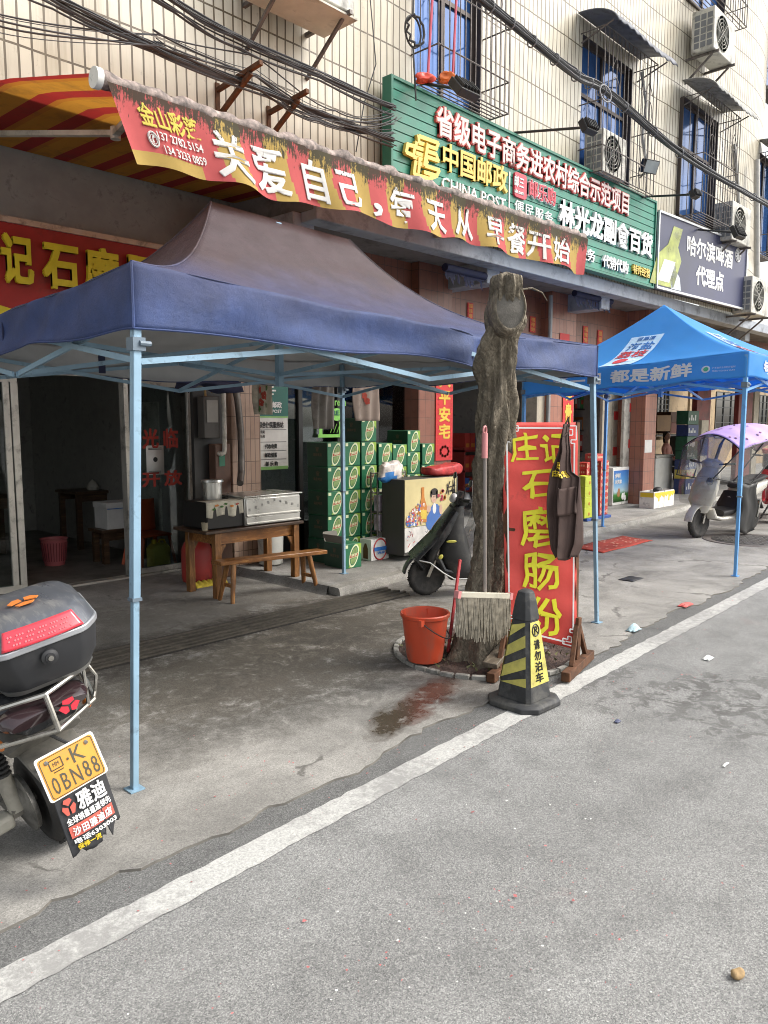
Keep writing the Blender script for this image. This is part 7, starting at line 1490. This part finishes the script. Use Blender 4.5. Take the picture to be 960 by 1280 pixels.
for k in range(3):
    a = radians(-90+120*k); b.prism([ce+V((.048*cos(a+d)*rr, .034*sin(a+d)*rr, -.006*abs(sin(a+d))*(1 if sin(a+d) < 0 else 0))) for d, rr in ((-.85, .95), (-.45, 1.12), (0, 1.0), (.45, 1.12), (.85, .95), (.0, .12))], (0, 0, .004))
b.v = [BX(p) for p in b.v]; b.build('lid_emblem', ORE, lid, local=True)
b = MB(); lk = V((0, bc_-.235, .875)); b.lathe([(.036, 0), (.034, .012), (.022, .016), (.02, .02), (0, .02)], n=20, T=Matrix.Translation(lk+V((0, .008, 0))) @ Matrix.Rotation(pi/2, 4, 'X')); lo = WB_(b, 'lock', BOXB); b = MB(); b.lathe([(.012, 0), (.011, .006), (0, .007)], n=14, T=Matrix.Translation(lk+V((0, -.012, 0))) @ Matrix.Rotation(pi/2, 4, 'X')); b.v = [BX(p) for p in b.v]; b.build('key_hole', CHR, lo, local=True)
b = MB(); stack(b, [rrect(.155, .155, .06, .715, bc_), rrect(.17, .17, .06, .744, bc_)]); WB_(b, 'box_mount', mat('grey_mount_plate', (.25, .25, .24), .4, .5, grime=.3))
# chrome rack
b = MB(); r = .0095
b.tube([(-.24, .30, .63), (-.235, -.05, .60), (-.19, -.26, .585), (0, -.355, .58), (.17, -.27, .585), (.205, -.16, .60), (.215, -.05, .69), (.20, -.12, .725), (.19, -.24, .715)], r, 8); b.tube([(-.24, .30, .70), (-.23, -.10, .70), (-.17, -.25, .705), (0, -.33, .708), (.17, -.265, .712), (.19, -.235, .715)], r, 8)
b.tube([(0, -.355, .58), (.0, -.345, .64), (0, -.33, .708)], r, 8); b.tube([(.19, -.24, .715), (.205, -.26, .66), (.19, -.25, .60), (.17, -.27, .585)], r*.7, 8); b.tube([(.14, -.29, .585), (.165, -.27, .71)], r*.7, 8)
b.tube([(-.18, .20, .72), (-.1, -.18, .725), (.1, -.18, .725), (.18, .2, .72)], r, 8); W(b, 'luggage_rack', CHR)
# small hardware: bolts, cables, axle nuts, side reflectors, seams
b = MB()
for (x, y, z) in ((-.075, -.285, .455), (.075, -.285, .455), (-.05, -.335, .415), (.05, -.335, .415), (.13, .0, .205), (-.135, .0, .205), (.10, -.15, .50), (-.10, -.15, .50)): b.ell((x, y, z), .010, .010, .008, 8, 6)
W(b, 'bolt', CHR)
for pts in ([(-.06, .35, .45), (-.10, .1, .36), (-.09, -.05, .24), (-.07, 0, .205)], [(.05, .3, .5), (.115, .05, .42), (.10, -.06, .3), (.06, 0, .2)], [(-.02, -.30, .56), (.03, -.35, .50), (.06, -.37, .46)]): b = MB(); b.tube(pts, .006, 6); W(b, 'cable', MATB)
for s in (-1, 1): b = MB(); b.ell((.155*s, -.235, .57), .012, .03, .02, 12, 8); W(b, 'turn_signal', ORE)
b = MB(); b.box(-.215, -.205, -.2, .0, .0, .0) if 0 else b.tube([(-.16, .3, .585), (-.175, .05, .60), (-.15, -.12, .585), (-.06, -.21, .565), (.06, -.21, .565), (.15, -.12, .585), (.175, .05, .6)], .0045, 5); W(b, 'panel_seam', BLACK)
# plate and mudflap
PL = mat('plate_yellow', (.56, .26, .03), .4, grime=.12, gcol=(.3, .2, .08), gscale=14)
def pl(u, v, o=0): # u across, v up
    return V((-.115+.205*u, -.385-.045*(1-v)-o, .395+.138*v-.0*o))
b = MB(); n = 6
def rr2(m_, o): 
    out = []
    for cx, cy, a0 in ((1-m_, 1-m_, 0), (m_, 1-m_, 90), (m_, m_, 180), (1-m_, m_, 270)):
        for k in range(n+1): a = radians(a0+90*k/n); out.append(pl(cx+.05*cos(a), cy+.075*sin(a), o))
    return out
b.prism(rr2(.05, 0), (0, -.004, .001)); plt = W(b, 'number_plate', WHT)
b = MB(); b.add(rr2(.085, .0055), [tuple(range(28))]); b.build('plate_face', PL, plt, local=True, flip=False)
b = MB(); 
pm = lambda u0, u1, v0, v1: (lambda u, v: (pl(u0+(u1-u0)*u, v0+(v1-v0)*v, .007), V((0, -1, 0))))
letters(b, '0BN88', pm(.12, .90, .10, .50), .0, em=False, space=1.25); letters(b, 'K', pm(.55, .76, .56, .92), .0, em=False); letters(b, '·', pm(.47, .50, .70, .75), .02, em=False); letters(b, 'MM', pm(.24, .34, .70, .80), .0, em=False)
for p, q in (((.19, .64), (.39, .64)), ((.19, .86), (.39, .86)), ((.19, .64), (.19, .86)), ((.39, .64), (.39, .86)), ((.22, .58), (.38, .58))): b.bar(pl(*p, .007), pl(*q, .007), .003, .001, up=V((0, 1, 0)))
bo_ = rr2(.11, .0065); 
for i in range(28): b.bar(bo_[i], bo_[(i+1) % 28], .002, .0008, up=V((0, 1, 0)))
b.build('plate_number', mat('dark_plate_ink', (.055, .05, .03), .5), plt, local=True, flip=False)
b = MB()
for u in (.16, .84): b.lathe([(.008, 0), (.006, .004), (0, .005)], n=12, T=Matrix.Translation(pl(u, .86, .006)) @ Matrix.Rotation(pi/2, 4, 'X'))
b.build('plate_bolt', CHR, plt, local=True)
FLAP = mat('dark_rubber_flap', (.032, .033, .037), .6, var=.2, grime=.2)
R8 = random.Random(8); tear = [0 if i in (0, 17) else R8.choice((0, .02, .05, .09, .03)) for i in range(18)]; tear[14:] = [.03, .05, .04, .045]; tear[0] = .01
def fl_(u, v, o=0): 
    k = min(16, int(u*17)); e = tear[k]+(tear[k+1]-tear[k])*(u*17-k)
    return V((-.105+.185*u+.0*v, -.425-.02*(1-v)-.015*sin(u*pi)*(1-v)-o, .175+.245*v+e*(1-v)*(.9 if u > .55 else .25)))
b = MB(); b.grid(51, 16, lambda u, v: fl_(u, v)); fp_ = W(b, 'mudflap', FLAP, solid=.004)
fm = lambda u0, u1, v0, v1: (lambda u, v: (V((fl_(0, v0+(v1-v0)*v).x+.185*(u0+(u1-u0)*u), -.425-.02*(1-(v0+(v1-v0)*v))-.015*sin((u0+(u1-u0)*u)*pi)*(1-(v0+(v1-v0)*v))-.007, .175+.245*(v0+(v1-v0)*v))), V((0, -1, 0))))
b = MB(); letters(b, '雅迪', fm(.36, .90, .60, .86), .03, space=1.1); letters(b, '全球销量遥遥领先', fm(.08, .92, .475, .58), .02); b.build('maker_lettering', WHT, fp_, local=True, flip=False)
b = MB(); f = fm(.08, .92, .285, .455); b.add([f(u, v)[0] for u, v in ((0, 0), (.25, 0), (.5, 0), (.75, 0), (1, 0), (1, 1), (.75, 1), (.5, 1), (.25, 1), (0, 1))], [tuple(range(10))]); 
for k in range(3):
    a = radians(90+120*k); g = fm(.08, .32, .60, .85); b.add([g(.5+.5*cos(a+d)*rr, .5+.5*sin(a+d)*rr)[0] for d, rr in ((-.85, .9), (-.45, 1.05), (.45, 1.05), (.85, .9), (0, .14))], [tuple(range(5))])
b.build('red_strip', mat('salmon_red_print', (.55, .11, .08), .5), fp_, local=True, flip=False)
b = MB(); gg = fm(.13, .87, .31, .43); letters(b, '沙田雅迪店', lambda u, v: (gg(u, v)[0]+V((0, -.002, 0)), V((0, -1, 0))), .03, space=1.15); letters(b, '电话6303003', fm(.10, .92, .19, .27), .025); b.build('shop_lettering', WHT, fp_, local=True, flip=False)
b = MB(); letters(b, '保修一流', fm(.12, .55, .10, .18), .02); b.build('yellow_lettering', YEL, fp_, local=True, flip=False)
# shock absorbers, swing arm, foot peg, wheel cover, seat and front half
for s in (-1, 1):
    b = MB(); b.cyl((.115*s, -.03, .20), (.115*s, .02, .33), .03); sh = W(b, 'shock_absorber', mat('dirty_shock_body', (.30, .28, .23), .6, grime=.4) if s < 0 else bpy.data.materials['dirty_shock_body']); b = MB()
    for k in range(9): z = .335+.017*k; b.lathe([(.027, 0), (.033, .005), (.027, .010)], c=(.115*s, .02+.01*k*.4, z), n=18)
    b.build('spring', MATB, sh, local=True)
b = MB(); b.bar((-.12, .40, .24), (-.115, -.05, .205), .05, .03); b.bar((.12, .40, .24), (.115, -.05, .205), .05, .03); b.cyl((-.14, 0, .205), (.14, 0, .205), .014); W(b, 'swing_arm', FEN)
b = MB(); b.box(-.34, -.14, -.06, .02, .16, .215); W(b, 'foot_peg', mat('rough_grey_metal', (.30, .29, .25), .7, .3, grime=.3, bump=.3), bevel=.014)
b = MB(); b.lathe([(.05, 0), (.11, .012), (.115, .03), (.05, .05)], n=28, T=Matrix.Translation((-.055, 0, .205)) @ Matrix.Rotation(-pi/2, 4, 'Y')); W(b, 'hub_motor', RIMM)
W(yrib([(0, .08, .74), (0, .3, .76), (0, .62, .74), (0, .72, .70)], [.12, .14, .13, .08], [.04, .05, .05, .03]), 'seat', SEATB)
W(yrib([(0, .55, .30), (0, .70, .27), (0, .95, .28), (0, 1.05, .42), (0, 1.08, .70), (0, 1.0, .98)], [.14, .16, .16, .18, .17, .12], [.06, .04, .04, .05, .06, .06]), 'front_shield', GLOSSB)
b = MB(); b.tube([(-.33, .98, 1.06), (-.15, 1.02, 1.04), (.15, 1.02, 1.04), (.33, .98, 1.06)], .013, 8); W(b, 'handlebar', DKMET)
b = MB(); b.bar((.06, 1.08, .62), (.06, 1.25, .205), .03); b.bar((-.06, 1.08, .62), (-.06, 1.25, .205), .03); W(b, 'fork', CHR)
b = MB(); b.bar((-.10, .45, .25), (-.235, .38, .04), .022); W(b, 'kickstand', DKMET)
# ================================================================== AIR CONDITIONERS, LAMPS, CABLES, BRACKETS
FANG = mat('fan_shadow_grey', (.20, .20, .20), .6)
def ac(label, x0, x1, z0, z1, yb, d=.32, fan=True, brk=True, grp='air conditioners on the facade', side=True):
    t = thing('air_conditioner', label, 'air conditioner', ((x0+x1)/2, yb-d, z0), None, grp); y0 = yb-d; b = MB(); b.box(x0, x1, y0, yb, z0, z1); b.build('casing', OFFW, t, bevel=.015)
    c = V((x0+(x1-x0)*.40, y0-.004, (z0+z1)/2)); r = min((z1-z0)*.42, (x1-x0)*.36); b = MB()
    for k in range(1, 6): b.tube([c+V((r*k/5*cos(a*pi/12), 0, r*k/5*sin(a*pi/12))) for a in range(24)], .006, 4, closed=True)
    for k in range(8): a = k*pi/4; b.tube([c, c+V((r*cos(a), 0, r*sin(a)))], .005, 4)
    g = b.build('fan_grille', OFFW, t); b = MB(); b.lathe([(0, 0), (r, .0)], n=28, T=Matrix.Translation(c+V((0, .003, 0))) @ Matrix.Rotation(pi/2, 4, 'X')); b.build('fan_opening', FANG, g, flip=False)
    b = MB(); 
    for i in range(3):
        for j in range(5): b.box(x0-.004, x0+.002, y0+.03+(d-.06)*i/3, y0+.03+(d-.06)*(i+.78)/3, z0+.06+(z1-z0-.12)*j/5, z0+.06+(z1-z0-.12)*(j+.8)/5)
    b.build('side_vent', mat('vent_grey', (.16, .17, .18), .5) if 'vent_grey' not in bpy.data.materials else bpy.data.materials['vent_grey'], t)
    if brk:
        for q in (x0+.1, x1-.1):
            b = MB(); b.bar((q, yb+.14, z0-.025), (q, y0-.06, z0-.025), .035); b.bar((q, yb+.14, z0-.42), (q, y0+.05, z0-.045), .028); b.build('bracket', IRON, t)
    return t
a1 = ac('air conditioner low on the wall above the striped awning, seen from beneath', 4.30, 5.22, PY(452, 24, 5.34).z, PY(452, 24, 5.34).z+.6, 5.76, .42)
b = MB(); zq = PY(452, 24, 5.34).z; b.box(4.28, 5.24, 5.32, 5.78, zq-.045, zq-.028); b.build('base_tray', mat('pale_worn_tray', (.52, .49, .42), .7, grime=.3), a1)
x0 = XY(747, 5.5); ac('air conditioner standing in the barred cage of the window over the green sign', x0, x0+.72, PY(747, 207, 5.5).z, PY(747, 150, 5.5).z, 5.86, .30, brk=False)
x0 = XY(868, 5.35); ac('high air conditioner near the top edge of the facade above the arched hoods', x0, x0+.92, PY(868, 38, 5.35).z, PY(868, 38, 5.35).z+.66, 5.72, .38)
x0 = XY(902, 5.35); ac('air conditioner on the wall right above the navy beer sign', x0, x0+.95, PY(902, 290, 5.3).z, PY(902, 290, 5.3).z+.68, 5.70, .34)
x0 = XY(929, 5.35); ac('air conditioner right of the navy beer sign at the frame edge', x0, x0+.95, PY(929, 388, 5.35).z, PY(929, 388, 5.35).z+.70, 5.70, .36)
# floodlights on arms
LENS = mat('lamp_glass', (.30, .33, .33), .15, coat=.5)
def flood(label, p0, p1, face, s=.16):
    t = thing('floodlight', label, 'floodlight', p0, None, 'floodlights over the shop signs'); b = MB(); b.tube([p0, p1], .016, 8); b.build('arm', DKMET, t)
    f = V(face).normalized(); M4 = f.to_track_quat('Z', 'Y').to_matrix().to_4x4(); M4.translation = V(p1); b = MB(); b.box(-s, s, -s*.7, s*.7, -.04, .04, 0, M4); 
    for k in range(6): b.box(-s*.9+k*s*.33, -s*.9+k*s*.33+.012, -s*.6, s*.6, -.075, -.041, 0, M4)
    b.build('housing', DKMET, t, bevel=.006); b = MB(); b.box(-s*.88, s*.88, -s*.6, s*.6, .041, .046, 0, M4); b.build('lens', LENS, t); return t
flood('floodlight on a long arm over the middle of the green sign', PY(643, 166, 5.75), PY(735, 159, 4.75), (.1, 1, -.5), .11)
flood('floodlight on a rod above the right end of the green sign', PY(803, 246, 5.75), PY(868, 243, 4.85), (.1, 1, -.4), .08)
flood('floodlight on an arm above the navy beer sign', PY(872, 287, 5.6), PY(922, 291, 4.95), (.1, 1, -.5), .15)
flood('floodlight at the left top corner of the green sign', PY(520, 103, 5.7), PY(580, 112, 4.9), (.05, 1, -.9), .14)
flood('square wall floodlight with pale lens above the green sign end', PY(800, 222, 5.85), PY(812, 208, 5.5), (-.3, -.8, -.4), .14)
b = MB(); 
def bracket(px, py, label, s=.34, m=RUST):
    p = PY(px, py, FY-.01); t = thing('wall_bracket', label, 'bracket', p, None, 'rusty cable brackets'); b = MB(); b.bar(p+V((0, 0, .12)), p+V((0, 0, -.22)), .04, .015, up=V((0, 1, 0))); b.build('plate', m, t); b = MB(); b.bar(p+V((0, -.01, 0.06)), p+V((0, -.62*s/.34, .10)), .035); b.bar(p+V((0, -.01, -.16)), p+V((0, -.48*s/.34, .06)), .035); b.build('arm', m, t)
bracket(272, 122, 'rusty wall bracket above the awning nearest the printed phone numbers'); bracket(336, 150, 'rusty wall bracket above the awning right of its twin', .3)
# cables
def sagline(pts, n=14, sag=.0, jit=.0, r=None):
    out = []; r = r or rnd
    for (p, q) in zip(pts[:-1], pts[1:]):
        for i in range(n): t = i/n; out.append(p.lerp(q, t)-V((0, 0, sag*4*t*(1-t))))
    out.append(pts[-1]); return out
def smooth(P, sag):
    n = len(P); out = []
    for i in range(n-1):
        a, b_, c, d = P[max(0, i-1)], P[i], P[i+1], P[min(n-1, i+2)]
        for k in range(12):
            t = k/12; out.append(.5*((2*b_)+(c-a)*t+(2*a-5*b_+4*c-d)*t*t+(3*b_-a-3*c+d)*t**3)-V((0, 0, sag*4*t*(1-t))))
    return out+[P[-1]]
def bundle(label, pts, n, spread, rad, seed, sag=.05, loops=0, name='cable_bundle'):
    r = random.Random(seed); b = MB()
    for k in range(n):
        oy, oz = r.gauss(0, spread*.5), r.gauss(0, spread); ps = [p+V((r.gauss(0, .02), oy+r.gauss(0, spread*.15), oz+r.gauss(0, spread*.35))) for p in pts]; b.tube(smooth(ps, sag+r.uniform(-.01, .025)), rad*r.uniform(.6, 1.5), 5)
    for k in range(loops):
        c = pts[0].lerp(pts[-1], r.uniform(.1, .9))
    return tag(b.build(name, CABLE, loc=pts[0]), label, 'cables')
CYY = 5.55
bundle('thick black cable bundle sagging along the wall from the upper left to the green sign', [PY(-60, -60, CYY), PY(60, -2, CYY), PY(190, 60, CYY), PY(330, 116, CYY), PY(492, 178, CYY+.05)], 13, .032, .0085, 1, .0)
bundle('second black cable bundle running above the first towards the barred window', [PY(120, -70, CYY), PY(220, 2, CYY), PY(300, 48, CYY), PY(400, 92, CYY), PY(492, 134, CYY)], 11, .032, .0085, 2, .0)
bundle('loose fan of thin black wires hanging between the two bundles', [PY(-20, 30, CYY), PY(200, 60, CYY), PY(320, 90, CYY), PY(420, 148, CYY), PY(492, 150, CYY)], 5, .08, .005, 3, .03)
bundle('lowest thin black wires drooping just above the awning roll', [PY(190, 52, CYY), PY(320, 112, CYY), PY(400, 152, CYY), PY(492, 166, CYY+.1)], 6, .05, .006, 9, .02)
CZ = 4.9
cbp = [PY(585, -14, CZ), PY(650, 40, CZ), PY(720, 95, CZ), PY(760, 118, CZ), PY(850, 192, CZ), PY(930, 240, CZ), PY(985, 270, CZ)]
bundle('heavy black cable bundle crossing in front of the windows to the right', cbp, 12, .036, .012, 4, .0)
b = MB(); R9 = random.Random(6)
for k in range(16): t = k/15*5.99; i = min(5, int(t)); p = cbp[i].lerp(cbp[i+1], t-i); b.tube([p+V((0, .06*cos(a*pi/5), .06*sin(a*pi/5))) for a in range(10)], .008, 5, closed=True)
b.tube([PY(752, 108, CZ-.1)+V((.14*cos(a*pi/8)+.1, 0, .09*sin(a*pi/8)-.05)) for a in range(16)], .009, 5, closed=True); tag(b.build('cable_tie', mat('grey_cable_tie', (.2, .2, .21), .5), loc=cbp[3]), 'grey ties and a coiled loop wrapped on the heavy cable bundle', 'cable ties')
b = MB(); q = PY(520, 38, 5.5); b.tube([q+V((.13*cos(a*pi/10), .02*sin(a*3), .14*sin(a*pi/10))) for a in range(20)], .013, 6, closed=True); b.tube([q+V((.12*cos(a*pi/10), .04, .15*sin(a*pi/10))) for a in range(20)], .011, 6, closed=True); b.tube([q+V((0, .04, .14)), q+V((.02, .04, 1.1))], .010, 6); b.tube([q+V((0, .04, -.14)), q+V((.05, .04, -.65))], .010, 6); tag(b.build('cable_coil', CABLE, loc=q), 'coiled black cable hanging at the barred window left of the red poles', 'cable coil')
for k, (px, px2) in enumerate(((535, 541), (566, 571))):
    b = MB(); b.tube([PY(px, 92, 5.5), PY(px2, -12, 5.5)], .014, 6); tag(b.build('red_pole', mat('pink_red_pole', (.55, .09, .14), .5) if k == 0 else bpy.data.materials['pink_red_pole'], loc=PY(px, 92, 5.5)), f'thin pinkish red pole upright behind the window bars, {"left" if k == 0 else "right"} of the pair', 'pole')
    p = PY(px+(-4 if k == 0 else -8), 98, 5.5); b = MB(); b.ell(p+V((0, 0, .0)), .11, .08, .05, 26, 14); rq = random.Random(k+3)
    for i_ in range(len(b.v)): q_ = b.v[i_]-p; b.v[i_] = p+q_*(1+.28*sin(q_.x*31+k)*sin(q_.z*43+1)+.15*sin(q_.y*60+q_.x*50))+V((.3*q_.z*(1-2*k), 0, rq.uniform(-.006, .006)))
    0; tag(b.build('plastic_bag', mat(('red_film', 'orange_film')[k], ((.6, .06, .03), (.65, .16, .03))[k], .4), loc=p), ('crumpled red plastic bag on the window ledge above the green sign', 'crumpled orange plastic bag on the window ledge above the green sign')[k], 'plastic bag')
# stray straw and moss along the sign top
b = MB(); 
for i in range(320):
    u = rnd.random(); X = 7.2+1.75*u; p = V((X, 5.75+rnd.uniform(0, .1), sz1+.01)); 
    q = p+V((rnd.uniform(-.09, .09), rnd.uniform(-.12, -.02), rnd.uniform(-.20, .09))); s = V((.007, 0, .004)); b.add([p-s, p+s, q], [(0, 1, 2)])
tag(b.build('dry_straw', mat('dry_straw', (.24, .20, .14), .9, var=.5, scale=20), flip=False), None, None, None, 'stuff')
# thin vertical service wires and a wall pipe
b = MB(); b.tube([PY(462, -10, 5.84), PY(470, 80, 5.82), PY(455, 130, 5.8), PY(445, 190, 5.84)], .006, 5); tag(b.build('service_wire', CABLE, loc=PY(462, -10, 5.84)), 'single thin wire wandering down the tiles left of the green sign', 'wire')
GPC = mat('grey_corrugated_hose', (.35, .35, .34), .5); b = MB(); b.tube([PY(802, 90, 5.75), PY(808, 130, 5.7), PY(803, 170, 5.75), PY(807, 200, 5.75)], .025, 8); tag(b.build('drain_hose', GPC, loc=PY(802, 90, 5.75)), 'pale corrugated hose beside the arched window left of the wall floodlight', 'hose')
b = MB(); b.tube([PY(918, 180, 5.7), PY(922, 225, 5.7), PY(926, 300, 5.7)], .03, 8); tag(b.build('drain_hose', GPC, loc=PY(918, 180, 5.7)), 'pale hose on the wall over the navy beer sign', 'hose')
b = MB(); b.tube([PY(946, 200, 5.55), PY(946, 375, 5.45)], .06, 10); tag(b.build('drainpipe', mat('pale_drainpipe', (.42, .41, .38), .5, grime=.2), loc=PY(946, 375, 5.45)), 'pale vertical drainpipe at the right edge of the facade', 'drainpipe')
# dark rolled awnings with ragged fringe under the soffit
def ragged(q0, q1, Y, label):
    p0, p1 = PY(*q0, Y), PY(*q1, Y); p1.z = p0.z = (p0.z+p1.z)/2; t = thing('rolled_awning', label, 'awning', (p0+p1)/2, None, None); b = MB(); b.tube([p0, p1], .05, 10); b.build('roll', STRAP, t); b = MB(); n = 26; r = random.Random(int(q0[0]))
    for i in range(n): a, c = p0.lerp(p1, i/n), p0.lerp(p1, (i+.85)/n); d = r.uniform(.05, .20); b.add([a, c, c-V((0, .02, d)), a-V((0, .0, d*r.uniform(.5, 1)))], [(0, 1, 2, 3)])
    b.build('ragged_fringe', STRAP, t, flip=False)
ragged((556, 340), (606, 340), 6.1, 'black rolled awning with ragged fringe under the soffit left of the tree top'); ragged((718, 372), (764, 372), 6.15, 'black rolled awning with ragged fringe under the soffit right of the tree top')

f = xz(806, 815, 550, 566, 6.445, lift=0); b = MB(); b.prism([f(u, v)[0] for u, v in ((0, 0), (1, 0), (1, 1), (0, 1))], (0, .003, 0)); tag(b.build('notice_sheet', PAPER, loc=f(.5, 0)[0]), 'small white paper notice pasted on the brick tiled pillar', 'notice')
# ================================================================== LITTER
R1 = random.Random(21); b = MB()
def scrap(b, x, y, s, z=.006, mi=0):
    a = R1.random()*pi; n = R1.choice((3, 4, 5)); h = R1.uniform(.002, .5*s); pts = [V((x+s*R1.uniform(.5, 1)*cos(a+2*pi*k/n), y+s*R1.uniform(.3, 1)*sin(a+2*pi*k/n), z+R1.uniform(0, h))) for k in range(n)]; b.add(pts, [tuple(range(n))], mi)
clus = [G(640, 1110), G(270, 1000), G(700, 1090), G(820, 860), G(610, 1210), G(740, 1140), G(640, 960), G(40, 1170), G(480, 1190), G(870, 850), G(560, 930), G(330, 985)]
for i in range(560):
    if R1.random() < .5: c = R1.choice(clus); x, y = R1.gauss(c.x, .30), R1.gauss(c.y, .16)
    else: x, y = R1.uniform(.5, 8), R1.uniform(.4, 3.4)
    z = .016 if y > edgeY(x)-.05 else .006
    scrap(b, x, y, R1.uniform(.002, .007) if R1.random() < .97 else .010, z)
tag(b.build('firecracker_scraps', mat('faded_red_paper', (.42, .13, .13), .9, var=.4, scale=3), flip=False), None, None, None, 'stuff')
b = MB()
for i in range(55): c = R1.choice((G(500, 1175), G(560, 1130), G(700, 1010), G(620, 1200))); scrap(b, R1.gauss(c.x, .3), R1.gauss(c.y, .2), R1.uniform(.002, .008))
tag(b.build('white_scraps', PAPER, flip=False), None, None, None, 'stuff')
def debris(name, label, px, m, sx=.05, sy=.03, h=.02, cat='litter', z=.0):
    p = G(*px, z); b = MB(); r = random.Random(px[0]); n = 14; b.grid(n, n, lambda u, v: p+V((sx*(2*u-1), sy*(2*v-1), .006+h*max(0, 1-(2*u-1)**4)*max(0, 1-(2*v-1)**4)*(.5+.5*sin(u*11+v*9+px[0])))) )
    tag(b.build(name, m, loc=p, solid=.002), label, cat)
debris('plastic_wrapper', 'pale blue and white crumpled wrapper on the concrete edge', (792, 788), mat('pale_blue_film', (.40, .55, .60), .3, var=.4, scale=20), .07, .035, .045, z=.012)
debris('plastic_wrapper', 'flat black plastic scrap on the pale concrete', (789, 724), BLACK, .13, .08, .015, z=.012)
debris('paper_packet', 'torn red packet lying by the concrete edge', (857, 757), mat('faded_red_packet', (.42, .06, .05), .6), .09, .04, .02, z=.012)
debris('paper_scrap', 'white paper scrap on the asphalt beyond the white line', (885, 824), PAPER, .05, .025, .02)
debris('paper_scrap', 'small dark blue wrapper scrap on the asphalt right of the cone', (772, 903), mat('navy_film', (.06, .07, .14), .4), .022, .012, .012)
debris('paper_scrap', 'thin white straw shaped scrap on the asphalt', (907, 957), PAPER, .03, .006, .006)
p = G(922, 1222, 0); b = MB(); b.ell(p+V((0, 0, .012)), .024, .017, .014, 14, 10)
for k in range(len(b.v)): q = b.v[k]-p; b.v[k] = p+q*(1+.15*sin(q.x*160)*cos(q.y*130+1))
tag(b.build('pebble', mat('tan_pebble', (.34, .23, .11), .8, var=.3, scale=40, grime=.3, gscale=30), loc=p), 'tan pebble lying on the asphalt near the lower right corner', 'pebble')
